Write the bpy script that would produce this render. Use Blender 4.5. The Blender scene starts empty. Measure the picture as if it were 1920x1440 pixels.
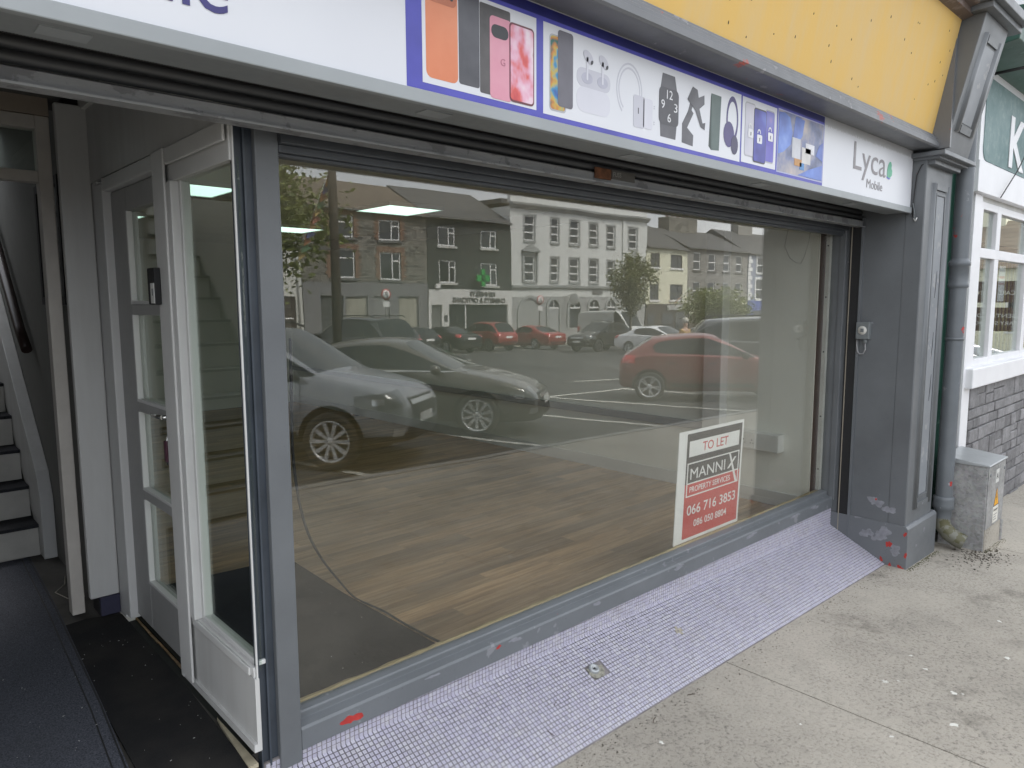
import bpy, bmesh, math, random
from mathutils import Vector, Matrix
from mathutils.bvhtree import BVHTree

random.seed(7)
S = bpy.context.scene
COL = S.collection
R = math.radians

# ------------------------------------------------------------------ camera
CAM_POS = Vector((0.0, -2.19, 1.88))
CAM_ROT = ((0.7324, -0.0811, 0.6760), (-0.6808, -0.0818, 0.7278), (-0.0037, -0.9933, -0.1151))
cam = bpy.data.cameras.new('camera')
cam_ob = bpy.data.objects.new('camera', cam)
COL.objects.link(cam_ob)
m = Matrix(((CAM_ROT[0][0], -CAM_ROT[0][1], -CAM_ROT[0][2]),
            (CAM_ROT[1][0], -CAM_ROT[1][1], -CAM_ROT[1][2]),
            (CAM_ROT[2][0], -CAM_ROT[2][1], -CAM_ROT[2][2])))
cam_ob.matrix_world = Matrix.Translation(CAM_POS) @ m.to_4x4()
cam.sensor_width = 36.0
cam.lens = 36.0 * 1342.0 / 1920.0
cam.clip_start = 0.02
cam.clip_end = 2000.0
S.camera = cam_ob

# ------------------------------------------------------------------ sky and sun
SUN_EL, SUN_AZ = 54.0, 20.0             # azimuth clockwise from +Y: over the shop's own roof, so the front is in soft shade
world = bpy.data.worlds.new('World')
S.world = world
world.use_nodes = True
wn = world.node_tree
wn.nodes.clear()
sky = wn.nodes.new('ShaderNodeTexSky')
sky.sky_type = 'NISHITA'
sky.sun_disc = False
sky.sun_elevation = R(SUN_EL)
sky.sun_rotation = R(SUN_AZ)
sky.air_density = 1.0
sky.dust_density = 2.5
tc = wn.nodes.new('ShaderNodeTexCoord')
mp = wn.nodes.new('ShaderNodeMapping')
mp.inputs['Scale'].default_value = (1.0, 1.0, 2.6)
wn.links.new(tc.outputs['Generated'], mp.inputs['Vector'])
nz = wn.nodes.new('ShaderNodeTexNoise')
nz.inputs['Scale'].default_value = 2.2
nz.inputs['Detail'].default_value = 7.0
nz.inputs['Roughness'].default_value = 0.58
wn.links.new(mp.outputs['Vector'], nz.inputs['Vector'])
cr = wn.nodes.new('ShaderNodeValToRGB')
cr.color_ramp.elements[0].position = 0.30
cr.color_ramp.elements[0].color = (0.60, 0.66, 0.75, 1)
cr.color_ramp.elements[1].position = 0.66
cr.color_ramp.elements[1].color = (1.0, 1.0, 1.0, 1)
wn.links.new(nz.outputs['Fac'], cr.inputs['Fac'])
cl = wn.nodes.new('ShaderNodeVectorMath')
cl.operation = 'SCALE'
cl.inputs['Scale'].default_value = 12.0
wn.links.new(cr.outputs['Color'], cl.inputs[0])
mx = wn.nodes.new('ShaderNodeMixRGB')
mx.inputs['Fac'].default_value = 0.86
wn.links.new(sky.outputs['Color'], mx.inputs['Color1'])
wn.links.new(cl.outputs['Vector'], mx.inputs['Color2'])
bg = wn.nodes.new('ShaderNodeBackground')
bg.inputs['Strength'].default_value = 0.10
wn.links.new(mx.outputs['Color'], bg.inputs['Color'])
wo = wn.nodes.new('ShaderNodeOutputWorld')
wn.links.new(bg.outputs['Background'], wo.inputs['Surface'])

sl = bpy.data.lights.new('sun', 'SUN')
sl.energy = 3.6
sl.angle = R(20)
sl.color = (1.0, 0.965, 0.91)
sun = bpy.data.objects.new('sun', sl)
COL.objects.link(sun)
a, e = R(SUN_AZ), R(SUN_EL)
sun_dir = Vector((math.sin(a) * math.cos(e), math.cos(a) * math.cos(e), math.sin(e)))
sun.rotation_euler = (-sun_dir).to_track_quat('-Z', 'Y').to_euler()
sun.location = (0, -10, 30)

S.view_settings.view_transform = 'Standard'
S.view_settings.look = 'None'
S.view_settings.exposure = 1.15
S.view_settings.gamma = 1.0
S.view_settings.use_curve_mapping = False
S.render.engine = 'CYCLES'
S.cycles.use_denoising = True
S.cycles.max_bounces = 10
S.cycles.diffuse_bounces = 5
S.cycles.glossy_bounces = 5
S.cycles.transmission_bounces = 6
S.cycles.transparent_max_bounces = 16
S.cycles.sample_clamp_indirect = 8.0
S.cycles.caustics_reflective = False
S.cycles.caustics_refractive = False

# ------------------------------------------------------------------ helpers
ORG = {}


def tag(o, label=None, cat=None, group=None, kind=None):
    if label: o['label'] = label
    if cat: o['category'] = cat
    if group: o['group'] = group
    if kind: o['kind'] = kind
    return o


def root(name, loc, label, cat, group=None, rz=0.0):
    o = bpy.data.objects.new(name, None)
    COL.objects.link(o)
    o.location = loc
    o.rotation_euler = (0, 0, rz)
    o.empty_display_size = 0.1
    ORG[o] = Vector(loc)
    return tag(o, label, cat, group)


def link_mesh(name, me, parent=None, mat=None, local=False):
    o = bpy.data.objects.new(name, me)
    COL.objects.link(o)
    if mat is not None and len(me.materials) == 0:
        me.materials.append(mat)
    if parent is not None:
        o.parent = parent
        ORG[o] = ORG.get(parent, Vector((0, 0, 0)))
    else:
        ORG[o] = Vector((0, 0, 0))
    return o


class MB:
    """collects shapes in world (or local) coordinates and links them as one mesh"""

    def __init__(s):
        s.v, s.f, s.sm = [], [], []

    def add(s, vs, fs, smooth=False):
        b = len(s.v)
        s.v += [tuple(p) for p in vs]
        for f in fs:
            s.f.append([b + i for i in f]); s.sm.append(smooth)
        return s

    def box(s, x0, x1, y0, y1, z0, z1):
        x0, x1 = min(x0, x1), max(x0, x1); y0, y1 = min(y0, y1), max(y0, y1); z0, z1 = min(z0, z1), max(z0, z1)
        vs = [(x0, y0, z0), (x1, y0, z0), (x1, y1, z0), (x0, y1, z0), (x0, y0, z1), (x1, y0, z1), (x1, y1, z1), (x0, y1, z1)]
        return s.add(vs, [(0, 3, 2, 1), (4, 5, 6, 7), (0, 1, 5, 4), (1, 2, 6, 5), (2, 3, 7, 6), (3, 0, 4, 7)])

    def hexa(s, vs):
        return s.add(vs, [(0, 3, 2, 1), (4, 5, 6, 7), (0, 1, 5, 4), (1, 2, 6, 5), (2, 3, 7, 6), (3, 0, 4, 7)])

    def prism(s, poly, axis, a, b, smooth=False):
        """poly: 2-D outline; axis 'x': (y,z), 'y': (x,z), 'z': (x,y)"""
        def mk(p, t):
            return (t, p[0], p[1]) if axis == 'x' else (p[0], t, p[1]) if axis == 'y' else (p[0], p[1], t)
        n = len(poly)
        vs = [mk(p, a) for p in poly] + [mk(p, b) for p in poly]
        fs = [tuple(range(n)), tuple(range(2 * n - 1, n - 1, -1))]
        s.add(vs, fs)
        b0 = len(s.v) - 2 * n
        for i in range(n):
            j = (i + 1) % n
            s.f.append([b0 + i, b0 + n + i, b0 + n + j, b0 + j]); s.sm.append(smooth)
        return s

    def tube(s, pts, r, n=8, caps=True):
        pts = [Vector(p) for p in pts]
        rr = r if isinstance(r, (list, tuple)) else [r] * len(pts)
        rings = []
        up = Vector((0, 0, 1))
        prev = None
        for i, p in enumerate(pts):
            d = (pts[min(i + 1, len(pts) - 1)] - pts[max(i - 1, 0)]).normalized()
            if prev is None:
                a_ = d.cross(up)
                if a_.length < 1e-3: a_ = d.cross(Vector((1, 0, 0)))
            else:
                a_ = prev - d * prev.dot(d)
            a_.normalize(); prev = a_
            b_ = d.cross(a_)
            rings.append([p + (a_ * math.cos(2 * math.pi * k / n) + b_ * math.sin(2 * math.pi * k / n)) * rr[i] for k in range(n)])
        vs = [q for ring in rings for q in ring]
        fs = []
        for i in range(len(pts) - 1):
            for k in range(n):
                fs.append((i * n + k, i * n + (k + 1) % n, (i + 1) * n + (k + 1) % n, (i + 1) * n + k))
        s.add(vs, fs, True)
        if caps:
            b0 = len(s.v) - len(vs)
            s.f.append([b0 + k for k in range(n)][::-1]); s.sm.append(False)
            s.f.append([b0 + (len(pts) - 1) * n + k for k in range(n)]); s.sm.append(False)
        return s

    def lathe(s, prof, c, axis='z', n=24, smooth=True):
        """prof: (radius, height) pairs around an axis through c"""
        c = Vector(c)
        vs = []
        for r, h in prof:
            for k in range(n):
                t = 2 * math.pi * k / n
                a_, b_ = r * math.cos(t), r * math.sin(t)
                vs.append(c + (Vector((a_, b_, h)) if axis == 'z' else Vector((a_, h, b_)) if axis == 'y' else Vector((h, a_, b_))))
        fs = []
        for i in range(len(prof) - 1):
            for k in range(n):
                fs.append((i * n + k, i * n + (k + 1) % n, (i + 1) * n + (k + 1) % n, (i + 1) * n + k))
        return s.add(vs, fs, smooth)

    def mesh(s, name, off=Vector((0, 0, 0))):
        me = bpy.data.meshes.new(name)
        me.from_pydata([(x - off[0], y - off[1], z - off[2]) for x, y, z in s.v], [], s.f)
        me.polygons.foreach_set('use_smooth', s.sm)
        bm = bmesh.new(); bm.from_mesh(me)
        bmesh.ops.recalc_face_normals(bm, faces=bm.faces)
        bm.to_mesh(me); bm.free()
        me.update()
        return me

    def build(s, name, mat, parent=None, bevel=0.0, seg=2):
        off = ORG.get(parent, Vector((0, 0, 0))) if parent is not None else Vector((0, 0, 0))
        me = s.mesh(name, off)
        o = link_mesh(name, me, parent, mat)
        if bevel:
            b = o.modifiers.new('bevel', 'BEVEL')
            b.width = bevel; b.segments = seg; b.limit_method = 'ANGLE'; b.angle_limit = R(40)
        return o


def single(mb, name, mat, label, cat, group=None, bevel=0.0, kind=None):
    """a thing that is one mesh, origin at its base centre"""
    xs = [p[0] for p in mb.v]; ys = [p[1] for p in mb.v]; zs = [p[2] for p in mb.v]
    c = Vector(((min(xs) + max(xs)) / 2, (min(ys) + max(ys)) / 2, min(zs)))
    me = mb.mesh(name, c)
    o = link_mesh(name, me, None, mat)
    o.location = c
    ORG[o] = c
    if bevel:
        b = o.modifiers.new('bevel', 'BEVEL')
        b.width = bevel; b.segments = 2; b.limit_method = 'ANGLE'; b.angle_limit = R(40)
    return tag(o, label, cat, group, kind)


def bx(x0, x1, y0, y1, z0, z1):
    return MB().box(x0, x1, y0, y1, z0, z1)


def text_mesh(body, size, mat, parent, name, loc, rx=math.pi / 2, rz=0.0, width=None, height=None, extr=0.0015, align='LEFT', shear=0.0, bold=0.0):
    cu = bpy.data.curves.new(name, 'FONT')
    cu.body = body; cu.size = size; cu.extrude = extr; cu.align_x = align; cu.shear = shear; cu.offset = bold
    cu.resolution_u = 3
    t = bpy.data.objects.new(name, cu)
    COL.objects.link(t)
    bpy.context.view_layer.update()
    dg = bpy.context.evaluated_depsgraph_get()
    me = bpy.data.meshes.new_from_object(t.evaluated_get(dg))
    bpy.data.objects.remove(t)
    xs = [v.co.x for v in me.vertices]; ys = [v.co.y for v in me.vertices]
    w0, h0 = max(xs) - min(xs), max(ys) - min(ys)
    sx = width / w0 if width else 1.0
    sy = height / h0 if height else sx
    if height and not width: sx = sy
    ox = {'LEFT': min(xs), 'CENTER': (min(xs) + max(xs)) / 2, 'RIGHT': max(xs)}[align]
    oy = min(ys)
    M_ = Matrix.Rotation(rz, 4, 'Z') @ Matrix.Rotation(rx, 4, 'X')
    off = Vector(loc) - ORG.get(parent, Vector((0, 0, 0)))
    for v in me.vertices:
        v.co = M_ @ Vector(((v.co.x - ox) * sx, (v.co.y - oy) * sy, v.co.z)) + off
    me.materials.clear()
    o = link_mesh(name, me, parent, mat)
    return o


def copy_tree(o, parent=None):
    c = o.copy(); COL.objects.link(c)
    if parent is not None:
        c.parent = parent
    for ch in list(o.children):
        copy_tree(ch, c)
    return c


def ground_z(x, y):
    """the street falls towards +x and away from the shop; the pavement ends at a kerb"""
    xx = max(-60.0, min(120.0, x))
    d = -y
    if d < 4.27: return 0.106 - 0.02 * xx
    return 0.026 - 0.02 * xx - 0.0187 * (min(d, 60.0) - 3.8)
# ------------------------------------------------------------------ materials
MATS = {}


class NT:
    def __init__(s, name):
        s.m = bpy.data.materials.new(name); s.m.use_nodes = True
        s.t = s.m.node_tree; s.t.nodes.clear()
        s.out = s.t.nodes.new('ShaderNodeOutputMaterial')
        MATS[name] = s.m

    def n(s, kind, **kw):
        nd = s.t.nodes.new('ShaderNode' + kind)
        for k, v in kw.items():
            if k in nd.inputs: nd.inputs[k].default_value = v
            else: setattr(nd, k, v)
        return nd

    def l(s, a_, b_): s.t.links.new(a_, b_)

    def math(s, op, a_, b_=0.0, clamp=False):
        nd = s.t.nodes.new('ShaderNodeMath'); nd.operation = op; nd.use_clamp = clamp
        for i, x in enumerate((a_, b_)):
            if isinstance(x, (int, float)): nd.inputs[i].default_value = x
            else: s.l(x, nd.inputs[i])
        return nd.outputs[0]

    def mix(s, fac, a_, b_, mode='MIX'):
        nd = s.t.nodes.new('ShaderNodeMixRGB'); nd.blend_type = mode
        for i, x in enumerate((fac, a_, b_)):
            if isinstance(x, (int, float)): nd.inputs[i].default_value = x if i == 0 else (x, x, x, 1)
            elif isinstance(x, (tuple, list)): nd.inputs[i].default_value = (*x[:3], 1)
            else: s.l(x, nd.inputs[i])
        return nd.outputs[0]

    def coord(s, which='Object', scale=(1, 1, 1), rot=(0, 0, 0)):
        c = s.n('TexCoord'); mp_ = s.n('Mapping')
        mp_.inputs['Scale'].default_value = scale; mp_.inputs['Rotation'].default_value = rot
        s.l(c.outputs[which], mp_.inputs['Vector'])
        return mp_.outputs['Vector']

    def world_coord(s, scale=(1, 1, 1)):
        g = s.n('NewGeometry'); mp_ = s.n('Mapping')
        mp_.inputs['Scale'].default_value = scale
        s.l(g.outputs['Position'], mp_.inputs['Vector'])
        return mp_.outputs['Vector']

    def noise(s, vec, scale, detail=4.0, rough=0.55):
        nd = s.n('TexNoise'); nd.inputs['Scale'].default_value = scale
        nd.inputs['Detail'].default_value = detail; nd.inputs['Roughness'].default_value = rough
        s.l(vec, nd.inputs['Vector'])
        return nd.outputs['Fac']

    def ramp(s, fac, stops):
        nd = s.n('ValToRGB')
        el = nd.color_ramp.elements
        while len(el) < len(stops): el.new(0.5)
        for e_, (p, c) in zip(el, stops):
            e_.position = p
            e_.color = (c, c, c, 1) if isinstance(c, (int, float)) else (*c[:3], 1)
        s.l(fac, nd.inputs['Fac'])
        return nd.outputs['Color']

    def bump(s, h, strength=0.2, dist=0.01):
        nd = s.n('Bump'); nd.inputs['Strength'].default_value = strength; nd.inputs['Distance'].default_value = dist
        s.l(h, nd.inputs['Height'])
        return nd.outputs['Normal']

    def bsdf(s, col=(0.8, 0.8, 0.8), rough=0.6, metal=0.0, normal=None, spec=0.5, coat=0.0):
        b = s.n('BsdfPrincipled')
        for k, v in (('Base Color', col), ('Roughness', rough), ('Metallic', metal), ('Specular IOR Level', spec), ('Coat Weight', coat)):
            if isinstance(v, (int, float)): b.inputs[k].default_value = v
            elif isinstance(v, tuple): b.inputs[k].default_value = (*v[:3], 1)
            else: s.l(v, b.inputs[k])
        if normal is not None: s.l(normal, b.inputs['Normal'])
        s.l(b.outputs['BSDF'], s.out.inputs['Surface'])
        return b


def plain(name, col, rough=0.6, metal=0.0, vary=0.12, scale=6.0, bump=0.05, spec=0.5, coat=0.0):
    """a painted or plastic surface with slight blotches, grime and relief"""
    k = NT(name)
    v = k.world_coord()
    n1 = k.noise(v, scale, 5)
    n2 = k.noise(v, scale * 11, 3)
    c = k.mix(k.ramp(n1, [(0.3, 0.0), (0.7, 1.0)]), tuple(x * (1 - vary) for x in col), tuple(min(1, x * (1 + vary)) for x in col))
    rr = k.math('ADD', k.math('MULTIPLY', n2, 0.18), rough - 0.09, True)
    k.bsdf(c, rr, metal, k.bump(n2, bump, 0.004) if bump else None, spec, coat)
    return k.m


def weathered_paint(name, col, under=(0.40, 0.045, 0.035), pale=(0.25, 0.255, 0.275), red=0.70, wear=0.62, rough=0.42, seed=0.0, dark=0.85):
    """gloss paint, faded, with scuffed paler coats and chips down to the old red"""
    k = NT(name)
    v0 = k.world_coord()
    ad = k.n('VectorMath'); ad.operation = 'ADD'; ad.inputs[1].default_value = (seed, seed * 1.7, seed * 0.6)
    k.l(v0, ad.inputs[0]); v = ad.outputs[0]
    big = k.noise(v, 2.6, 6, 0.6)
    mid = k.noise(v, 9.0, 8, 0.62)
    fine = k.noise(v, 70.0, 3)
    c = k.mix(k.ramp(big, [(0.3, 0.0), (0.75, 1.0)]), tuple(x * dark for x in col), tuple(x * 1.12 for x in col))
    c = k.mix(k.ramp(mid, [(wear, 0.0), (wear + 0.025, 1.0)]), c, pale)
    chip = k.noise(v, 5.3, 9, 0.66)
    c = k.mix(k.ramp(chip, [(red, 0.0), (red + 0.012, 1.0)]), c, under)
    speck = k.noise(v, 120.0, 2)
    c = k.mix(k.ramp(speck, [(0.70, 0.0), (0.74, 0.6)]), c, tuple(x * 0.45 for x in col))
    h = k.math('SUBTRACT', fine, k.math('MULTIPLY', k.ramp(mid, [(wear, 0.0), (wear + 0.02, 1.0)]), 1.5))
    k.bsdf(c, k.math('ADD', k.math('MULTIPLY', mid, 0.3), rough - 0.15), 0.0, k.bump(h, 0.16, 0.002))
    return k.m


def streaky(name, col, dirt, amount=0.5, rough=0.65, horizontal=False):
    """render or boards with vertical grime streaks"""
    k = NT(name)
    v = k.world_coord((3.0, 3.0, 0.35) if not horizontal else (0.4, 3, 3))
    st = k.noise(v, 3.0, 6, 0.65)
    bl = k.noise(k.world_coord(), 1.4, 5)
    fine = k.noise(k.world_coord(), 45.0, 4)
    f = k.math('MULTIPLY', k.ramp(st, [(0.42, 0.0), (0.72, 1.0)]), amount)
    c = k.mix(f, col, dirt)
    c = k.mix(k.math('MULTIPLY', k.ramp(bl, [(0.45, 0.0), (0.75, 1.0)]), amount * 0.6), c, dirt)
    k.bsdf(c, rough, 0.0, k.bump(fine, 0.12, 0.004))
    return k.m


def glass_pane(name, refl_ior=2.6, tint=(0.93, 0.97, 0.94), rough=0.0, dirt=0.0, wave=False):
    """sheet glass: clear transmission, mirror reflection by the Fresnel law on both faces, a little dust"""
    k = NT(name)
    g = k.n('NewGeometry')
    ior = k.math('ADD', k.math('MULTIPLY', g.outputs['Backfacing'], 1.0 / refl_ior - refl_ior), refl_ior)
    fr = k.n('Fresnel'); k.l(ior, fr.inputs['IOR'])
    tr = k.n('BsdfTransparent'); tr.inputs['Color'].default_value = (*tint, 1)
    gl = k.n('BsdfGlossy'); gl.inputs['Roughness'].default_value = rough
    gl.inputs['Color'].default_value = (1, 1, 1, 1)
    if wave: k.l(k.bump(k.noise(k.world_coord(), 1.7, 2, 0.4), 1.0, 0.0006), gl.inputs['Normal'])
    mx_ = k.n('MixShader')
    k.l(fr.outputs['Fac'], mx_.inputs['Fac']); k.l(tr.outputs['BSDF'], mx_.inputs[1]); k.l(gl.outputs['BSDF'], mx_.inputs[2])
    last = mx_.outputs['Shader']
    if dirt:
        v = k.world_coord((1, 1, 0.6))
        f = k.math('MULTIPLY', k.ramp(k.noise(v, 4.0, 8, 0.7), [(0.45, 0.0), (0.85, 1.0)]), dirt)
        df = k.n('BsdfDiffuse'); df.inputs['Color'].default_value = (0.5, 0.5, 0.46, 1)
        m2 = k.n('MixShader'); k.l(f, m2.inputs['Fac']); k.l(last, m2.inputs[1]); k.l(df.outputs['BSDF'], m2.inputs[2])
        last = m2.outputs['Shader']
    k.l(last, k.out.inputs['Surface'])
    return k.m


def emit(name, col, strength):
    k = NT(name)
    e_ = k.n('Emission'); e_.inputs['Color'].default_value = (*col, 1); e_.inputs['Strength'].default_value = strength
    k.l(e_.outputs['Emission'], k.out.inputs['Surface'])
    return k.m


def mat_concrete(name, base, dark, joint_dir=0.0):
    k = NT(name)
    v = k.world_coord()
    big = k.noise(v, 0.8, 6, 0.6); mid = k.noise(v, 5.0, 8, 0.66); fine = k.noise(v, 60.0, 6, 0.75)
    grain = k.noise(v, 230.0, 3, 0.7)
    c = k.mix(k.ramp(big, [(0.35, 0.0), (0.7, 1.0)]), tuple(x * 0.86 for x in base), tuple(x * 1.10 for x in base))
    c = k.mix(k.math('MULTIPLY', k.ramp(mid, [(0.52, 0.0), (0.74, 1.0)]), 0.55), c, dark)
    c = k.mix(k.ramp(fine, [(0.34, 0.9), (0.50, 0.0)]), c, tuple(x * 0.40 for x in base))
    c = k.mix(k.ramp(grain, [(0.62, 0.0), (0.75, 0.45)]), c, tuple(min(0.9, x * 1.55) for x in base))
    stain = k.noise(k.world_coord((1, 1, 1)), 2.1, 9, 0.7)
    c = k.mix(k.math('MULTIPLY', k.ramp(stain, [(0.57, 0.0), (0.70, 1.0)]), 0.6), c, (0.10, 0.092, 0.075))
    patch_ = k.noise(k.world_coord((1, 1, 1)), 0.9, 3, 0.5)
    c = k.mix(k.math('MULTIPLY', k.ramp(patch_, [(0.50, 0.0), (0.58, 1.0)]), 0.35), c, tuple(min(1, x * 1.28) for x in base))
    gum = k.n('TexVoronoi'); gum.inputs['Scale'].default_value = 4.5; k.l(k.world_coord((1, 1, 0)), gum.inputs['Vector'])
    c = k.mix(k.ramp(gum.outputs['Distance'], [(0.045, 0.55), (0.07, 0.0)]), c, tuple(x * 0.45 for x in base))
    h = k.math('ADD', fine, k.math('MULTIPLY', mid, 1.5))
    k.bsdf(c, 0.88, 0.0, k.bump(h, 0.8, 0.008), 0.3)
    return k.m


def mat_asphalt():
    k = NT('asphalt')
    v = k.world_coord()
    big = k.noise(v, 0.25, 5); fine = k.noise(v, 70.0, 4, 0.7)
    c = k.mix(k.ramp(big, [(0.35, 0.0), (0.7, 1.0)]), (0.045, 0.046, 0.047), (0.075, 0.075, 0.074))
    c = k.mix(k.ramp(fine, [(0.55, 0.0), (0.8, 0.5)]), c, (0.16, 0.155, 0.15))
    k.bsdf(c, 0.85, 0.0, k.bump(fine, 0.4, 0.006), 0.3)
    return k.m


def mat_tile():
    k = NT('mosaic_glaze')
    g = k.n('NewGeometry'); oi = k.n('ObjectInfo')
    r = k.math('FRACT', k.math('ADD', g.outputs['Random Per Island'], oi.outputs['Random']))
    c = k.ramp(r, [(0.0, (0.395, 0.38, 0.475)), (0.25, (0.44, 0.43, 0.51)), (0.5, (0.42, 0.405, 0.50)), (0.75, (0.46, 0.45, 0.52)), (0.95, (0.48, 0.47, 0.52)), (1.0, (0.35, 0.34, 0.41))])
    v = k.world_coord()
    d = k.noise(v, 7.0, 8, 0.7)
    c = k.mix(k.math('MULTIPLY', k.ramp(d, [(0.5, 0.0), (0.8, 1.0)]), 0.35), c, (0.36, 0.33, 0.28))
    k.bsdf(c, 0.30, 0.0, k.bump(k.noise(v, 160.0, 2), 0.08, 0.002))
    return k.m


def mat_planks():
    k = NT('oak_laminate')
    oi = k.n('ObjectInfo')
    cb = k.n('CombineXYZ')
    k.l(k.math('MULTIPLY', oi.outputs['Random'], 37.0), cb.inputs['X']); k.l(k.math('MULTIPLY', oi.outputs['Random'], 11.0), cb.inputs['Y'])
    def vec(scale):
        mp_ = k.n('Mapping'); mp_.inputs['Scale'].default_value = scale
        g = k.n('NewGeometry'); ad = k.n('VectorMath'); ad.operation = 'ADD'
        k.l(g.outputs['Position'], ad.inputs[0]); k.l(cb.outputs['Vector'], ad.inputs[1]); k.l(ad.outputs[0], mp_.inputs['Vector'])
        return mp_.outputs['Vector']
    grain = k.noise(vec((1.3, 26, 1)), 1.6, 8, 0.62)
    wave = k.noise(vec((0.9, 7.0, 1)), 1.5, 4, 0.5)
    pores = k.noise(vec((6, 160, 1)), 1.0, 3)
    c = k.ramp(grain, [(0.25, (0.23, 0.14, 0.075)), (0.45, (0.40, 0.265, 0.15)), (0.60, (0.52, 0.36, 0.215)), (0.8, (0.64, 0.475, 0.30))])
    c = k.mix(k.ramp(wave, [(0.45, 0.0), (0.72, 0.65)]), c, (0.14, 0.095, 0.06))
    tint = k.ramp(oi.outputs['Random'], [(0.0, (0.72, 0.72, 0.74)), (0.4, (1.0, 0.97, 0.93)), (0.75, (1.15, 1.08, 1.0)), (1.0, (0.86, 0.85, 0.84))])
    c = k.mix(1.0, c, tint, 'MULTIPLY')
    c = k.mix(k.ramp(pores, [(0.6, 0.0), (0.8, 0.35)]), c, (0.09, 0.06, 0.035))
    k.bsdf(c, 0.42, 0.0, k.bump(pores, 0.06, 0.002))
    return k.m


def mat_ribbed(name, col, axis=0, pitch=130.0, fleck=0.0):
    k = NT(name)
    sc = [0, 0, 0]; sc[axis] = pitch
    v = k.world_coord(tuple(sc))
    w = k.n('TexWave'); w.wave_type = 'BANDS'; w.bands_direction = 'XYZ'[axis]
    w.inputs['Scale'].default_value = 1.0; w.inputs['Distortion'].default_value = 0.0
    k.l(v, w.inputs['Vector'])
    f = k.noise(k.world_coord(), 260.0, 3, 0.7)
    b = k.noise(k.world_coord(), 3.0, 6)
    c = k.mix(w.outputs['Fac'], tuple(x * 0.45 for x in col), tuple(x * 1.35 for x in col))
    c = k.mix(k.ramp(f, [(0.5, 0.0), (0.8, 0.5)]), c, tuple(min(1, x * 2.6) for x in col))
    c = k.mix(k.math('MULTIPLY', k.ramp(b, [(0.45, 0), (0.8, 1)]), 0.3), c, (0.10, 0.09, 0.075))
    k.bsdf(c, 0.95, 0.0, k.bump(k.math('ADD', w.outputs['Fac'], f), 0.5, 0.004), 0.15)
    return k.m


def mat_carpet(name, col):
    k = NT(name)
    f = k.noise(k.world_coord((1, 1, 1)), 190.0, 4, 0.75)
    s_ = k.noise(k.world_coord((30, 9, 1)), 6.0, 4, 0.7)
    b = k.noise(k.world_coord(), 2.4, 6)
    c = k.mix(k.ramp(f, [(0.35, 0.0), (0.7, 1.0)]), tuple(x * 0.45 for x in col), tuple(x * 1.7 for x in col))
    c = k.mix(k.math('MULTIPLY', k.ramp(s_, [(0.5, 0.0), (0.75, 1.0)]), 0.4), c, tuple(x * 2.0 for x in col))
    c = k.mix(k.math('MULTIPLY', k.ramp(b, [(0.5, 0.0), (0.8, 1.0)]), 0.3), c, (0.05, 0.05, 0.05))
    k.bsdf(c, 0.97, 0.0, k.bump(f, 0.6, 0.006), 0.1)
    return k.m


def mat_masonry(name, cols, mortar, bw, bh, squash=1.0, bumpd=0.02, axis='xz', rough=0.9, msize=0.012):
    k = NT(name)
    g = k.n('NewGeometry'); sp = k.n('SeparateXYZ'); cb = k.n('CombineXYZ')
    k.l(g.outputs['Position'], sp.inputs[0])
    k.l(sp.outputs['X'] if axis[0] == 'x' else sp.outputs['Y'], cb.inputs['X']); k.l(sp.outputs['Z' if axis[1] == 'z' else 'Y'], cb.inputs['Y'])
    wob = k.n('TexNoise'); wob.inputs['Scale'].default_value = 2.5; k.l(cb.outputs[0], wob.inputs['Vector'])
    ad = k.n('MixRGB'); ad.blend_type = 'LINEAR_LIGHT'; ad.inputs['Fac'].default_value = 0.03 * squash
    k.l(cb.outputs[0], ad.inputs['Color1']); k.l(wob.outputs['Color'], ad.inputs['Color2'])
    br = k.n('TexBrick'); br.offset = 0.5
    br.inputs['Scale'].default_value = 1.0; br.inputs['Brick Width'].default_value = bw; br.inputs['Row Height'].default_value = bh
    br.inputs['Mortar Size'].default_value = msize; br.inputs['Bias'].default_value = 0.0
    br.inputs['Color1'].default_value = (*cols[0], 1); br.inputs['Color2'].default_value = (*cols[1], 1); br.inputs['Mortar'].default_value = (*mortar, 1)
    k.l(ad.outputs['Color'], br.inputs['Vector'])
    n1 = k.noise(g.outputs['Position'], 3.0, 8, 0.7)
    c = k.mix(k.math('MULTIPLY', k.ramp(n1, [(0.4, 0), (0.75, 1)]), 0.5), br.outputs['Color'], cols[2])
    h = k.math('SUBTRACT', k.noise(g.outputs['Position'], 18.0, 5), br.outputs['Fac'])
    k.bsdf(c, rough, 0.0, k.bump(h, 0.6, bumpd), 0.3)
    return k.m


def mat_stone(name, base=(0.23, 0.225, 0.225)):
    k = NT(name)
    oi = k.n('ObjectInfo')
    v = k.coord('Object'); g = k.world_coord()
    n1 = k.noise(g, 9.0, 9, 0.72); n2 = k.noise(g, 48.0, 6, 0.7)
    c = k.mix(k.ramp(n1, [(0.3, 0.0), (0.7, 1.0)]), tuple(x * 0.62 for x in base), tuple(x * 1.3 for x in base))
    c = k.mix(k.ramp(n2, [(0.58, 0.0), (0.70, 0.8)]), c, tuple(x * 0.35 for x in base))
    t = k.ramp(oi.outputs['Random'], [(0.0, 0.75), (1.0, 1.2)])
    c = k.mix(1.0, c, t, 'MULTIPLY')
    k.bsdf(c, 0.9, 0.0, k.bump(k.math('ADD', n1, n2), 0.6, 0.012), 0.3)
    return k.m


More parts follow.
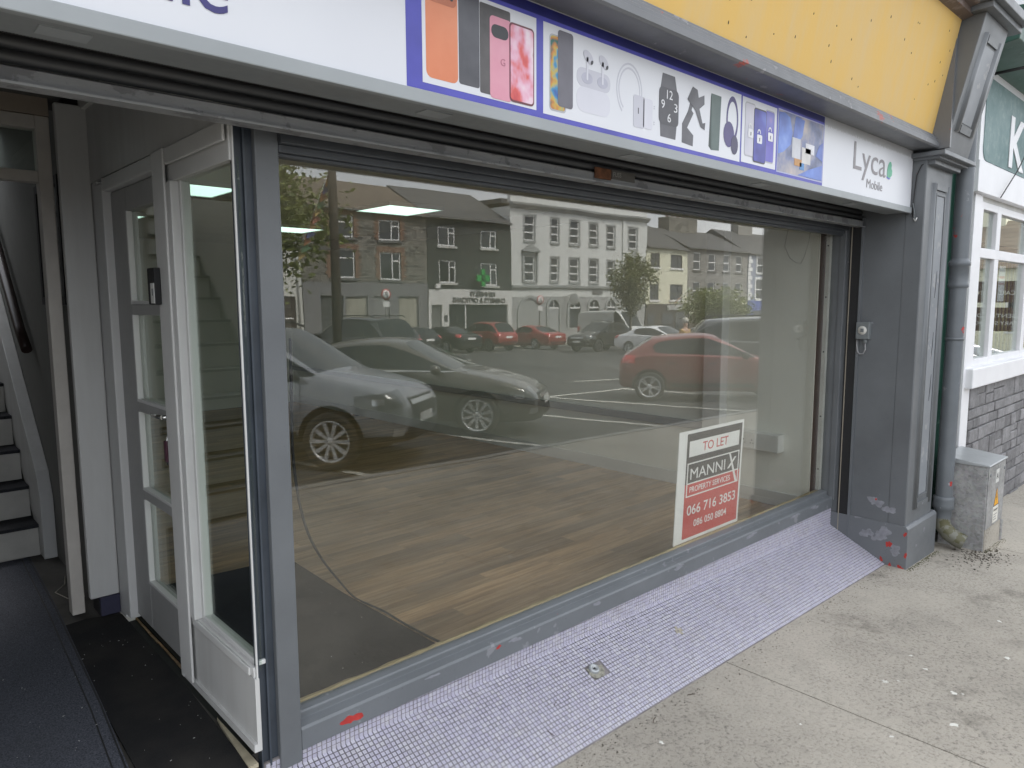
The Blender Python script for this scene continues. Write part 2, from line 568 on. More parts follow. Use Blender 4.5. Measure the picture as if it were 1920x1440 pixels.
def mat_galv():
    k = NT('galvanised_steel')
    v = k.world_coord((1, 1, 1))
    vo = k.n('TexVoronoi'); vo.inputs['Scale'].default_value = 55.0; k.l(v, vo.inputs['Vector'])
    st = k.noise(k.world_coord((8, 8, 60)), 1.0, 5)
    bl = k.noise(v, 6.0, 7, 0.65)
    c = k.mix(k.ramp(bl, [(0.3, 0), (0.7, 1)]), (0.20, 0.21, 0.215), (0.40, 0.405, 0.41))
    c = k.mix(0.25, c, vo.outputs['Color'], 'OVERLAY')
    c = k.mix(k.math('MULTIPLY', k.ramp(st, [(0.55, 0), (0.8, 1)]), 0.4), c, (0.5, 0.5, 0.5))
    hs = k.n('HueSaturation'); hs.inputs['Saturation'].default_value = 0.12; k.l(c, hs.inputs['Color'])
    k.bsdf(hs.outputs['Color'], 0.52, 0.35, k.bump(bl, 0.08, 0.003))
    return k.m


def mat_car(name, col, metal=0.35, rough=0.32):
    k = NT(name)
    fl = k.noise(k.coord('Object'), 3.0, 5)
    d = k.noise(k.coord('Object'), 25.0, 4)
    c = k.mix(k.math('MULTIPLY', k.ramp(fl, [(0.4, 0), (0.8, 1)]), 0.18), col, (0.16, 0.15, 0.135))
    k.bsdf(c, k.math('ADD', k.math('MULTIPLY', d, 0.12), rough - 0.06), metal, None, 0.5, 0.6)
    return k.m


def mat_leaf(name, c0, c1):
    k = NT(name)
    g = k.n('NewGeometry')
    c = k.ramp(g.outputs['Random Per Island'], [(0.0, c0), (0.6, c1), (1.0, tuple(x * 1.35 for x in c1))])
    b = k.n('BsdfPrincipled'); k.l(c, b.inputs['Base Color']); b.inputs['Roughness'].default_value = 0.6
    tl = k.n('BsdfTranslucent'); k.l(c, tl.inputs['Color'])
    mx_ = k.n('MixShader'); mx_.inputs['Fac'].default_value = 0.35
    k.l(b.outputs['BSDF'], mx_.inputs[1]); k.l(tl.outputs['BSDF'], mx_.inputs[2])
    k.l(mx_.outputs['Shader'], k.out.inputs['Surface'])
    return k.m


GREY = (0.130, 0.139, 0.148)
M_grey = weathered_paint('shopfront_grey_paint', GREY, wear=0.70, red=0.735)
M_greyworn = weathered_paint('worn_grey_paint', (0.140, 0.151, 0.163), wear=0.63, red=0.70, seed=3.1, pale=(0.21, 0.215, 0.232))
M_greybase = weathered_paint('plinth_grey_paint', (0.15, 0.16, 0.172), wear=0.62, red=0.70, seed=9.0, pale=(0.23, 0.23, 0.255))
M_greycor = weathered_paint('cornice_grey_paint', (0.15, 0.155, 0.165), wear=0.65, red=0.64, seed=5.0, pale=(0.26, 0.26, 0.27), under=(0.36, 0.07, 0.05))
M_slate = plain('guide_dark_paint', (0.045, 0.055, 0.07), 0.4, vary=0.2)
M_soffit = plain('soffit_grey_aluminium', (0.22, 0.235, 0.24), 0.42, metal=0.0, vary=0.1, scale=3)
M_trim = plain('trim_grey_aluminium', (0.30, 0.32, 0.33), 0.38, vary=0.08, scale=3)
M_shutter = streaky('shutter_steel', (0.055, 0.057, 0.06), (0.05, 0.05, 0.05), 0.6, 0.5, True)
M_shutbar = weathered_paint('shutter_bar_steel', (0.27, 0.275, 0.28), wear=0.53, red=0.72, seed=2.0, pale=(0.17, 0.17, 0.175), under=(0.14, 0.075, 0.05))
M_black = plain('black_void', (0.012, 0.012, 0.013), 0.7)
M_white = plain('white_gloss_paint', (0.60, 0.60, 0.59), 0.42, vary=0.05, scale=4)
M_whitedirty = streaky('white_door_paint', (0.54, 0.54, 0.53), (0.36, 0.35, 0.33), 0.35, 0.45)
M_doorgrey = plain('door_grey_paint', (0.33, 0.33, 0.325), 0.4, vary=0.06, scale=3)
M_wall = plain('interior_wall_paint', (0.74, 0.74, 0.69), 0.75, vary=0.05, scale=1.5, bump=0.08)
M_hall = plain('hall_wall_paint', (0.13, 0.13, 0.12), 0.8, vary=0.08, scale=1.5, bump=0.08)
M_ceil = plain('ceiling_tile_paint', (0.60, 0.60, 0.56), 0.85, vary=0.05, scale=2, bump=0.2)
M_glass = glass_pane('window_glass', 1.80, tint=(0.975, 0.98, 0.96), dirt=0.012, wave=True)
M_glass2 = glass_pane('door_glass', 1.5, dirt=0.005)
M_panelight = emit('led_diffuser', (0.70, 1.0, 0.87), 0.80)
M_bead = streaky('weathered_bead_timber', (0.40, 0.32, 0.175), (0.13, 0.105, 0.055), 0.9, 0.8, True)
M_brownwood = streaky('dark_frame_timber', (0.060, 0.028, 0.018), (0.16, 0.11, 0.08), 0.3, 0.6)
M_yellow = streaky('yellow_board_paint', (0.72, 0.46, 0.12), (0.66, 0.47, 0.21), 0.75, 0.62)
M_sign = plain('sign_white_vinyl', (0.74, 0.75, 0.79), 0.32, vary=0.03, scale=2, bump=0.02)
M_blue = plain('sign_blue_vinyl', (0.075, 0.075, 0.42), 0.4, vary=0.18, scale=5)
M_tile = mat_tile()
M_grout = plain('tile_grout', (0.19, 0.175, 0.175), 0.95, vary=0.3, scale=12, bump=0.3)
M_plank = mat_planks()
M_mat = mat_ribbed('ribbed_black_matting', (0.022, 0.022, 0.023), 0, 150.0)
M_matin = mat_ribbed('ribbed_black_shop_mat', (0.012, 0.0125, 0.012), 0, 150.0)
M_carpet = mat_carpet('navy_carpet', (0.075, 0.080, 0.096))
M_conc = mat_concrete('pavement_concrete', (0.42, 0.387, 0.334), (0.25, 0.235, 0.205))
M_joint = plain('joint_filler', (0.09, 0.085, 0.075), 0.95, vary=0.3)
M_asph = mat_asphalt()
M_line = plain('road_line_paint', (0.62, 0.61, 0.55), 0.75, vary=0.25, scale=8, bump=0.2)
M_kerb = mat_concrete('kerb_concrete', (0.33, 0.325, 0.31), (0.22, 0.215, 0.20))
M_galv = mat_galv()
M_galvtop = plain('galvanised_lid', (0.42, 0.44, 0.45), 0.34, metal=0.4, vary=0.1)
M_red = plain('old_red_paint', (0.42, 0.035, 0.03), 0.55, vary=0.2, scale=30)
M_pale = plain('scuffed_pale_paint', (0.225, 0.23, 0.255), 0.55, vary=0.2, scale=30)
M_dirt = plain('dirt_crumbs', (0.055, 0.045, 0.032), 0.95, vary=0.5, scale=40)
M_moss = plain('moss_green', (0.09, 0.095, 0.035), 0.95, vary=0.5, scale=30)
M_speck = plain('white_lint', (0.62, 0.62, 0.60), 0.9)
M_chrome = plain('polished_metal', (0.62, 0.62, 0.60), 0.22, metal=1.0, vary=0.03, bump=0)
M_rubber = plain('cable_rubber', (0.016, 0.016, 0.017), 0.5)
M_plasticgrey = plain('grey_plastic', (0.16, 0.175, 0.18), 0.45)
M_plasticwhite = plain('white_plastic', (0.66, 0.66, 0.64), 0.4)
M_rust = plain('rusty_bracket', (0.16, 0.065, 0.03), 0.9, vary=0.5, scale=30, bump=0.4)
# ------------------------------------------------------------------ ground
def sheet(name, xs, ys, mat, zoff=0.0, zf=None):
    mb = MB()
    zf = zf or ground_z
    vs = [(x, y, zf(x, y) + zoff) for y in ys for x in xs]
    n = len(xs)
    fs = [(j * n + i, j * n + i + 1, (j + 1) * n + i + 1, (j + 1) * n + i) for j in range(len(ys) - 1) for i in range(n - 1)]
    mb.add(vs, fs)
    o = mb.build(name, mat)
    return tag(o, kind='structure')


def road_z(x, y):
    return ground_z(x, min(y, -4.28))


sheet('road', [-900, -60, 0, 20, 60, 120, 900], [-900, -60, -40, -20, -4.0], M_asph, 0.0, road_z)
pave = tag(MB().hexa([(-60, -4.12, 1.106 - 0.75), (60, -4.12, -1.094 - 0.75), (60, 0.6, -1.094 - 0.75), (-60, 0.6, 1.106 - 0.75),
                      (-60, -4.12, 1.306 - 0.012), (60, -4.12, -1.094 - 0.012), (60, 0.6, -1.094 - 0.012), (-60, 0.6, 1.306 - 0.012)]).build('pavement', M_joint), kind='structure')


def pz(x): return 0.106 - 0.02 * x


bays = [-12, -9, -6, -3.1, 0.02, 3.16, 6.35, 9.5, 12.6, 15.8, 19, 22.2, 25.4]
for i in range(len(bays) - 1):
    a0, a1 = bays[i] + 0.004, bays[i + 1] - 0.004
    MB().hexa([(a0, -4.10, pz(a0) - 0.03), (a1, -4.10, pz(a1) - 0.03), (a1, 0.5, pz(a1) - 0.03), (a0, 0.5, pz(a0) - 0.03),
               (a0, -4.10, pz(a0)), (a1, -4.10, pz(a1)), (a1, 0.5, pz(a1)), (a0, 0.5, pz(a0))]).build('slab', M_conc, pave)
kerb = tag(bx(-20, 30, -4.262, -4.135, -1.0, -0.62).build('kerb', M_joint), kind='structure')
for i in range(40):
    a0 = -9 + i * 0.915; a1 = a0 + 0.905
    MB().hexa([(a0, -4.275, pz(a0) - 0.4), (a1, -4.275, pz(a1) - 0.4), (a1, -4.125, pz(a1) - 0.4), (a0, -4.125, pz(a0) - 0.4),
               (a0, -4.26, pz(a0) + 0.004), (a1, -4.26, pz(a1) + 0.004), (a1, -4.125, pz(a1) + 0.004), (a0, -4.125, pz(a0) + 0.004)]).build('kerbstone', M_kerb, kerb, bevel=0.008)

# far pavement in front of the opposite terrace
fp = MB()
xs_ = [-20, 0, 20, 40, 60, 80, 110]
vs = [(x, y, ground_z(x, y) + 0.12) for y in (-36.5, -33.0) for x in xs_]
fp.add(vs, [(i, i + 1, 7 + i + 1, 7 + i) for i in range(6)])
vs = [(x, -33.0, ground_z(x, -33) + dz) for dz in (0.12, -0.2) for x in xs_]
fp.add(vs, [(i, i + 1, 7 + i + 1, 7 + i) for i in range(6)])
tag(fp.build('far_pavement', M_conc), kind='structure')


def road_line(p, q, w, name='road_line'):
    p, q = Vector(p), Vector(q)
    d = (q - p).normalized(); n_ = Vector((-d.y, d.x)) * w / 2
    vs = []
    N = 6
    for i in range(N + 1):
        c = p.lerp(q, i / N)
        for s_ in (-1, 1):
            e_ = c + n_ * s_
            vs.append((e_.x, e_.y, road_z(e_.x, e_.y) + 0.005))
    o = MB().add(vs, [(2 * i, 2 * i + 1, 2 * i + 3, 2 * i + 2) for i in range(N)]).build(name, M_line)
    return tag(o, kind='structure')


for k in range(-3, 7):
    x0 = 9.76 + 2.78 * k
    road_line((x0, -4.5), (x0 - 1.0, -9.0), 0.11, 'parking_line')
road_line((-2, -9.0), (30, -9.0), 0.11, 'parking_line')
for k in range(14):
    x0 = 18 + 2.9 * k
    road_line((x0, -26.5), (x0, -31.5), 0.11, 'parking_line')
road_line((15.2, -11.4), (17.2, -10.9), 0.14)

# ------------------------------------------------------------------ the shop
shop = root('shop_building', (3.0, 0.4, 0.0), 'grey painted shopfront with white phone-shop fascia, yellow upper board and wide display window', 'shop')

# masonry body above and beside the shopfront, party walls, rear
bx(-1.6, 6.0, 0.05, 0.45, 2.98, 7.5).build('upper_wall', M_hall, shop)
bx(5.30, 5.84, 0.14, 9.0, -0.2, 2.98).build('party_wall', M_wall, shop)
bx(0.86, 5.30, 8.6, 8.9, 0.1, 2.98).build('rear_wall', M_wall, shop)
bx(0.895, 0.96, 1.66, 8.6, 0.1, 2.98).build('partition_wall', M_wall, shop)
bx(0.86, 5.30, 0.12, 8.6, 2.752, 2.98).build('ceiling', M_ceil, shop)
rw = bx(5.23, 5.30, 0.153, 8.6, 0.1, 2.752).build('side_wall', M_wall, shop)
bx(5.214, 5.23, 0.153, 8.6, 0.285, 0.395).build('skirting', M_white, rw, bevel=0.004)
bx(5.12, 5.23, 0.86, 1.02, 0.285, 2.752).build('wall_pier', M_white, rw, bevel=0.004)
bx(5.195, 5.23, 1.02, 8.6, 0.80, 0.865).build('dado_rail', M_doorgrey, rw, bevel=0.004)
bx(5.16, 5.195, 1.02, 8.6, 2.62, 2.752).build('coving', M_white, rw)

# ceiling lights of the shop
for i, (x0, y0) in enumerate(((3.56, 3.2), (3.62, 5.55), (1.66, 3.2), (1.66, 5.5))):
    where = ('above the middle of the shop floor, largest in the display window', 'far back by the side wall, cut by the grey window post',
             'seen through the tall side pane of the entrance', 'seen through the top pane of the shop door')[i]
    t = root('ceiling_light', (x0 + 0.3, y0 + 0.3, 2.70), 'lit square ceiling light ' + where, 'ceiling light', 'square ceiling lights of the shop')
    fr = MB()
    fr.box(x0, x0 + 0.6, y0, y0 + 0.012, 2.716, 2.752); fr.box(x0, x0 + 0.6, y0 + 0.588, y0 + 0.6, 2.716, 2.752)
    fr.box(x0, x0 + 0.012, y0 + 0.012, y0 + 0.588, 2.716, 2.752); fr.box(x0 + 0.588, x0 + 0.6, y0 + 0.012, y0 + 0.588, 2.716, 2.752)
    fr.build('frame', M_white, t)
    bx(x0 + 0.012, x0 + 0.588, y0 + 0.012, y0 + 0.588, 2.722, 2.74).build('diffuser', M_panelight, t)

# laminate floor, plank by plank
floor = tag(bx(0.90, 5.30, 0.09, 8.6, 0.20, 0.279).build('shop_floor', M_black), kind='structure')
PM = {}


def plank_mesh(l):
    key = round(l, 3)
    if key not in PM:
        me = MB().box(-l / 2, l / 2, -0.0648, 0.0648, -0.006, 0.0).mesh('plank')
        me.materials.append(M_plank)
        PM[key] = me
    return PM[key]


y = 0.13 + 0.066
row = 0
while y < 8.55:
    x = 0.96 - (row * 0.437) % 1.28
    while x < 5.22:
        a0, a1 = max(x, 0.96), min(x + 1.28, 5.225)
        if a1 - a0 > 0.08:
            o = bpy.data.objects.new('plank', plank_mesh(round(a1 - a0 - 0.0018, 2)))
            COL.objects.link(o); o.parent = floor
            o.location = ((a0 + a1) / 2, y, 0.285 + random.uniform(-0.0004, 0.0004))
        x += 1.28
    y += 0.1312
    row += 1

# window frame, glass, sill
M_head = plain('head_rail_shade_tone', (0.060, 0.066, 0.074), 0.45, vary=0.15)  # shade under the fascia put into the head rail's colour
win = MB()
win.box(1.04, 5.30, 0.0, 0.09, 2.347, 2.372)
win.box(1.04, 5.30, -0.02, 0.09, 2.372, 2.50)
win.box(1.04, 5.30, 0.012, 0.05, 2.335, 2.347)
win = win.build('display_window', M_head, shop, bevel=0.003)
bx(1.03, 5.292, 0.068, 0.076, 0.455, 2.36).build('pane', M_glass, win)
MB().prism([(0, .339), (0, .413), (.007, .421), (.042, .429), (.042, .451), (.047, .456), (.076, .462), (.1, .462), (.1, .339)], 'x', 1.04, 5.30).build('sill', M_greyworn, win, bevel=0.002)
bd = MB()
random.seed(11)
n = 90
vs = []
for i in range(n + 1):
    x = 1.04 + (5.24 - 1.04) * i / n
    j = [random.uniform(-.003, .003) for _ in range(3)]
    vs += [(x, .079, .456 + j[0]), (x, .092, .468 + j[1]), (x, .106, .466 + j[2]), (x, .122, .452 + j[0]), (x, .135, .43), (x, .135, .36), (x, .079, .36)]
bd.add(vs, [(i * 7 + k, i * 7 + (k + 1) % 7, (i + 1) * 7 + (k + 1) % 7, (i + 1) * 7 + k) for i in range(n) for k in range(7)])
bd.build('glazing_bead', M_bead, win)
jb = MB().box(5.285, 5.325, -0.012, 0.03, 0.40, 2.372).box(5.292, 5.325, 0.03, 0.09, 0.40, 2.372)
jb.build('jamb', M_grey, win, bevel=0.003)
bx(5.262, 5.325, 0.0905, 0.119, 0.46, 2.372).build('cover_strip', M_plasticwhite, win)
for z in (0.62, 1.02, 1.5, 1.9, 2.27):
    MB().lathe([(0.0, -0.0015), (0.006, -0.0015), (0.006, 0)], (5.2622, 0.104, z), 'x', 8).build('screw', M_black, win)
bx(5.244, 5.325, 0.1195, 0.1525, 0.40, 2.372).build('inner_jamb', M_brownwood, win)
bx(1.04, 5.244, 0.135, 0.142, 0.285, 0.40).build('inner_apron', M_bead, win)

# corner post with the shutter guide beside it
post = bx(0.962, 1.04, 0.0, 0.10, 0.30, 2.50).build('corner_post', M_grey, shop, bevel=0.004)
gd = MB().box(0.899, 0.962, 0.022, 0.034, 0.33, 2.46).box(0.929, 0.9355, 0.010, 0.022, 0.33, 2.42).box(0.899, 0.903, 0.004, 0.022, 0.33, 2.42)
gd.build('shutter_guide', M_slate, shop)

# stall riser: mortar bed, then the mosaic pieces
def ramp_pt(x, t, u=0.0):
    """t: 0 under the sill .. 1 at the pavement; u: height above the bed"""
    z0, z1 = 0.298 - 0.0193 * x, 0.106 - 0.02 * x
    n_ = Vector((0, -(z0 - z1), 0.39)).normalized()
    return Vector((x, -0.39 * t, z0 + (z1 - z0) * t)) + n_ * u


RX0, RX1 = 0.90, 5.311
bed = MB()
bed.hexa([(RX0, -0.39, -0.2), (RX1, -0.39, -0.2), (RX1, 0.09, -0.2), (RX0, 0.09, -0.2),
          ramp_pt(RX0, 1, -.0015), ramp_pt(RX1, 1, -.0015), (RX1, 0.09, 0.338), (RX0, 0.09, 0.338)])
bed = MB()
for (x0, x1) in ((RX0, RX1),):
    P = [ramp_pt(x0, 1), ramp_pt(x1, 1), ramp_pt(x1, 0), ramp_pt(x0, 0)]
    P[2].y = P[3].y = 0.0125
    bed.add([P[0], P[1], P[2], P[3], (x1, 0.0125, 0.345), (x0, 0.0125, 0.345), (x1, 0.09, 0.345), (x0, 0.09, 0.345),
             (x0, 0.09, -0.3), (x1, 0.09, -0.3), (x0, -0.39, -0.3), (x1, -0.39, -0.3)],
            [(0, 1, 2, 3), (3, 2, 4, 5), (5, 4, 6, 7), (7, 6, 9, 8), (8, 9, 11, 10), (10, 11, 1, 0), (0, 3, 5, 7, 8, 10), (1, 11, 9, 6, 4, 2)])
riser = bed.build('stall_riser', M_grout, shop)
PITCH, HT = 0.0187, 0.0079
HOLE = Vector((3.073, -0.157, 0.160)); LOCK = Vector((2.41, -0.142, 0.181))
tiles = []
random.seed(5)
nx = int((RX1 - RX0) / PITCH)
ramp_len = (ramp_pt(2, 1) - ramp_pt(2, 0)).length
nr = int(ramp_len / PITCH)
for i in range(nx):
    xc = RX0 + 0.012 + (i + 0.5) * PITCH
    z0 = ramp_pt(xc, 0).z
    for j in range(-1, nr):
        t = (0.5 + j) * PITCH / ramp_len
        c = ramp_pt(xc, t)
        if (c - HOLE).length < 0.024 or (abs(c.x - LOCK.x - 0.012) < 0.055 and abs(c.y - LOCK.y + 0.012) < 0.036): continue
        tiles.append((c, 0, xc))
    k = 0
    while z0 + 0.004 + k * PITCH < 0.3395:
        tiles.append((Vector((xc, 0.0125, z0 + 0.004 + (k + 0.5) * PITCH)), 1, xc)); k += 1


def in_frame(p):
    d = Vector(p) - CAM_POS
    c = [sum(CAM_ROT[r_][k] * d[r_] for r_ in range(3)) for k in range(3)]
    if c[2] <= 0: return None
    u, v = 960 + 1342 * c[0] / c[2], 720 + 1342 * c[1] / c[2]
    return c[2] if 0 < u < 1920 and 0 < v < 1440 else None


def tile_box(c, kind, jit=True):
    a_ = Vector((1, 0, -0.0195)).normalized()
    if kind == 0:
        b_ = (ramp_pt(2, 0) - ramp_pt(2, 1)).normalized()
    else:
        b_ = Vector((0, 0, 1)); a_ = Vector((1, 0, 0))
    n_ = a_.cross(b_).normalized()
    if (kind == 0 and n_.z < 0) or (kind == 1 and n_.y > 0): n_ = -n_
    j = (lambda s_: random.uniform(-s_, s_)) if jit else (lambda s_: 0.0)
    h = HT + j(0.0005); cc = c + a_ * j(0.0005) + b_ * j(0.0005); up = 0.0022 + j(0.0005)
    g = 0.0008
    bot = [cc + a_ * sx * h + b_ * sy * h for sx, sy in ((-1, -1), (1, -1), (1, 1), (-1, 1))]
    top = [cc + a_ * sx * (h - g) + b_ * sy * (h - g) + n_ * (up + j(0.0004)) for sx, sy in ((-1, -1), (1, -1), (1, 1), (-1, 1))]
    return bot + top


TF = [(4, 5, 6, 7), (0, 1, 5, 4), (1, 2, 6, 5), (2, 3, 7, 6), (3, 0, 4, 7)]
vis = sorted([(d_, n_) for n_, (c, kd, x_) in enumerate(tiles) if (d_ := in_frame(c)) is not None])
near = set(n_ for d_, n_ in vis[:290])
rest = MB()
shared = {}
for kd in (0, 1):
    mt = MB().add(tile_box(Vector((0, 0, 0)), kd, False) if kd == 1 else [p - (ramp_pt(2, .5)) for p in tile_box(ramp_pt(2, .5), 0, False)], TF)
    me = mt.mesh('tile'); me.materials.append(M_tile); shared[kd] = me
for n_, (c, kd, x_) in enumerate(tiles):
    if n_ in near:
        o = bpy.data.objects.new('tile', shared[kd]); COL.objects.link(o); o.parent = riser
        o.location = c - ORG[riser] + Vector((random.uniform(-.0004, .0004), random.uniform(-.0003, .0003), random.uniform(-.0003, .0003)))
        o.rotation_euler = (random.uniform(-.02, .02), random.uniform(-.02, .02), random.uniform(-.02, .02))
    else:
        rest.add(tile_box(c, kd), TF)
tag(rest.build('tile_field', M_tile, riser), kind='stuff')
# broken hole with bare cement
hp = MB()
random.seed(4)
ring = [(math.cos(t) * 0.03 * random.uniform(.7, 1.25), math.sin(t) * 0.024 * random.uniform(.7, 1.2)) for t in [k * math.pi / 7 for k in range(14)]]
hv = [ramp_pt(HOLE.x + a_, -HOLE.y / .39 - b_ / .39, 0.0016) for a_, b_ in ring] + [ramp_pt(HOLE.x, -HOLE.y / .39, -0.004)]
hp.add(hv, [(k, (k + 1) % 14, 14) for k in range(14)])
hp.build('bare_cement_patch', mat_concrete('hole_cement', (0.42, 0.39, 0.32), (0.12, 0.10, 0.08)), riser)

# ground lock eye set in its cement collar
t = root('shutter_ground_lock', LOCK, 'round steel shutter lock eye set in cement in the mosaic slope', 'lock')
cv = MB()
random.seed(8)
rv = []
for k in range(16):
    th = k * math.pi / 8
    rr_ = 0.040 * random.uniform(.85, 1.2)
    rv.append(ramp_pt(LOCK.x + 0.010 + math.cos(th) * rr_ * 1.25, (-LOCK.y + 0.012 - math.sin(th) * rr_ * 0.8) / .39, 0.0020))
rv.append(ramp_pt(LOCK.x + 0.008, (-LOCK.y + 0.008) / .39, 0.007))
cv.add(rv, [(k, (k + 1) % 16, 16) for k in range(16)], True)
cv.build('cement_collar', mat_concrete('collar_cement', (0.33, 0.32, 0.27), (0.2, 0.19, 0.16)), t)
lc = MB().lathe([(0.0, 0.006), (0.010, 0.006), (0.011, 0.012), (0.022, 0.013), (0.025, 0.010), (0.026, 0.0)], (0, 0, 0), 'z', 24)
nrm = (ramp_pt(2, 0, 1) - ramp_pt(2, 0, 0)).normalized()
rot = nrm.to_track_quat('Z', 'Y').to_matrix()
lc.v = [tuple(rot @ Vector(p) + ramp_pt(LOCK.x, -LOCK.y / .39, 0.004)) for p in lc.v]
lc.build('lock_eye', M_galvtop, t)
sq = MB().box(-0.007, 0.007, -0.004, 0.004, 0.0062, 0.0075)
sq.v = [tuple(rot @ Vector(p) + ramp_pt(LOCK.x, -LOCK.y / .39, 0.004)) for p in sq.v]
sq.build('key_slot', M_black, t)

# roller shutter rolled up under the fascia
def mat_perf():
    k = NT('perforated_shutter_steel')
    g = k.n('NewGeometry'); sp = k.n('SeparateXYZ'); k.l(g.outputs['Position'], sp.inputs[0])
    fx = k.math('ABSOLUTE', k.math('SUBTRACT', k.math('FRACT', k.math('MULTIPLY', sp.outputs['X'], 140.0)), 0.5))
    fz = k.math('ABSOLUTE', k.math('SUBTRACT', k.math('FRACT', k.math('MULTIPLY', sp.outputs['Z'], 140.0)), 0.5))
    r = k.math('SQRT', k.math('ADD', k.math('MULTIPLY', fx, fx), k.math('MULTIPLY', fz, fz)))
    hole = k.math('LESS_THAN', r, 0.33)
    c = k.mix(hole, (0.16, 0.145, 0.135), (0.006, 0.006, 0.006))
    k.bsdf(c, 0.6)
    return k.m


M_perf = mat_perf()
sh = MB()
sh.prism([(-.118, 2.392), (-.118, 2.428), (-.10, 2.436), (-.085, 2.43), (-.085, 2.40), (-.07, 2.392), (-.07, 2.388), (-.135, 2.386), (-.135, 2.392)], 'x', 0.0, 5.302)
sh = sh.build('roller_shutter', M_shutbar, shop)
for k in range(5):
    z0 = 2.440 + k * 0.034
    sl_ = MB().prism([(-.098, z0), (-.111, z0 + .008), (-.113, z0 + .020), (-.104, z0 + .031), (-.096, z0 + .032), (-.090, z0)], 'x', -0.6, 5.302, True)
    sl_.build('shutter_slat', M_perf if k in (2, 3) else M_shutter, sh)
bx(2.41, 2.52, -0.124, -0.1185, 2.405, 2.452).build('rusty_clip', M_rust, sh, bevel=0.004)
mk = bx(2.525, 2.69, -0.1215, -0.1185, 2.413, 2.452).build('maker_plate', plain('aged_label', (0.10, 0.095, 0.085), 0.7), sh)
text_mesh('FUSS', 0.03, plain('label_ink', (0.30, 0.29, 0.27), 0.7), sh, 'maker_lettering', (2.535, -0.1225, 2.424), width=0.055, height=0.02, extr=0.0004)
gb = MB().box(5.300, 5.3165, -0.128, -0.110, 0.12, 2.452)
gb.build('shutter_guide', M_greyworn, shop)
bx(5.306, 5.3165, -0.110, -0.030, 0.12, 2.452).build('guide_channel', M_black, shop)
bx(5.302, 5.306, -0.047, -0.041, 0.15, 2.40).build('guide_edge', plain('beige_steel_edge', (0.30, 0.27, 0.22), 0.5), shop)

# fascia box, soffit, trim
bx(-1.6, 5.31, -0.400, 0.05, 2.63, 2.862).build('fascia_box', M_black, shop)
bx(-1.6, 5.31, -0.400, -0.255, 2.462, 2.63).build('soffit', M_soffit, shop, bevel=0.003)
bx(-1.6, 5.31, -0.425, -0.4005, 2.455, 2.494).build('fascia_trim', M_trim, shop, bevel=0.003)
for x in (0.35, 1.35, 2.35, 3.4, 4.5):
    bx(x, x + 0.10, -0.36, -0.30, 2.459, 2.462).build('soffit_bracket', M_trim, shop)
cn = MB().prism([(-.40, 2.862), (-.552, 2.862), (-.56, 2.872), (-.56, 2.897), (-.548, 2.902), (-.548, 2.918), (-.538, 2.924), (-.538, 2.936), (-.528, 2.942), (-.528, 2.951), (-.518, 2.957), (-.40, 2.962)], 'x', -1.6, 5.335)
cn.build('cornice', M_greycor, shop, bevel=0.002)

# raked yellow board with its screw holes
yb = MB().hexa([(-1.6, -.512, 2.957), (5.345, -.512, 2.957), (5.345, -.40, 2.957), (-1.6, -.40, 2.957),
                (-1.6, -.640, 3.64), (5.345, -.640, 3.64), (5.345, -.40, 3.64), (-1.6, -.40, 3.64)])
yb = yb.build('upper_board', M_yellow, shop)
nb = Vector((0, -(3.64 - 2.957), -.128)).normalized()
hole_me = MB().lathe([(0.0, 0.0), (0.0036, 0.0), (0.0036, -0.002)], (0, 0, 0), 'z', 8).mesh('screw_hole'); hole_me.materials.append(M_black)
random.seed(21)
for k in range(34):
    x = random.uniform(2.2, 5.28); t = random.uniform(0.06, 0.95)
    o = bpy.data.objects.new('screw_hole', hole_me); COL.objects.link(o); o.parent = yb
    o.location = Vector((x, -.512 - .128 * t, 2.957 + .683 * t)) + nb * 0.0012 - ORG[yb]
    o.rotation_euler = nb.to_track_quat('Z', 'Y').to_euler()
    o.scale = (0.8, random.uniform(0.8, 2.2), 1)
MB().prism([(-.40, 3.64), (-.64, 3.64), (-.70, 3.655), (-.70, 3.69), (-.75, 3.70), (-.78, 3.73), (-.78, 3.80), (-.40, 3.84)], 'x', -1.6, 5.36).build('top_cornice', weathered_paint('rotten_cornice', (0.16, 0.12, 0.10), wear=0.55, red=0.6, seed=12, pale=(0.24, 0.2, 0.18), under=(0.30, 0.14, 0.09)), shop)

# pilaster
pil = bx(5.317, 5.85, -0.50, 0.139, -0.1, 2.80).build('pilaster', M_grey, shop, bevel=0.006)
bx(5.313, 5.317, -0.385, -0.128, 0.30, 2.78).build('side_board', M_grey, pil, bevel=0.001)
bx(5.3125, 5.317, -0.496, -0.389, 0.30, 2.78).build('side_board', M_grey, pil, bevel=0.001)
pf = MB()
x0, x1, z0, z1 = 5.435, 5.790, 0.40, 2.66
def bead_frame(mb, x0, x1, y, z0, z1, w, lean=0.0):
    def P(x, z, d): return (x, y - d - lean * (z - z0), z)
    for (a0, b0, a1, b1) in ((x0, z0, x0 + w, z1), (x1 - w, z0, x1, z1)):
        prof = [(0, 0), (0.15, .008), (0.35, .016), (0.65, .016), (0.85, .008), (1, 0)]
        vs = [P(a0 + (a1 - a0) * t, z, d) for z in (b0, b1) for t, d in prof]
        mb.add(vs, [(i, i + 1, 6 + i + 1, 6 + i) for i in range(5)] + [tuple(range(6)), tuple(range(11, 5, -1))], True)
    for zz in (z0, z1 - w * 0.6):
        mb.hexa([P(x0 + w, zz, -.002), P(x1 - w, zz, -.002), P(x1 - w, zz, .012), P(x0 + w, zz, .012), P(x0 + w, zz + w * .6, -.002), P(x1 - w, zz + w * .6, -.002), P(x1 - w, zz + w * .6, .012), P(x0 + w, zz + w * .6, .012)])
    return mb
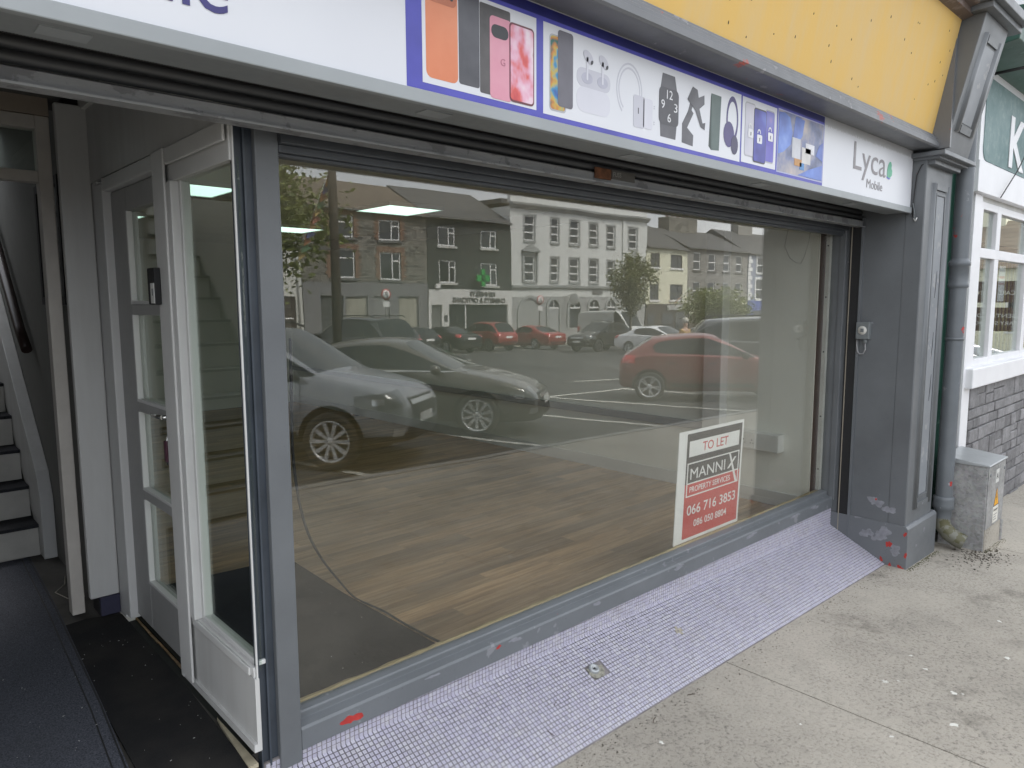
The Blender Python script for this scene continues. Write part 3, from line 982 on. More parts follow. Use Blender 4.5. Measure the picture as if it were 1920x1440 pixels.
bead_frame(pf, x0, x1, -0.50, z0, z1, 0.065).build('panel_moulding', M_grey, pil)
pi = MB()
for (a0, a1, b0, b1) in ((5.515, 5.53, .47, 2.60), (5.695, 5.71, .47, 2.60), (5.53, 5.695, 2.585, 2.60), (5.53, 5.695, .47, .485)):
    pi.box(a0, a1, -.508, -.499, b0, b1)
pi.build('inner_moulding', M_grey, pil, bevel=0.002)
bx(5.533, 5.692, -0.5025, -0.4995, 0.488, 2.582).build('sunk_panel', weathered_paint('panel_grey_paint', (0.21, 0.225, 0.245), wear=0.6, red=0.8, seed=1.5, pale=(0.30, 0.30, 0.31)), pil)
MB().prism([(-.525, -.15), (-.525, .285), (-.51, .305), (.12, .305), (.12, -.15)], 'x', 5.303, 5.905).build('plinth', M_greybase, pil, bevel=0.004)
cp = MB().box(5.33, 5.86, -.545, .1, 2.765, 2.80).box(5.27, 5.95, -.615, .1, 2.812, 2.840).box(5.30, 5.90, -.58, .1, 2.795, 2.815)
cp.build('capital', M_grey, pil, bevel=0.004)
for z_, x_ in ((1.98, 5.615), (1.55, 5.622), (1.25, 5.63)):
    MB().tube([(x_, -.5032, z_ - .09), (x_ + .012, -.5032, z_), (x_ + .02, -.5032, z_ + .10)], [0.0008, 0.0025, 0.0008], 5).build('paint_crack', M_black, pil)

# raked bracket above the pilaster
br = MB()
def fy(z): return -.585 - (z - 2.86) * 0.235
br.hexa([(5.36, fy(2.84), 2.84), (5.865, fy(2.84), 2.84), (5.865, -.2, 2.84), (5.36, -.2, 2.84), (5.36, fy(3.66), 3.66), (5.865, fy(3.66), 3.66), (5.865, -.2, 3.66), (5.36, -.2, 3.66)])
br = br.build('bracket', M_grey, shop, bevel=0.004)
bead_frame(MB(), 5.43, 5.80, fy(2.98), 2.98, 3.56, 0.075, 0.235).build('panel_moulding', M_grey, br)
MB().hexa([(5.515, fy(3.04) - .003, 3.04), (5.715, fy(3.04) - .003, 3.04), (5.715, fy(3.04) + .01, 3.04), (5.515, fy(3.04) + .01, 3.04),
           (5.515, fy(3.5) - .003, 3.5), (5.715, fy(3.5) - .003, 3.5), (5.715, fy(3.5) + .01, 3.5), (5.515, fy(3.5) + .01, 3.5)]).build('sunk_panel', MATS['panel_grey_paint'], br)
MB().box(5.30, 5.98, fy(3.66) - .05, -.2, 3.66, 3.70).box(5.27, 6.0, fy(3.7) - .08, -.2, 3.70, 3.76).build('bracket_cap', M_grey, br, bevel=0.004)
bx(5.336, 5.36, -.62, -.3, 2.86, 3.66).build('side_fillet', M_greycor, br)

# paint flaked to the old red and to pale undercoat, each flake with its own outline
def flake(cx, cz, r, plane, d, parent, mat, seed, sx=1.0, sz=1.0):
    random.seed(seed)
    n_ = 26
    pts = []
    for k in range(n_):
        th = 2 * math.pi * k / n_
        q = r * (.80 + .26 * math.sin(2 * th + seed) + .14 * math.sin(5 * th + 2.3 * seed) + random.uniform(-.09, .09))
        pts.append((cx + math.cos(th) * q * sx, cz + math.sin(th) * q * sz))
    mb = MB()
    if plane == 'y':
        mb.prism(pts, 'y', d, d - 0.0008)
    else:
        mb.prism(pts, 'x', d, d - 0.0008)
    return mb.build('paint_flake', mat, parent)


flake(1.235, .374, .026, 'y', 0.0, win, M_red, 2, 1.7, .85)
flake(1.95, .40, .010, 'y', 0.0, win, M_red, 6, 1.6, .8)
for k, (x_, r_) in enumerate(((2.05, .02), (2.6, .018), (3.3, .025), (4.1, .03), (4.7, .028), (1.6, .015), (5.0, .03))):
    flake(x_, .40, r_, 'y', 0.0, win, M_pale, 60 + k, 2.4, .5)
for k, (y_, z_, r_) in enumerate(((-.405, .155, .026), (-.508, .25, .016), (-.518, .10, .016), (-.42, -.005, .022), (-.36, .035, .016), (-.49, .0, .025), (-.30, .46, .009))):
    flake(y_, z_, r_, 'x', 5.303 if z_ < .3 else 5.3125, pil, M_red, 90 + k, .8, 1.2)
for k, (y_, z_, r_) in enumerate(((-.30, .44, .055), (-.39, .40, .045), (-.25, .20, .05), (-.36, .22, .07), (-.45, .12, .05))):
    flake(y_, z_, r_, 'x', 5.3034 if z_ < .3 else 5.3129, pil, M_pale, 120 + k, 1.0, .8)

# ------------------------------------------------------------------ entrance recess
rec = bx(0.885, 0.90, 0.0, 0.64, 0.405, 0.655).build('entrance_side_panel', M_whitedirty, shop)
sp_ = MB().box(0.886, 0.8988, 0.0105, 0.66, 0.655, 0.692).box(0.8988, 0.925, 0.04, 0.66, 0.655, 0.692).box(0.878, 0.886, 0.03, 0.66, 0.66, 0.688).box(0.892, 0.8985, 0.0, 0.010, 0.402, 2.42).box(0.872, 0.93, 0.505, 0.66, 0.692, 2.305).box(0.886, 0.8988, 0.0105, 0.66, 2.305, 2.42).box(0.8988, 0.93, 0.04, 0.66, 2.305, 2.42)
sp_.build('panel_frame', M_white, rec, bevel=0.005)
MB().box(0.862, 0.872, 0.54, 0.665, 0.43, 2.42).box(0.868, 0.878, 0.0105, 0.54, 2.36, 2.42).build('architrave', M_white, rec, bevel=0.005)
bx(0.874, 0.885, 0.0, 0.66, 0.405, 0.432).build('kick_strip', M_whitedirty, rec)
bx(0.905, 0.911, 0.0, 0.52, 0.68, 2.315).build('pane', M_glass2, rec)
gb2 = MB().box(0.9, 0.935, 0.485, 0.505, 0.692, 2.305).box(0.9, 0.935, 0.012, 0.485, 0.692, 0.708)
gb2.build('glazing_bead', M_white, rec, bevel=0.003)

door = MB()
door.box(0.905, 0.95, 0.70, 0.775, 0.42, 2.36).box(0.905, 0.95, 1.165, 1.385, 0.42, 2.36)
door.box(0.905, 0.95, 0.775, 1.165, 0.42, 0.635).box(0.905, 0.95, 0.775, 1.165, 2.262, 2.36)
for z in (1.040, 1.432, 1.850):
    door.box(0.905, 0.95, 0.775, 1.165, z - 0.022, z + 0.022)
door = door.build('shop_door', M_doorgrey, shop, bevel=0.004)
for (z0, z1) in ((0.635, 1.018), (1.062, 1.41), (1.454, 1.828), (1.872, 2.262)):
    bx(0.924, 0.930, 0.770, 1.170, z0 - .005, z1 + .005).build('pane', M_glass2, door)
    fb = MB().box(0.9, 0.924, 1.150, 1.165, z0, z1).box(0.9, 0.924, 0.775, 0.788, z0, z1).box(0.9, 0.924, 0.788, 1.150, z0, z0 + .014)
    fb.build('glazing_bead', M_white, door, bevel=0.002)
hd = MB().tube([(0.905, 0.735, 1.437), (0.868, 0.735, 1.437)], 0.009, 10).tube([(0.868, 0.735, 1.437), (0.862, 0.78, 1.438), (0.862, 0.83, 1.434), (0.864, 0.85, 1.440)], [0.009, 0.008, 0.007, 0.005], 8)
hd.build('handle', M_chrome, door)
bx(0.898, 0.905, 0.718, 0.752, 1.33, 1.47).build('lock_plate', M_chrome, door, bevel=0.002)
ky = MB().tube([(0.898, 0.735, 1.36), (0.885, 0.735, 1.36), (0.88, 0.735, 1.33), (0.88, 0.733, 1.25)], [0.003, 0.003, 0.006, 0.004], 6)
kb = root('key_bunch', (0.88, 0.735, 1.25), 'bunch of keys with a dark purple tag hanging in the shop door lock', 'keys')
ky.build('key', M_chrome, kb)
bx(0.872, 0.884, 0.720, 0.748, 1.262, 1.345).build('key_tag', plain('purple_fob', (0.07, 0.015, 0.035), 0.5), kb, bevel=0.004)
MB().box(0.872, 0.95, 1.388, 1.52, 0.40, 2.40).box(0.872, 0.95, 0.668, 0.698, 0.40, 2.40).box(0.872, 0.95, 0.698, 1.388, 2.362, 2.42).build('door_frame', M_white, shop, bevel=0.006)
bx(0.880, 0.96, 0.0, 1.66, 2.425, 2.80).build('over_door_panel', M_whitedirty, shop)
bx(0.886, 0.96, 1.523, 1.66, 0.36, 2.424).build('jamb_lining', M_white, shop)
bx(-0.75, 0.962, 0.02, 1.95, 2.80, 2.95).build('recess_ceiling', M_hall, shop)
bx(-0.90, -0.70, -0.42, 1.95, -0.3, 2.98).build('unseen_recess_wall', M_greyworn, shop)  # unseen wall, added and run forward to keep light out of the recess
bx(0.757, 0.884, 1.600, 1.640, 0.462, 2.765).build('boxed_corner', M_whitedirty, shop, bevel=0.006)
bx(0.80, 0.884, 1.605, 1.63, 0.365, 0.458).build('boxed_corner_base', plain('navy_patch', (0.03, 0.03, 0.06), 0.6), shop)
bx(0.80, 0.884, 1.641, 1.76, 0.36, 2.80).build('corner_core', M_black, shop)

# screen with transom between the recess and the stair hall
scn = MB().box(0.700, 0.756, 1.72, 1.79, 0.36, 2.72).box(-0.7, 0.700, 1.72, 1.79, 2.425, 2.475).box(-0.7, 0.700, 1.72, 1.79, 2.660, 2.72)
scn = scn.build('hall_screen', plain('cream_screen_paint', (0.50, 0.47, 0.43), 0.5), shop, bevel=0.004)
bx(-0.7, 0.700, 1.752, 1.758, 2.475, 2.660).build('pane', M_glass2, scn)
bx(-0.7, 0.756, 1.715, 1.80, 2.722, 2.80).build('header_board', plain('stained_header', (0.30, 0.25, 0.20), 0.7), scn)

# stair hall
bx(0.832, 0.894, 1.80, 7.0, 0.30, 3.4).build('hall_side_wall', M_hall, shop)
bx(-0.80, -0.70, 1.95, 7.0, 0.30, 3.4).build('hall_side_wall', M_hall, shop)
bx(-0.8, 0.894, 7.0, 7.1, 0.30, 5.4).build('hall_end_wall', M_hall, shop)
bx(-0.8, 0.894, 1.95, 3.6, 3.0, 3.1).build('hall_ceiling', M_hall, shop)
st = root('staircase', (0.0, 2.86, 0.355), 'steep staircase with white risers and dark treads in the dim hall', 'staircase')
M_riser = plain('riser_cream_paint', (0.44, 0.43, 0.40), 0.5)
M_tread = mat_carpet('dark_tread', (0.035, 0.036, 0.040))
for k in range(14):
    z0 = 0.355 + k * 0.196; y0 = 2.86 + k * 0.22
    bx(-0.69, 0.760, y0, y0 + 0.02, z0, z0 + 0.176).build('riser', M_riser, st)
    bx(-0.69, 0.760, y0 - 0.022, y0 + 0.221, z0 + 0.176, z0 + 0.196).build('tread', M_tread, st)
sg = MB().prism([(2.74, .355), (2.74, .72), (2.82, .88), (6.0, 3.72), (6.0, 3.2), (2.95, .5), (2.95, .355)], 'x', 0.762, 0.830)
sg.build('stringer', M_whitedirty, st, bevel=0.004)
MB().tube([(0.79, 2.95, 1.60), (0.785, 3.1, 1.72), (0.785, 5.6, 3.95)], [0.03, 0.03, 0.03], 10).build('handrail', plain('dark_handrail', (0.025, 0.012, 0.010), 0.35), st)
fr_ = root('letter_rack', (0.82, 2.2, 1.87), 'dark framed rack of pale card pockets hung on the hall wall', 'rack')
MB().box(0.807, 0.832, 1.92, 1.96, 1.87, 2.5).box(0.807, 0.832, 2.44, 2.48, 1.87, 2.5).box(0.807, 0.832, 1.96, 2.44, 1.87, 1.91).box(0.807, 0.832, 1.96, 2.44, 2.46, 2.5).build('frame', M_black, fr_)
for k in range(4):
    bx(0.818, 0.832, 1.975, 2.425, 1.925 + k * .135, 2.035 + k * .135).build('card_pocket', plain('card_%s' % 'abcd'[k], (0.10, 0.10, 0.10), 0.6), fr_)

# floors of the recess
tag(bx(-0.9, 0.884, 0.0, 7.0, -0.2, 0.352).build('entrance_floor', plain('dark_slate_floor', (0.060, 0.056, 0.050), 0.75, vary=0.35, scale=5, bump=0.2)), kind='structure')
M_thr = plain('worn_threshold', (0.36, 0.32, 0.23), 0.85, vary=0.25, scale=14, bump=0.3)
MB().prism([(0.852, 0.0), (0.884, 0.0), (0.884, 0.36), (0.876, .30)], 'z', 0.3525, 0.366).build('threshold', M_thr, shop)
mm = MB().prism([(0.575, 0.005), (0.86, 0.005), (0.868, .34), (0.882, 0.70), (0.882, 1.58), (0.74, 1.64), (0.62, 1.62)], 'z', 0.3525, 0.361)
single(mm, 'entrance_mat', M_mat, 'black ribbed rubber mat with white specks at the shop door', 'mat')
rn = MB().prism([(-0.6, 0.004), (0.545, 0.004), (0.60, 0.75), (0.66, 1.8), (0.70, 2.83), (-0.6, 2.83)], 'z', 0.3525, 0.3645)
rt = root('carpet_runner', (0.0, 1.4, 0.3525), 'navy carpet runner leading from the doorway to the stairs', 'carpet')
rn.build('pile', M_carpet, rt)
MB().prism([(0.535, 0.03), (0.54, 0.03), (0.597, 0.75), (0.655, 1.8), (0.695, 2.82), (0.69, 2.82), (0.65, 1.8), (0.592, .75)], 'z', 0.3645, 0.3665).build('binding', M_black, rt)
MB().prism([(0.50, 0.03), (0.505, 0.03), (0.562, 0.75), (0.62, 1.8), (0.66, 2.82), (0.655, 2.82), (0.615, 1.8), (0.557, .75)], 'z', 0.3645, 0.3655).build('stitch_line', M_black, rt)
wr = MB().tube([(0.79, 2.35, .358), (0.76, 2.2, .362), (0.70, 2.12, .358), (0.73, 1.98, .36), (0.79, 1.9, .375), (0.795, 1.95, .5), (0.796, 1.98, .75)], 0.0022, 5)
single(wr, 'loose_wire', plain('pale_wire', (0.45, 0.42, 0.36), 0.6), 'thin pale wire curled on the dark hall floor', 'wire')
lint = MB()
random.seed(33)
for k in range(55):
    x = random.uniform(0.3, 0.86); yv = random.uniform(0.02, 1.5); z = 0.3668
    a_ = random.uniform(0, 3.14); l_ = random.choice([.0006, .0008, .0012, .003]); w_ = random.uniform(.0004, .0008)
    d = Vector((math.cos(a_), math.sin(a_), 0)) * l_; n_ = Vector((-math.sin(a_), math.cos(a_), 0)) * w_; c = Vector((x, yv, z))
    lint.hexa([c - d - n_, c + d - n_, c + d + n_, c - d + n_, c - d - n_ + Vector((0, 0, .001)), c + d - n_ + Vector((0, 0, .001)), c + d + n_ + Vector((0, 0, .001)), c - d + n_ + Vector((0, 0, .001))])
for k in range(40):
    c = Vector((random.uniform(1.0, 1.88), random.uniform(.15, 1.8), .2935)); l_ = random.choice([.0006, .001, .0014])
    lint.box(c.x - l_, c.x + l_, c.y - l_, c.y + l_, c.z, c.z + .001)
tag(lint.build('lint_specks', M_speck), 'white specks of lint scattered on the dark mats', 'lint', kind='stuff')

# things inside the shop
im = MB().prism([(0.97, 0.145), (1.93, 0.145), (1.90, 0.42), (1.885, 1.2), (1.91, 1.93), (0.97, 2.02)], 'z', 0.2855, 0.293)
single(im, 'shop_mat', M_matin, 'large black ribbed mat on the wood floor just inside the glass', 'mat')
cbp = [(1.15, .20, 1.75), (1.155, .22, 1.51), (1.166, .25, 1.367), (1.191, .29, 1.236), (1.241, .36, 1.088), (1.334, .48, .919), (1.484, .66, .729), (1.68, .88, .516), (1.89, 1.10, .30), (1.90, .97, .297), (1.912, .84, .297), (1.908, .64, .297), (1.925, .42, .29), (1.95, .2, .29)]
cc = []
for i in range(len(cbp) - 1):
    p0, p1, p2, p3 = [Vector(cbp[max(0, min(len(cbp) - 1, i + d))]) for d in (-1, 0, 1, 2)]
    for k in range(5):
        t_ = k / 5
        cc.append(0.5 * ((2 * p1) + (p2 - p0) * t_ + (2 * p0 - 5 * p1 + 4 * p2 - p3) * t_ ** 2 + (-p0 + 3 * p1 - 3 * p2 + p3) * t_ ** 3))
cc.append(Vector(cbp[-1]))
single(MB().tube(cc, 0.0055, 6), 'power_cable', M_rubber, 'black cable curving down to the floor inside the display window', 'cable')
tk = root('socket_trunking', (5.2, 0.52, 0.70), 'white plastic trunking with twin sockets on the shop side wall', 'socket')
bx(5.135, 5.23, 0.36, 0.685, 0.715, 0.852).build('trunking', M_plasticwhite, tk, bevel=0.006)
pt_ = bx(5.128, 5.135, 0.548, 0.675, 0.728, 0.838).build('socket_plate', M_plasticwhite, tk, bevel=0.002)
for yy in (0.575, 0.645):
    for (dy, dz, h_) in ((0, .012, .010), (-.011, -.012, .006), (.011, -.012, .006)):
        bx(5.1272, 5.1282, yy + dy - .003, yy + dy + .003, .78 + dz - h_ / 2, .78 + dz + h_ / 2).build('socket_pin_hole', M_black, pt_)
single(MB().tube([(5.226, .225, 2.38), (5.222, .232, 2.30), (5.222, .262, 2.19), (5.224, .285, 2.15), (5.22, .32, 2.155), (5.222, .37, 2.19), (5.222, .415, 2.28), (5.226, .40, 2.38), (5.226, .38, 2.45)], 0.0022, 5), 'wall_wire', plain('loop_wire', (0.42, 0.40, 0.36), 0.6), 'thin pale wire loop hanging on the shop side wall', 'wire')
db = root('intercom', (0.868, 0.66, 1.87), 'black and white electronic doorbell box on the white door frame', 'intercom')
bx(0.838, 0.8615, 0.625, 0.705, 1.872, 2.006).build('case', M_black, db, bevel=0.004)
bx(0.836, 0.838, 0.628, 0.668, 1.876, 1.95).build('front_plate', M_plasticwhite, db)
bx(0.8352, 0.836, 0.640, 0.652, 1.905, 1.93).build('button', M_plasticgrey, db)
# ------------------------------------------------------------------ fascia sign
def mat_fascia():
    k = NT('fascia_vinyl')
    g = k.n('NewGeometry'); sp = k.n('SeparateXYZ'); k.l(g.outputs['Position'], sp.inputs[0])
    v = k.world_coord()
    n1 = k.noise(v, 60.0, 8, 0.75); n2 = k.noise(v, 1.2, 4)
    edge = k.math('MULTIPLY', k.math('SUBTRACT', sp.outputs['Z'], 2.775), 14.0, True)
    peel = k.ramp(k.math('MULTIPLY', edge, k.math('ADD', n1, 0.35)), [(0.42, 0.0), (0.56, 0.75)])
    c = k.mix(k.ramp(n2, [(0.3, 0), (0.7, 1)]), (0.64, 0.65, 0.69), (0.70, 0.71, 0.745))
    c = k.mix(peel, c, (0.40, 0.40, 0.40))
    k.bsdf(c, 0.33, 0.0, k.bump(n1, 0.04, 0.002))
    return k.m


def rrect(x0, x1, z0, z1, r, n=4):
    pts = []
    for (cx, cz, a0) in ((x1 - r, z1 - r, 0), (x0 + r, z1 - r, 90), (x0 + r, z0 + r, 180), (x1 - r, z0 + r, 270)):
        for k in range(n + 1):
            th = R(a0 + 90 * k / n); pts.append((cx + r * math.cos(th), cz + r * math.sin(th)))
    return pts


def ell(cx, cz, rx, rz, n=18, a=0.0):
    out = []
    for k in range(n):
        t_ = 2 * math.pi * k / n; u, v = rx * math.cos(t_), rz * math.sin(t_)
        out.append((cx + u * math.cos(a) - v * math.sin(a), cz + u * math.sin(a) + v * math.cos(a)))
    return out


sg = root('fascia_sign', (3.0, -0.41, 2.494), 'long white fascia sign printed with phones, chargers and earphones on blue borders', 'sign')
bx(-1.6, 5.306, -0.415, -0.4005, 2.494, 2.862).build('sign_panel', mat_fascia(), sg)
LY = [-0.4152]
NM = {}


def ink(name, col, rough=0.38, vary=0.12, scale=14):
    if name not in NM: NM[name] = plain(name, col, rough, vary=vary, scale=scale, bump=0.03)
    return NM[name]


def prt(name, poly, mat, lay, parent=None):
    y_ = -0.415 - 0.0006 * lay
    return MB().prism(poly, 'y', y_ + 0.0005, y_ - 0.0001).build(name, mat, parent or sg)


def rct(x0, x1, z0, z1): return [(x0, z0), (x1, z0), (x1, z1), (x0, z1)]


NAVY = ink('print_navy', (0.012, 0.014, 0.13)); INDIGO = M_blue
prt('blue_border', rct(1.240, 3.955, 2.497, 2.858), INDIGO, 1)
prt('navy_band', rct(1.247, 3.950, 2.826, 2.857), NAVY, 2)
WPANEL = MATS['fascia_vinyl']
prt('white_panel', rct(1.296, 1.764, 2.518, 2.812), WPANEL, 2)
prt('white_panel', rct(1.797, 3.085, 2.514, 2.812), WPANEL, 2)
prt('white_panel', rct(3.098, 3.424, 2.518, 2.810), WPANEL, 2)


def mat_photo(name, stops, scale, detail=4, seed=0.0, stretch=(1, 1, 1), rough=0.35):
    k = NT(name)
    v = k.world_coord(stretch)
    ad = k.n('VectorMath'); ad.operation = 'ADD'; ad.inputs[1].default_value = (seed, seed, seed); k.l(v, ad.inputs[0])
    n_ = k.noise(ad.outputs[0], scale, detail, 0.5)
    k.bsdf(k.ramp(n_, stops), rough)
    return k.m


orange = mat_photo('print_orange', [(0.3, (0.62, 0.18, 0.075)), (0.7, (0.72, 0.26, 0.13))], 6)
prt('printed_phone', rrect(1.309, 1.428, 2.536, 2.845, 0.02), orange, 3)
prt('printed_camera_bar', rrect(1.316, 1.424, 2.752, 2.84, 0.018), ink('print_orange_dark', (0.50, 0.16, 0.08)), 4)
for cx, cz, r_ in ((1.335, 2.805, .015), (1.365, 2.795, .015), (1.405, 2.775, .006)):
    prt('printed_lens', ell(cx, cz, r_, r_), ink('print_lens', (0.03, 0.03, 0.035)), 5)
slate = mat_photo('print_slate', [(0.3, (0.045, 0.045, 0.055)), (0.7, (0.10, 0.10, 0.115))], 8, 6)
prt('printed_phone', rrect(1.432, 1.514, 2.540, 2.84, 0.008), slate, 3)
prt('printed_phone', rrect(1.516, 1.645, 2.530, 2.800, 0.006), mat_photo('print_graphite', [(0.3, (0.05, 0.045, 0.045)), (0.7, (0.13, 0.12, 0.12))], 8, 6, 3), 3)
pink = mat_photo('print_pink', [(0.3, (0.60, 0.22, 0.30)), (0.7, (0.72, 0.36, 0.44))], 5)
prt('printed_phone', rrect(1.557, 1.650, 2.522, 2.772, 0.014), pink, 4)
prt('printed_camera_bar', rrect(1.563, 1.636, 2.708, 2.748, 0.019), ink('print_lens', (0.03, 0.03, 0.035)), 5)
text_mesh('G', 0.02, ink('print_pink_dark', (0.45, 0.16, 0.22)), sg, 'printed_mark', (1.602, -0.4182, 2.628), height=0.022, extr=0.0003)
prt('printed_phone', rrect(1.640, 1.752, 2.526, 2.772, 0.014), ink('print_phone_edge', (0.14, 0.035, 0.05)), 5)
prt('printed_screen', rrect(1.645, 1.747, 2.532, 2.766, 0.011), mat_photo('print_petals', [(0.30, (0.50, 0.05, 0.06)), (0.40, (0.65, 0.10, 0.09)), (0.50, (0.72, 0.38, 0.50)), (0.62, (0.80, 0.66, 0.72)), (0.75, (0.30, 0.10, 0.12))], 13, 3, 1.7, (1.0, 1.0, 0.7)), 6)
# blue phone with screen protector
prt('printed_phone', rrect(1.826, 1.910, 2.530, 2.782, 0.014), ink('print_phone_silver', (0.42, 0.43, 0.46)), 3)
prt('printed_screen', rrect(1.831, 1.905, 2.536, 2.777, 0.011), mat_photo('print_wallpaper', [(0.30, (0.02, 0.03, 0.30)), (0.44, (0.03, 0.25, 0.45)), (0.52, (0.50, 0.38, 0.06)), (0.57, (0.55, 0.20, 0.03)), (0.64, (0.02, 0.12, 0.10))], 16, 2, 9.0), 4)
prt('printed_protector', rrect(1.867, 1.944, 2.550, 2.802, 0.012), ink('print_glass_grey', (0.13, 0.125, 0.15)), 5)
# earphones in their case
WH = ink('print_soft_white', (0.62, 0.62, 0.68), vary=.03, scale=4); WH2 = ink('print_shade', (0.52, 0.52, 0.58), vary=.03, scale=4)
prt('printed_case', rrect(1.965, 2.150, 2.553, 2.640, 0.035), WH, 3)
prt('printed_case_lid', rrect(1.965, 2.150, 2.640, 2.705, 0.028), WH2, 3)
for cx in (2.02, 2.105):
    prt('printed_bud_well', ell(cx, 2.672, .030, .020), ink('print_shade_dark', (0.42, 0.42, 0.50)), 4)
    prt('printed_stem', rrect(cx - .005, cx + .005, 2.665, 2.745, .004), WH, 5)
    prt('printed_earbud', ell(cx + .006, 2.745, .030, .018, 16, -.6), WH2, 5)
    prt('printed_bud_tip', ell(cx + .024, 2.730, .006, .009, 10, -.6), ink('print_lens', (0.03, 0.03, 0.035)), 6)
# charging cable and plug
def arc_band(cx, cz, r0, r1, a0, a1, sx=1.0, sz=1.0, n=20):
    o_ = [(cx + r1 * sx * math.cos(R(a0 + (a1 - a0) * k / n)), cz + r1 * sz * math.sin(R(a0 + (a1 - a0) * k / n))) for k in range(n + 1)]
    i_ = [(cx + r0 * sx * math.cos(R(a0 + (a1 - a0) * k / n)), cz + r0 * sz * math.sin(R(a0 + (a1 - a0) * k / n))) for k in range(n, -1, -1)]
    return o_ + i_
def band(name, cx, cz, r0, r1, a0, a1, sx, sz, mat, lay, n=20):
    y_ = -0.415 - 0.0006 * lay
    mb = MB()
    for k in range(n):
        t0_, t1_ = R(a0 + (a1 - a0) * k / n), R(a0 + (a1 - a0) * (k + 1) / n)
        q = [(cx + r * sx * math.cos(t), cz + r * sz * math.sin(t)) for r, t in ((r0, t0_), (r1, t0_), (r1, t1_), (r0, t1_))]
        mb.prism(q, 'y', y_ + .0005, y_ - .0001)
    return mb.build(name, mat, sg)
band('printed_cable', 2.265, 2.675, .082, .088, -10, 235, .9, 1.15, WH2, 3)
band('printed_cable', 2.265, 2.675, .068, .074, -10, 235, .9, 1.15, WH2, 3)
prt('printed_plug', rrect(2.290, 2.358, 2.548, 2.668, .010), WH2, 4)
prt('printed_plug', rrect(2.352, 2.412, 2.552, 2.666, .010), WH, 4)
prt('printed_port', rct(2.318, 2.322, 2.600, 2.622), ink('print_lens', (0.03, 0.03, 0.035)), 5)
for z_ in (2.575, 2.635):
    prt('printed_pin', rct(2.420, 2.428, z_, z_ + .003), WH2, 4); prt('printed_pin', rct(2.420, 2.428, z_ + .008, z_ + .011), WH2, 4)
# watch
BK = mat_photo('print_charcoal', [(0.3, (0.055, 0.055, 0.065)), (0.7, (0.11, 0.11, 0.125))], 9, 6)
prt('printed_strap', [(2.468, 2.538), (2.572, 2.538), (2.580, 2.60), (2.588, 2.66), (2.580, 2.72), (2.560, 2.785), (2.476, 2.785), (2.462, 2.72), (2.456, 2.66), (2.462, 2.60)], BK, 3)
prt('printed_watch_face', rrect(2.454, 2.590, 2.588, 2.732, .022), ink('print_watch', (0.06, 0.06, 0.07)), 4)
for s_, x_, z_, w_ in (('12', 2.505, 2.690, .040), ('3', 2.556, 2.645, .024), ('6', 2.512, 2.600, .024), ('9', 2.468, 2.648, .024)):
    text_mesh(s_, 0.05, ink('print_white', (0.72, 0.72, 0.74)), sg, 'printed_digit', (x_, -0.4182, z_), width=w_, height=.034, extr=0.0003)
# phone holder
prt('printed_holder_arm', [(2.618, 2.535), (2.70, 2.530), (2.702, 2.575), (2.655, 2.600), (2.700, 2.665), (2.672, 2.685), (2.618, 2.612)], BK, 3)
prt('printed_holder_arm', [(2.672, 2.650), (2.715, 2.742), (2.690, 2.745), (2.652, 2.652)], BK, 4)
prt('printed_holder_clamp', [(2.652, 2.715), (2.690, 2.772), (2.725, 2.765), (2.735, 2.735), (2.778, 2.752), (2.780, 2.715), (2.742, 2.690), (2.768, 2.635), (2.790, 2.640), (2.786, 2.610), (2.755, 2.618), (2.712, 2.680)], BK, 5)
# power bank
prt('printed_power_bank', [(2.822, 2.548), (2.842, 2.535), (2.836, 2.750), (2.832, 2.768)], ink('print_bank_dark', (0.035, 0.055, 0.05)), 3)
prt('printed_power_bank', [(2.842, 2.535), (2.905, 2.540), (2.914, 2.772), (2.834, 2.772)], ink('print_bank', (0.085, 0.125, 0.115)), 4)
# headphones
band('printed_headband', 3.012, 2.690, .040, .052, -60, 195, .98, 1.95, ink('print_violet', (0.07, 0.055, 0.18)), 3)
prt('printed_ear_cup', ell(2.985, 2.622, .045, .056), ink('print_violet', (0.07, 0.055, 0.18)), 4)
prt('printed_ear_cup', ell(3.035, 2.582, .030, .042), ink('print_violet_dark', (0.05, 0.045, 0.10)), 5)
# unlocked phones
for (x0, x1, z0, z1, cm, sm) in ((3.122, 3.215, 2.548, 2.792, 'print_phone_pale', [(0.3, (0.50, 0.50, 0.58)), (0.6, (0.62, 0.60, 0.66))]),
                                 (3.312, 3.402, 2.542, 2.788, 'print_phone_sunset', [(0.35, (0.10, 0.08, 0.45)), (0.5, (0.20, 0.20, 0.55)), (0.65, (0.70, 0.35, 0.45))]),
                                 (3.202, 3.320, 2.530, 2.778, 'print_phone_blue', [(0.3, (0.03, 0.03, 0.22)), (0.5, (0.08, 0.09, 0.45)), (0.65, (0.16, 0.22, 0.60))])):
    dark_ = x0 > 3.2 and x0 < 3.3
    prt('printed_phone', rrect(x0, x1, z0, z1, .014), ink('print_phone_rim', (0.05, 0.05, 0.07)) if dark_ else ink('print_phone_rim_pale', (0.42, 0.42, 0.45)), 3 + 2 * dark_)
    prt('printed_screen', rrect(x0 + .004, x1 - .004, z0 + .006, z1 - .006, .011), mat_photo(cm, sm, 6, 2, x0), 4 + 2 * dark_)
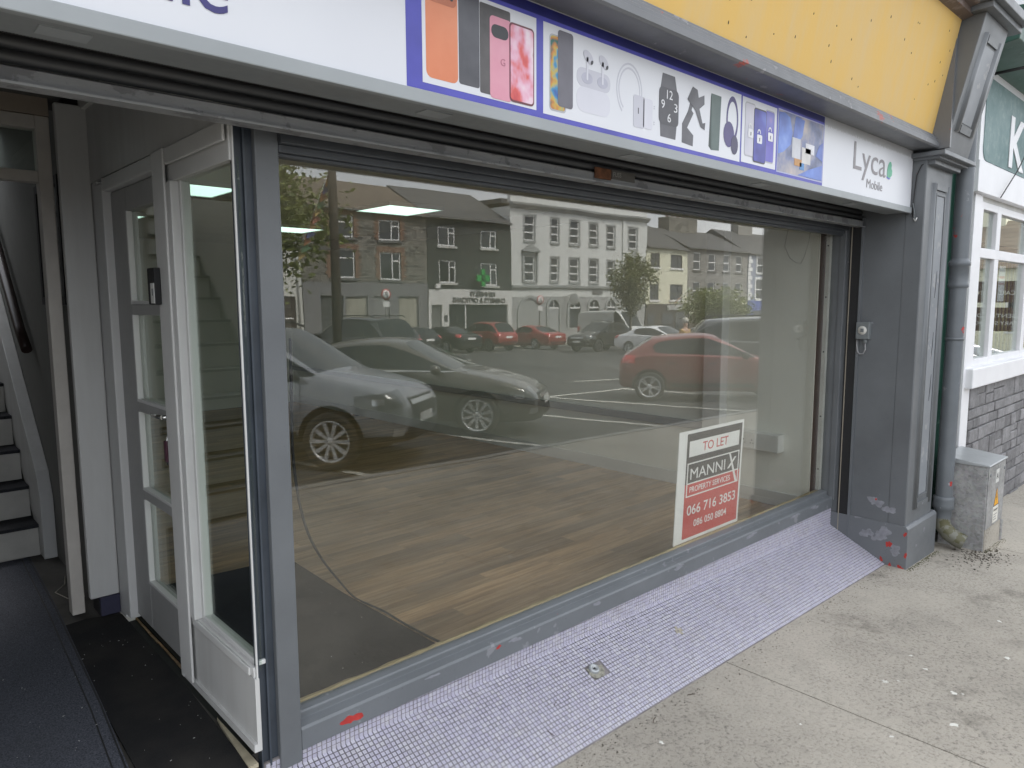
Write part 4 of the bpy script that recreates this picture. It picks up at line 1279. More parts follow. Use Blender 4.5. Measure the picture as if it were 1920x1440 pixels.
for cx, cz, h_ in ((3.175, 2.655, .055), (3.258, 2.640, .062), (3.362, 2.665, .060)):
    prt('printed_padlock', rrect(cx - .024, cx + .024, cz - .02, cz + .02, .006), ink('print_white', (0.72, 0.72, 0.74)), 7)
    band('printed_shackle', cx - .006, cz + .025, .010, .016, 0, 180, 1.0, 1.3, ink('print_white', (0.72, 0.72, 0.74)), 7, 10)
    prt('printed_keyhole', rct(cx - .003, cx + .003, cz - .010, cz + .006), ink('print_lens', (0.03, 0.03, 0.035)), 8)
# repair photo: gloved hands over an opened phone
prt('photo_outline', rct(3.438, 3.948, 2.512, 2.816), ink('print_pale_blue', (0.45, 0.47, 0.66)), 2)
prt('repair_photo', rct(3.444, 3.942, 2.518, 2.810), mat_photo('print_bench', [(0.3, (0.05, 0.06, 0.12)), (0.45, (0.16, 0.19, 0.34)), (0.58, (0.34, 0.32, 0.36)), (0.72, (0.52, 0.45, 0.42))], 9, 4, 2.0), 3)
GL = mat_photo('print_glove', [(0.3, (0.06, 0.10, 0.38)), (0.6, (0.12, 0.22, 0.62)), (0.8, (0.24, 0.36, 0.74))], 9, 3)
prt('printed_glove', [(3.446, 2.60), (3.50, 2.615), (3.575, 2.66), (3.59, 2.72), (3.56, 2.79), (3.50, 2.805), (3.446, 2.80)], GL, 4)
prt('printed_glove', [(3.60, 2.70), (3.64, 2.66), (3.70, 2.72), (3.72, 2.80), (3.62, 2.805)], GL, 4)
prt('printed_glove', [(3.66, 2.52), (3.80, 2.565), (3.94, 2.60), (3.94, 2.52)], GL, 5)
prt('printed_glove', [(3.86, 2.64), (3.90, 2.70), (3.94, 2.72), (3.94, 2.62)], GL, 5)
for (x0, x1, z0, z1, c_) in ((3.59, 3.68, 2.60, 2.70, (0.55, 0.56, 0.60)), (3.70, 3.80, 2.585, 2.665, (0.60, 0.58, 0.56)), (3.62, 3.70, 2.565, 2.60, (0.50, 0.24, 0.06)), (3.74, 3.84, 2.64, 2.69, (0.66, 0.66, 0.70)), (3.68, 3.73, 2.55, 2.585, (0.05, 0.22, 0.50))):
    prt('printed_component', rct(x0, x1, z0, z1), ink('print_part_%d' % int(x0 * 1000), c_), 5)
INKG = ink('print_logo_grey', (0.23, 0.215, 0.225))
text_mesh('Lyca', 0.2, INKG, sg, 'logo_lettering', (4.352, -0.4164, 2.585), width=0.49, height=0.205, extr=0.0003)
text_mesh('Mobile', 0.1, INKG, sg, 'logo_lettering', (4.555, -0.4164, 2.549), width=0.245, height=0.052, extr=0.0003)
ht = [(4.865, 2.648), (4.905, 2.640), (4.945, 2.662), (4.948, 2.690), (4.930, 2.706), (4.936, 2.722), (4.922, 2.742), (4.900, 2.742), (4.880, 2.722), (4.866, 2.69)]
prt('logo_leaf', ht, ink('print_green', (0.10, 0.42, 0.26)), 3)
prt('logo_leaf', [(4.862, 2.648), (4.905, 2.640), (4.930, 2.648), (4.905, 2.632), (4.862, 2.638)], ink('print_logo_blue', (0.10, 0.12, 0.55)), 3)
text_mesh('Mobile', 0.2, ink('print_indigo', (0.035, 0.03, 0.16)), sg, 'logo_lettering', (0.27, -0.4164, 2.556), width=0.460, height=0.115, extr=0.0003, bold=0.001)

# ------------------------------------------------------------------ estate agent's board inside the glass
lb = root('to_let_board', (3.412, 0.1155, 0.462), 'white, black and red TO LET board leaning inside the display window', 'sign')
lb.rotation_euler = (0.040, 0, 0)
ORG[lb] = Vector((0, 0, 0))
W_, H_ = 0.712, 0.672
bx(0, W_, 0.0, 0.005, 0, H_).build('board', plain('board_white', (0.80, 0.80, 0.80), 0.45, vary=0.03), lb)
BLK = plain('board_black', (0.022, 0.021, 0.021), 0.45, vary=0.2); RED = plain('board_red', (0.52, 0.035, 0.03), 0.45, vary=0.1); WHT = plain('board_print_white', (0.78, 0.78, 0.78), 0.45, vary=0.03)
def bp(name, u0, u1, v0, v1, mat, lay):
    return bx(u0 * W_, u1 * W_, -0.0004 * lay - .0003, -0.0004 * lay, v0 * H_, v1 * H_).build(name, mat, lb)
U0, U1 = 0.115, 0.972
bp('black_field', U0, U1, .522, .972, BLK, 1)
bp('red_field', U0, U1, .030, .522, RED, 1)
bp('white_field', .150, .930, .765, .905, WHT, 2)
for (u0, u1, v0, v1) in ((.135, .950, .700, .712), (.135, .950, .405, .417), (.135, .150, .417, .700), (.935, .950, .417, .700)):
    bp('outline', u0, u1, v0, v1, WHT, 2)
bp('outline', .150, .935, .520, .532, WHT, 2)
MB().prism([(.775 * W_, .705 * H_), (.80 * W_, .705 * H_), (.935 * W_, .415 * H_), (.90 * W_, .415 * H_)], 'y', -.0013, -.0016).build('x_stroke', WHT, lb)
text_mesh('TO LET', .1, RED, lb, 'lettering', (.345 * W_, -.0014, .795 * H_), width=.40 * W_, height=.082 * H_, extr=0.0003, bold=0.0007)
text_mesh('MANNI', .1, WHT, lb, 'lettering', (.185 * W_, -.0014, .560 * H_), width=.535 * W_, height=.098 * H_, extr=0.0003)
MB().prism([(.755 * W_, .560 * H_), (.79 * W_, .560 * H_), (.905 * W_, .658 * H_), (.87 * W_, .658 * H_)], 'y', -.0013, -.0016).build('x_stroke', WHT, lb)
text_mesh('PROPERTY SERVICES', .1, WHT, lb, 'lettering', (.185 * W_, -.0014, .442 * H_), width=.63 * W_, height=.052 * H_, extr=0.0003, bold=0.0007)
text_mesh('066 716 3853', .1, WHT, lb, 'lettering', (.165 * W_, -.0014, .235 * H_), width=.76 * W_, height=.092 * H_, extr=0.0003, bold=0.0007)
text_mesh('086 050 8804', .1, WHT, lb, 'lettering', (.275 * W_, -.0014, .115 * H_), width=.515 * W_, height=.066 * H_, extr=0.0003, bold=0.0007)

# ------------------------------------------------------------------ small things on the front
ks = root('shutter_key_switch', (5.295, -0.16, 1.60), 'small grey key switch box on the side of the pilaster', 'switch')
bx(5.268, 5.3125, -0.206, -0.116, 1.602, 1.722).build('case', M_plasticgrey, ks, bevel=0.004)
MB().lathe([(0, -.003), (.030, -.003), (.031, 0)], (5.2675, -.160, 1.665), 'x', 20).build('dial', plain('dial_plate', (0.55, 0.54, 0.50), 0.5), ks)
bx(5.263, 5.2645, -.172, -.150, 1.652, 1.678).build('key_barrel', M_plasticgrey, ks)
MB().tube([(5.29, -.175, 1.602), (5.29, -.175, 1.575)], 0.015, 10).build('gland', M_plasticgrey, ks)
MB().tube([(5.29, -.175, 1.577), (5.29, -.180, 1.53), (5.292, -.165, 1.497), (5.295, -.140, 1.495), (5.297, -.122, 1.515), (5.298, -.116, 1.56), (5.30, -.114, 1.60)], 0.0055, 8).build('conduit', plain('grey_flex', (0.30, 0.30, 0.31), 0.5), ks)
cf = root('loose_fascia_cable', (5.30, -.44, 2.42), 'thin loose cable dangling beside the right end of the fascia sign', 'cable')
MB().tube([(5.75, -.51, 2.765), (5.5, -.515, 2.775), (5.34, -.51, 2.785), (5.308, -.47, 2.765), (5.302, -.445, 2.70), (5.306, -.437, 2.60), (5.304, -.432, 2.52), (5.302, -.432, 2.43)], 0.0035, 6).build('cable', M_rubber, cf)
MB().tube([(5.302, -.432, 2.52), (5.300, -.444, 2.46), (5.302, -.452, 2.40)], 0.003, 6).build('spur', M_plasticgrey, cf)
MB().tube([(5.302, -.440, 2.42), (5.302, -.452, 2.40), (5.302, -.462, 2.425)], 0.004, 6).build('clip', M_plasticwhite, cf)

# downpipe
dp = root('downpipe', (6.03, -.53, 0.0), 'grey cast iron downpipe with collars and red chips beside the pilaster', 'downpipe')
PX, PY = 6.03, -.53
M_pipe = weathered_paint('pipe_grey_paint', (0.135, 0.15, 0.165), wear=0.66, red=0.68, seed=7.7, pale=(0.25, 0.255, 0.27))
MB().lathe([(.058, .30), (.058, 3.3)], (PX, PY, 0), 'z', 24).build('pipe', M_pipe, dp)
for z in (2.06,):
    MB().lathe([(.058, z - .10), (.068, z - .09), (.068, z - .07), (.064, z - .06), (.064, z + .06), (.072, z + .065), (.072, z + .09), (.064, z + .10), (.058, z + .115)], (PX, PY, 0), 'z', 24).build('collar', M_pipe, dp)
MB().lathe([(.058, 1.58), (.062, 1.58), (.062, 1.60), (.058, 1.60)], (PX, PY, 0), 'z', 24).build('joint', M_pipe, dp)
MB().lathe([(.058, .395), (.070, .39), (.072, .37), (.070, .35), (.072, .33), (.072, .30), (.060, .29), (.056, .22)], (PX, PY, 0), 'z', 24).build('collar', M_pipe, dp)
MB().tube([(PX, PY, .25), (PX, PY, .17), (PX + .01, PY - .05, .105), (PX + .02, PY - .11, .07), (PX + .025, PY - .15, .055)], [.056, .058, .060, .060, .058], 20, False).build('shoe', weathered_paint('shoe_paint', (0.15, 0.15, 0.12), wear=0.5, red=0.72, seed=4, pale=(0.09, 0.085, 0.04)), dp)
MB().tube([(PX + .0195, PY - .108, .0705), (PX + .0245, PY - .146, .0565)], [.050, .050], 16, True).build('shoe_opening', M_black, dp)
for k, (z_, a_) in enumerate(((1.66, -100), (1.99, -80), (1.98, -130), (.60, -70), (.78, -65), (.50, -120))):
    th = R(a_); random.seed(k)
    fl = MB()
    pts = []
    for i in range(12):
        q = .014 * random.uniform(.5, 1.2) * (1.6 if k == 0 else 1.0)
        aa = th + math.cos(i * math.pi / 6) * q / .058
        pts.append((PX + .0588 * math.cos(aa), PY + .0588 * math.sin(aa), z_ + math.sin(i * math.pi / 6) * q * 1.3))
    fl.add(pts, [tuple(range(12))])
    fl.build('paint_flake', M_red, dp)

# utility cabinet
cb_ = root('utility_cabinet', (6.40, -.62, ground_z(6.4, -.6)), 'galvanised steel electricity cabinet with yellow warning triangle on the pavement', 'cabinet')
cz = ground_z(6.4, -.6)
bx(6.16, 6.64, -.775, -.47, cz - .02, cz + .655).build('body', M_galv, cb_, bevel=0.004)
MB().hexa([(6.150, -.79, cz + .655), (6.650, -.79, cz + .655), (6.650, -.46, cz + .655), (6.150, -.46, cz + .655), (6.150, -.79, cz + .668), (6.650, -.79, cz + .668), (6.650, -.46, cz + .705), (6.150, -.46, cz + .705)]).build('lid', M_galvtop, cb_, bevel=0.004)
bx(6.172, 6.632, -.781, -.776, cz + .17, cz + .645).build('door', M_galv, cb_, bevel=0.002)
for x_ in (6.215, 6.60):
    MB().lathe([(0, -.004), (.012, -.004), (.014, 0)], (x_, -.781, cz + .585), 'y', 12).build('lock', M_plasticgrey, cb_)
bx(6.37, 6.455, -.7822, -.781, cz + .50, cz + .605).build('number_label', M_plasticwhite, cb_)
text_mesh('A1', .05, M_black, cb_, 'label_lettering', (6.385, -.7826, cz + .53), width=.055, height=.045, extr=0.0003)
tri = MB().prism([(6.355, cz + .315), (6.495, cz + .315), (6.425, cz + .465)], 'y', -.7822, -.781).build('warning_triangle', plain('warning_black', (0.03, 0.025, 0.02), 0.5), cb_)
MB().prism([(6.367, cz + .322), (6.483, cz + .322), (6.425, cz + .450)], 'y', -.7828, -.7822).build('warning_yellow', plain('warning_yellow', (0.80, 0.38, 0.01), 0.5, vary=0.05), tri)
MB().prism([(6.428, cz + .42), (6.412, cz + .375), (6.426, cz + .378), (6.418, cz + .335), (6.440, cz + .390), (6.426, cz + .388), (6.436, cz + .42)], 'y', -.7833, -.7828).build('bolt_symbol', M_black, tri)
bx(6.352, 6.497, -.7822, -.781, cz + .185, cz + .312).build('warning_plate', plain('plate_cream', (0.66, 0.64, 0.58), 0.6), cb_)
text_mesh('Danger', .05, M_black, cb_, 'label_lettering', (6.365, -.7826, cz + .27), width=.115, height=.026, extr=0.0003)
for z_, w_ in ((.245, .09), (.225, .07), (.205, .08)):
    bx(6.375, 6.375 + w_, -.7826, -.7822, cz + z_, cz + z_ + .006).build('label_line', M_plasticgrey, cb_)
bx(6.60, 6.632, -.79, -.776, cz - .01, cz + .16).build('front_foot', M_galv, cb_)
bx(6.172, 6.60, -.779, -.7752, cz - .01, cz + .168).build('plinth_plate', M_conc, cb_)

# dirt by the downpipe, droppings and straws on the slabs
random.seed(14)
dm = MB()
for k in range(420):
    x_ = random.gauss(6.05, .16); y_ = random.gauss(-.78, .07) - max(0, random.gauss(0, .05))
    if not (-1.05 < y_ < -.62): continue
    s_ = random.uniform(.002, .009); z_ = pz(x_)
    dm.add([(x_ - s_, y_ - s_ * random.uniform(.3, 1), z_), (x_ + s_, y_ - s_, z_), (x_ + s_ * .6, y_ + s_, z_), (x_, y_, z_ + s_ * random.uniform(.3, .9))], [(0, 1, 3), (1, 2, 3), (2, 0, 3)])
for k in range(220):
    x_ = random.uniform(1.9, 5.3); y_ = -.40 - abs(random.gauss(0, .05)); s_ = random.uniform(.001, .004); z_ = pz(x_)
    dm.add([(x_ - s_ * 2, y_ - s_, z_), (x_ + s_ * 2, y_ - s_, z_), (x_ + s_, y_ + s_, z_), (x_, y_, z_ + s_ * .6)], [(0, 1, 3), (1, 2, 3), (2, 0, 3)])
tag(dm.build('dirt_crumbs', M_dirt), 'dark crumbs of dirt on the pavement below the downpipe', 'dirt', kind='stuff')
ms = MB()
for k in range(500):
    x_ = random.uniform(5.28, 5.92) if k % 3 else random.uniform(6.14, 6.66); y_ = (-.532 if k % 3 else -.785) - abs(random.gauss(0, .018)); s_ = random.uniform(.0015, .005); z_ = pz(x_)
    ms.add([(x_ - s_, y_ - s_, z_), (x_ + s_, y_ - s_ * .6, z_), (x_ + s_ * .5, y_ + s_, z_), (x_, y_, z_ + s_ * .8)], [(0, 1, 3), (1, 2, 3), (2, 0, 3)])
tag(ms.build('moss_tufts', M_moss), 'olive moss along the foot of the pilaster and the cabinet', 'moss', kind='stuff')
dr = MB()
for (x_, y_, r_) in ((3.564, -1.012, .018), (3.62, -1.05, .008), (3.70, -1.272, .016), (3.72, -1.3, .007), (2.338, -.574, .012), (3.95, -1.0, .012), (3.85, -1.1, .012), (3.4, -1.35, .022), (3.1, -1.2, .010), (4.3, -1.35, .02), (4.8, -1.2, .014), (2.9, -.9, .008)):
    pts = []
    for i in range(14):
        q = r_ * random.uniform(.35, 1.25); a_ = i * math.pi / 7
        pts.append((x_ + q * math.cos(a_), y_ + q * math.sin(a_), pz(x_) + .0008))
    dr.add(pts + [(x_, y_, pz(x_) + .002)], [(i, (i + 1) % 14, 14) for i in range(14)])
tag(dr.build('bird_droppings', plain('dropping_white', (0.66, 0.65, 0.60), 0.8)), 'white splashes of bird droppings on the concrete slabs', 'droppings', kind='stuff')
tw = MB()
for (x_, y_, a_, l_) in ((2.45, -.47, .4, .05), (2.0, -.30, 2.0, .03), (2.75, -.44, -.5, .04), (2.1, -.2, .3, .02)):
    p = [(x_ + math.cos(a_) * l_ * t_ - l_ / 2, y_ + math.sin(a_) * l_ * t_ + .004 * math.sin(3 * t_), 0) for t_ in (0, .4, .7, 1)]
    p = [(q[0], q[1], (pz(q[0]) if q[1] < -.39 else ramp_pt(q[0], -q[1] / .39, 0).z) + .005) for q in p]
    tw.tube(p, .0015, 5)
tag(tw.build('dry_twigs', plain('twig_brown', (0.07, 0.045, 0.03), 0.9)), 'short dry twigs lying on the mosaic and the slab edge', 'twigs', kind='stuff')

# ------------------------------------------------------------------ the neighbouring building
NY = -.42
nbld = root('neighbour_building', (9.0, 0.5, -.1), 'white and green shop next door with stone base and teal sign lettered K', 'shop')
M_nw = plain('neighbour_white', (0.78, 0.78, 0.80), 0.45, vary=0.03)
M_green = weathered_paint('neighbour_green', (0.035, 0.10, 0.075), wear=0.63, red=0.95, seed=2.2, pale=(0.10, 0.18, 0.15))
def mat_teal():
    k = NT('faded_teal_sign')
    g = k.n('NewGeometry'); v = k.world_coord((1, 1, 1))
    n1 = k.noise(v, 1.6, 8, 0.7); n2 = k.noise(v, 14.0, 6, 0.7)
    c = k.mix(k.ramp(n1, [(0.35, 0), (0.65, 1)]), (0.10, 0.185, 0.185), (0.21, 0.30, 0.30))
    c = k.mix(k.ramp(n2, [(0.5, 0), (0.8, 0.45)]), c, (0.42, 0.48, 0.48))
    k.bsdf(c, 0.6)
    return k.m
bx(6.10, 16, -.30, 8, -.5, 1.16).build('lower_wall', M_joint, nbld)
bx(6.10, 16, -.30, 8, 2.70, 8.0).build('upper_wall', M_nw, nbld)
bx(6.10, 6.72, -.36, 8, 1.16, 3.6).build('side_pier', M_green, nbld)
bx(6.66, 6.86, NY - .02, -.28, .35, 2.719).build('corner_strip', M_nw, nbld, bevel=0.004)
bx(6.70, 16, NY - .08, -.30, 1.15, 1.315).build('window_sill', M_nw, nbld, bevel=0.01)
bx(6.86, 16, NY, -.29, 2.68, 2.72).build('header_shadow_board', plain('neighbour_header_shade', (0.55, 0.55, 0.53), 0.6), nbld)  # greyer strip painted for the recessed shadow below the sign border
bx(6.55, 16, NY - .06, -.29, 2.72, 2.96).build('sign_lower_border', M_nw, nbld, bevel=0.004)
bx(6.55, 16, NY - .05, -.29, 2.96, 3.66).build('sign_panel', M_nw, nbld)
MB().prism(rrect(6.64, 15.8, 2.97, 3.60, .10), 'y', NY - .056, NY - .05).build('teal_field', mat_teal(), nbld)
text_mesh('K', .4, M_nw, nbld, 'sign_lettering', (7.36, NY - .060, 3.0), width=.50, height=.42, extr=0.003, bold=0.01)
MB().prism([(-.30, 3.66), (NY - .06, 3.66), (NY - .34, 3.70), (NY - .36, 3.80), (NY - .40, 3.82), (NY - .40, 3.92), (-.30, 3.98)], 'x', 6.20, 16).build('cornice', M_green, nbld, bevel=0.005)
bx(7.3, 16, NY - .30, -.30, 3.98, 4.5).build('upper_board', M_nw, nbld)
bx(6.36, 6.55, NY - .02, -.30, .0, 3.6).build('green_pilaster', M_green, nbld)
nw_ = MB()
nw_.box(6.86, 16, NY - .005, -.34, 2.225, 2.305)
for (x0, x1) in ((6.86, 6.965), (7.395, 7.515), (8.52, 8.64), (9.65, 9.77), (10.8, 10.92)):
    nw_.box(x0, x1, NY - .004, -.34, 1.315, 2.225)
    nw_.box(x0, x1, NY - .004, -.34, 2.305, 2.68)
nw_.box(6.965, 16, NY - .002, -.34, 1.315, 1.375); nw_.box(6.965, 16, NY - .002, -.34, 2.62, 2.68)
nw_ = nw_.build('shop_window', M_nw, nbld, bevel=0.004)
for (x0, x1) in ((6.965, 7.395), (7.515, 8.52), (8.64, 9.65), (9.77, 10.8), (10.92, 16)):
    bx(x0, x1, NY + .03, NY + .036, 1.37, 2.23).build('pane', glass_pane('neighbour_glass', 1.9) if 'neighbour_glass' not in MATS else MATS['neighbour_glass'], nw_)
    bx(x0, x1, NY + .03, NY + .036, 2.30, 2.625).build('pane', MATS['neighbour_glass'], nw_)
M_bar = plain('cream_bar', (0.44, 0.37, 0.20), 0.5)
x_ = 7.02
while x_ < 9.6:
    bx(x_, x_ + .012, -.30, -.288, 1.33, 2.25).build('window_bar', M_bar, nw_); x_ += .135
for z_ in (1.55, 1.93):
    bx(6.9, 9.6, -.287, -.275, z_, z_ + .014).build('window_bar', M_bar, nw_)
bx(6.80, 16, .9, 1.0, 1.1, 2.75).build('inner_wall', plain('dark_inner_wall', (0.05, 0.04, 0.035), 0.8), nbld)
pp = bx(7.78, 7.99, NY + .045, NY + .047, 1.86, 2.185).build('paper_notice', plain('notice_paper', (0.70, 0.68, 0.76), 0.7, vary=0.06, scale=20), nbld)
for z_, c_ in ((2.13, (0.25, 0.22, 0.35)), (2.07, (0.5, 0.12, 0.12)), (2.01, (0.45, 0.3, 0.35)), (1.93, (0.4, 0.4, 0.45))):
    bx(7.80, 7.97, NY + .0442, NY + .045, z_, z_ + .022).build('print_line', ink('notice_ink_%d' % int(z_ * 100), c_), pp)
# stone cladding, stone by stone
random.seed(40)
M_st = mat_stone('clad_stone', (0.235, 0.23, 0.235))
z_ = -.28
while z_ < 1.14:
    h_ = random.choice([.09, .12, .16])
    if z_ + h_ > 1.10: h_ = 1.148 - z_
    x_ = 6.86 + random.uniform(-.2, 0)
    while x_ < 10.2:
        w_ = random.uniform(.13, .38)
        a0, a1 = max(x_, 6.862), x_ + w_ - .012
        if a1 - a0 > .06:
            d_ = random.uniform(.0, .016)
            if random.random() < .3 and h_ > .14:
                zs = z_ + h_ * random.uniform(.4, .6)
                bx(a0, a1, NY - .02 - d_, -.31, z_ + .002, zs - .005).build('stone', M_st, nbld, bevel=0.006)
                bx(a0, a1, NY - .016 - d_, -.31, zs + .005, z_ + h_ - .010).build('stone', M_st, nbld, bevel=0.006)
            else:
                bx(a0, a1, NY - .02 - d_, -.31, z_ + .002, z_ + h_ - .010).build('stone', M_st, nbld, bevel=0.006)
        x_ += w_
    z_ += h_
bx(6.862, 16, NY - .004, -.305, -.4, 1.149).build('pointing', plain('pale_pointing', (0.36, 0.35, 0.33), 0.9, vary=.2), nbld)
single(MB().tube([(8.45, NY - .08, 3.70), (8.0, NY - .10, 3.34), (7.5, NY - .10, 2.98), (7.12, NY - .08, 2.72)], .005, 6), 'sign_wire', M_rubber, 'two thin black wires sagging across the teal sign next door', 'wire')
single(MB().tube([(6.60, NY - .1, 3.92), (6.72, NY - .34, 3.86), (6.76, NY - .40, 3.74), (6.68, NY - .36, 3.62), (6.55, NY - .1, 3.58)], .012, 8), 'hanging_hose', M_rubber, 'black cable loop hanging from the green cornice next door', 'cable')
# ------------------------------------------------------------------ the opposite side of the square (seen mirrored in the glass)
FY = -36.0
M_dglass = NT('far_window_glass')
_b = M_dglass.bsdf((0.035, 0.04, 0.045), 0.06, 0.0, None, 0.9)
M_dglass = M_dglass.m
M_upvc = plain('far_white_frame', (0.78, 0.78, 0.77), 0.5, vary=0.03)
M_curt = streaky('net_curtain', (0.40, 0.39, 0.33), (0.20, 0.19, 0.15), 0.8, 0.9)
M_slateR = mat_masonry('roof_slate', [(0.085, 0.088, 0.092), (0.115, 0.115, 0.115), (0.15, 0.14, 0.12)], (0.05, 0.05, 0.05), 0.34, 0.2, 0.3, 0.02, 'xz', 0.75)
M_slateB = mat_masonry('roof_brown_slate', [(0.145, 0.115, 0.09), (0.19, 0.155, 0.12), (0.10, 0.095, 0.08)], (0.06, 0.05, 0.045), 0.4, 0.24, 0.3, 0.03, 'xz', 0.8)
M_rubbleD = mat_masonry('dark_rubble', [(0.10, 0.098, 0.09), (0.26, 0.245, 0.215), (0.06, 0.06, 0.055)], (0.28, 0.265, 0.235), 0.62, 0.2, 2.8, 0.05, 'xz', 0.9, 0.025)
M_rubbleL = mat_masonry('grey_rubble', [(0.24, 0.235, 0.22), (0.32, 0.31, 0.29), (0.17, 0.165, 0.155)], (0.33, 0.32, 0.30), 0.7, 0.26, 2.0, 0.05, 'xz', 0.9, 0.03)
M_brick = mat_masonry('red_brick', [(0.20, 0.10, 0.065), (0.26, 0.145, 0.095), (0.16, 0.09, 0.065)], (0.30, 0.26, 0.22), 0.23, 0.08, 0.6, 0.02)
M_stoneD = plain('dark_sill_stone', (0.15, 0.15, 0.145), 0.8)
M_sillL = plain('pale_sill', (0.48, 0.48, 0.46), 0.7)


def grid_wall(mb, x0, x1, z0, z1, holes, y, depth=0.16, back=-44.0):
    """front wall at y facing +y with rectangular openings and their reveals"""
    xs = sorted(set([x0, x1] + [h[0] for h in holes] + [h[1] for h in holes]))
    zs = sorted(set([z0, z1] + [h[2] for h in holes] + [h[3] for h in holes]))
    for i in range(len(xs) - 1):
        for j in range(len(zs) - 1):
            cx, czz = (xs[i] + xs[i + 1]) / 2, (zs[j] + zs[j + 1]) / 2
            if any(h[0] < cx < h[1] and h[2] < czz < h[3] for h in holes): continue
            mb.add([(xs[i], y, zs[j]), (xs[i + 1], y, zs[j]), (xs[i + 1], y, zs[j + 1]), (xs[i], y, zs[j + 1])], [(0, 1, 2, 3)])
    for (a0, a1, b0, b1) in holes:
        q = y - depth
        mb.add([(a0, y, b0), (a1, y, b0), (a1, y, b1), (a0, y, b1), (a0, q, b0), (a1, q, b0), (a1, q, b1), (a0, q, b1)],
               [(0, 1, 5, 4), (1, 2, 6, 5), (2, 3, 7, 6), (3, 0, 4, 7)])
    mb.add([(x0, y, z0), (x0, back, z0), (x0, back, z1), (x0, y, z1)], [(0, 1, 2, 3)])
    mb.add([(x1, y, z0), (x1, back, z0), (x1, back, z1), (x1, y, z1)], [(0, 1, 2, 3)])
    mb.add([(x0, back, z0), (x1, back, z0), (x1, back, z1), (x0, back, z1)], [(0, 1, 2, 3)])
    mb.add([(x0, y, z1), (x1, y, z1), (x1, back, z1), (x0, back, z1)], [(0, 1, 2, 3)])
    return mb


def window(parent, x0, x1, z0, z1, style='casement', sill=M_stoneD, frame=M_upvc, y=FY, split=0.66, curtain=False):
    q = y - 0.11
    fr_ = MB()
    w = 0.09
    fr_.box(x0, x0 + w, q, q + .05, z0, z1); fr_.box(x1 - w, x1, q, q + .05, z0, z1)
    fr_.box(x0 + w, x1 - w, q, q + .05, z0, z0 + w); fr_.box(x0 + w, x1 - w, q, q + .05, z1 - w, z1)
    if style == 'casement':
        # side hung light with a small top light, as it stands in the square (mirrored in the glass)
        xm = x0 + (x1 - x0) * split
        fr_.box(xm - .04, xm + .04, q, q + .055, z0 + w, z1 - w)
        zt = z0 + (z1 - z0) * .70
        fr_.box(xm + .04, x1 - w, q, q + .055, zt - .04, zt + .04)
    elif style == 'sash':
        zm = (z0 + z1) / 2
        fr_.box(x0 + w, x1 - w, q, q + .055, zm - .05, zm + .05)
    elif style == 'triple':
        for t_ in (.34, .66):
            zm = z0 + (z1 - z0) * t_
            fr_.box(x0 + w, x1 - w, q, q + .055, zm - .05, zm + .05)
    o = fr_.build('window', frame, parent)
    bx(x0 + .02, x1 - .02, q + .012, q + .02, z0 + .02, z1 - .02).build('pane', M_curt if curtain else M_dglass, o)
    if sill is not None:
        bx(x0 - .12, x1 + .12, y - .10, y + .10, z0 - .15, z0).build('sill', sill, o)
    return o


def gable_roof(parent, x0, x1, ze, zr, mat, y=FY, depth=8.0, over=.25, thick=.12):
    mb = MB()
    ym = y - depth / 2
    for (ya, yb_) in ((y + over, ym), (y - depth - over, ym)):
        mb.hexa([(x0, ya, ze - .05), (x1, ya, ze - .05), (x1, yb_, zr - .02), (x0, yb_, zr - .02), (x0, ya, ze + thick - .05), (x1, ya, ze + thick - .05), (x1, yb_, zr + thick), (x0, yb_, zr + thick)])
    r = mb.build('roof', mat, parent)
    MB().add([(x0 + .02, y, ze), (x0 + .02, y - depth, ze), (x0 + .02, ym, zr)], [(0, 1, 2)]).add([(x1 - .02, y, ze), (x1 - .02, y - depth, ze), (x1 - .02, ym, zr)], [(0, 1, 2)]).build('gable', M_hall, parent)
    MB().tube([(x0, y + over + .03, ze - .03), (x1, y + over + .03, ze - .03)], .06, 8).build('gutter', M_stoneD, parent)
    return r


def gz0(x): return ground_z(x, -35.5) + .10


# plain white house on the left end
b = root('white_house', (15, -40, gz0(15)), 'plain white rendered house with brown door beside the dark stone house', 'house')
M_wr = streaky('white_render', (0.62, 0.62, 0.58), (0.45, 0.44, 0.40), 0.3)
hw = [(18.0, 18.85, gz0(18.4), 2.2), (14.5, 15.7, 3.3, 4.8), (11.5, 12.6, 3.3, 4.8), (12.5, 15.5, .4, 2.2)]
grid_wall(MB(), 9.0, 19.25, gz0(15) - .6, 5.45, hw, FY).build('wall', M_wr, b)
dd = bx(18.0, 18.85, FY - .14, FY - .08, gz0(18.4), 2.2).build('door', plain('brown_door', (0.05, 0.035, 0.03), 0.5), b)
bx(18.2, 18.7, FY - .08, FY - .06, .95, 1.02).build('letter_plate', M_upvc, dd)
for h_ in hw[1:3]: window(b, *h_)
window(b, *hw[3], style='none', sill=None)
gable_roof(b, 9.0, 19.27, 5.45, 8.0, M_slateR)
MB().tube([(18.95, FY + .08, 5.3), (19.02, FY + .08, 3), (19.02, FY + .08, gz0(19))], .055, 8).build('downpipe', M_sillL, b)

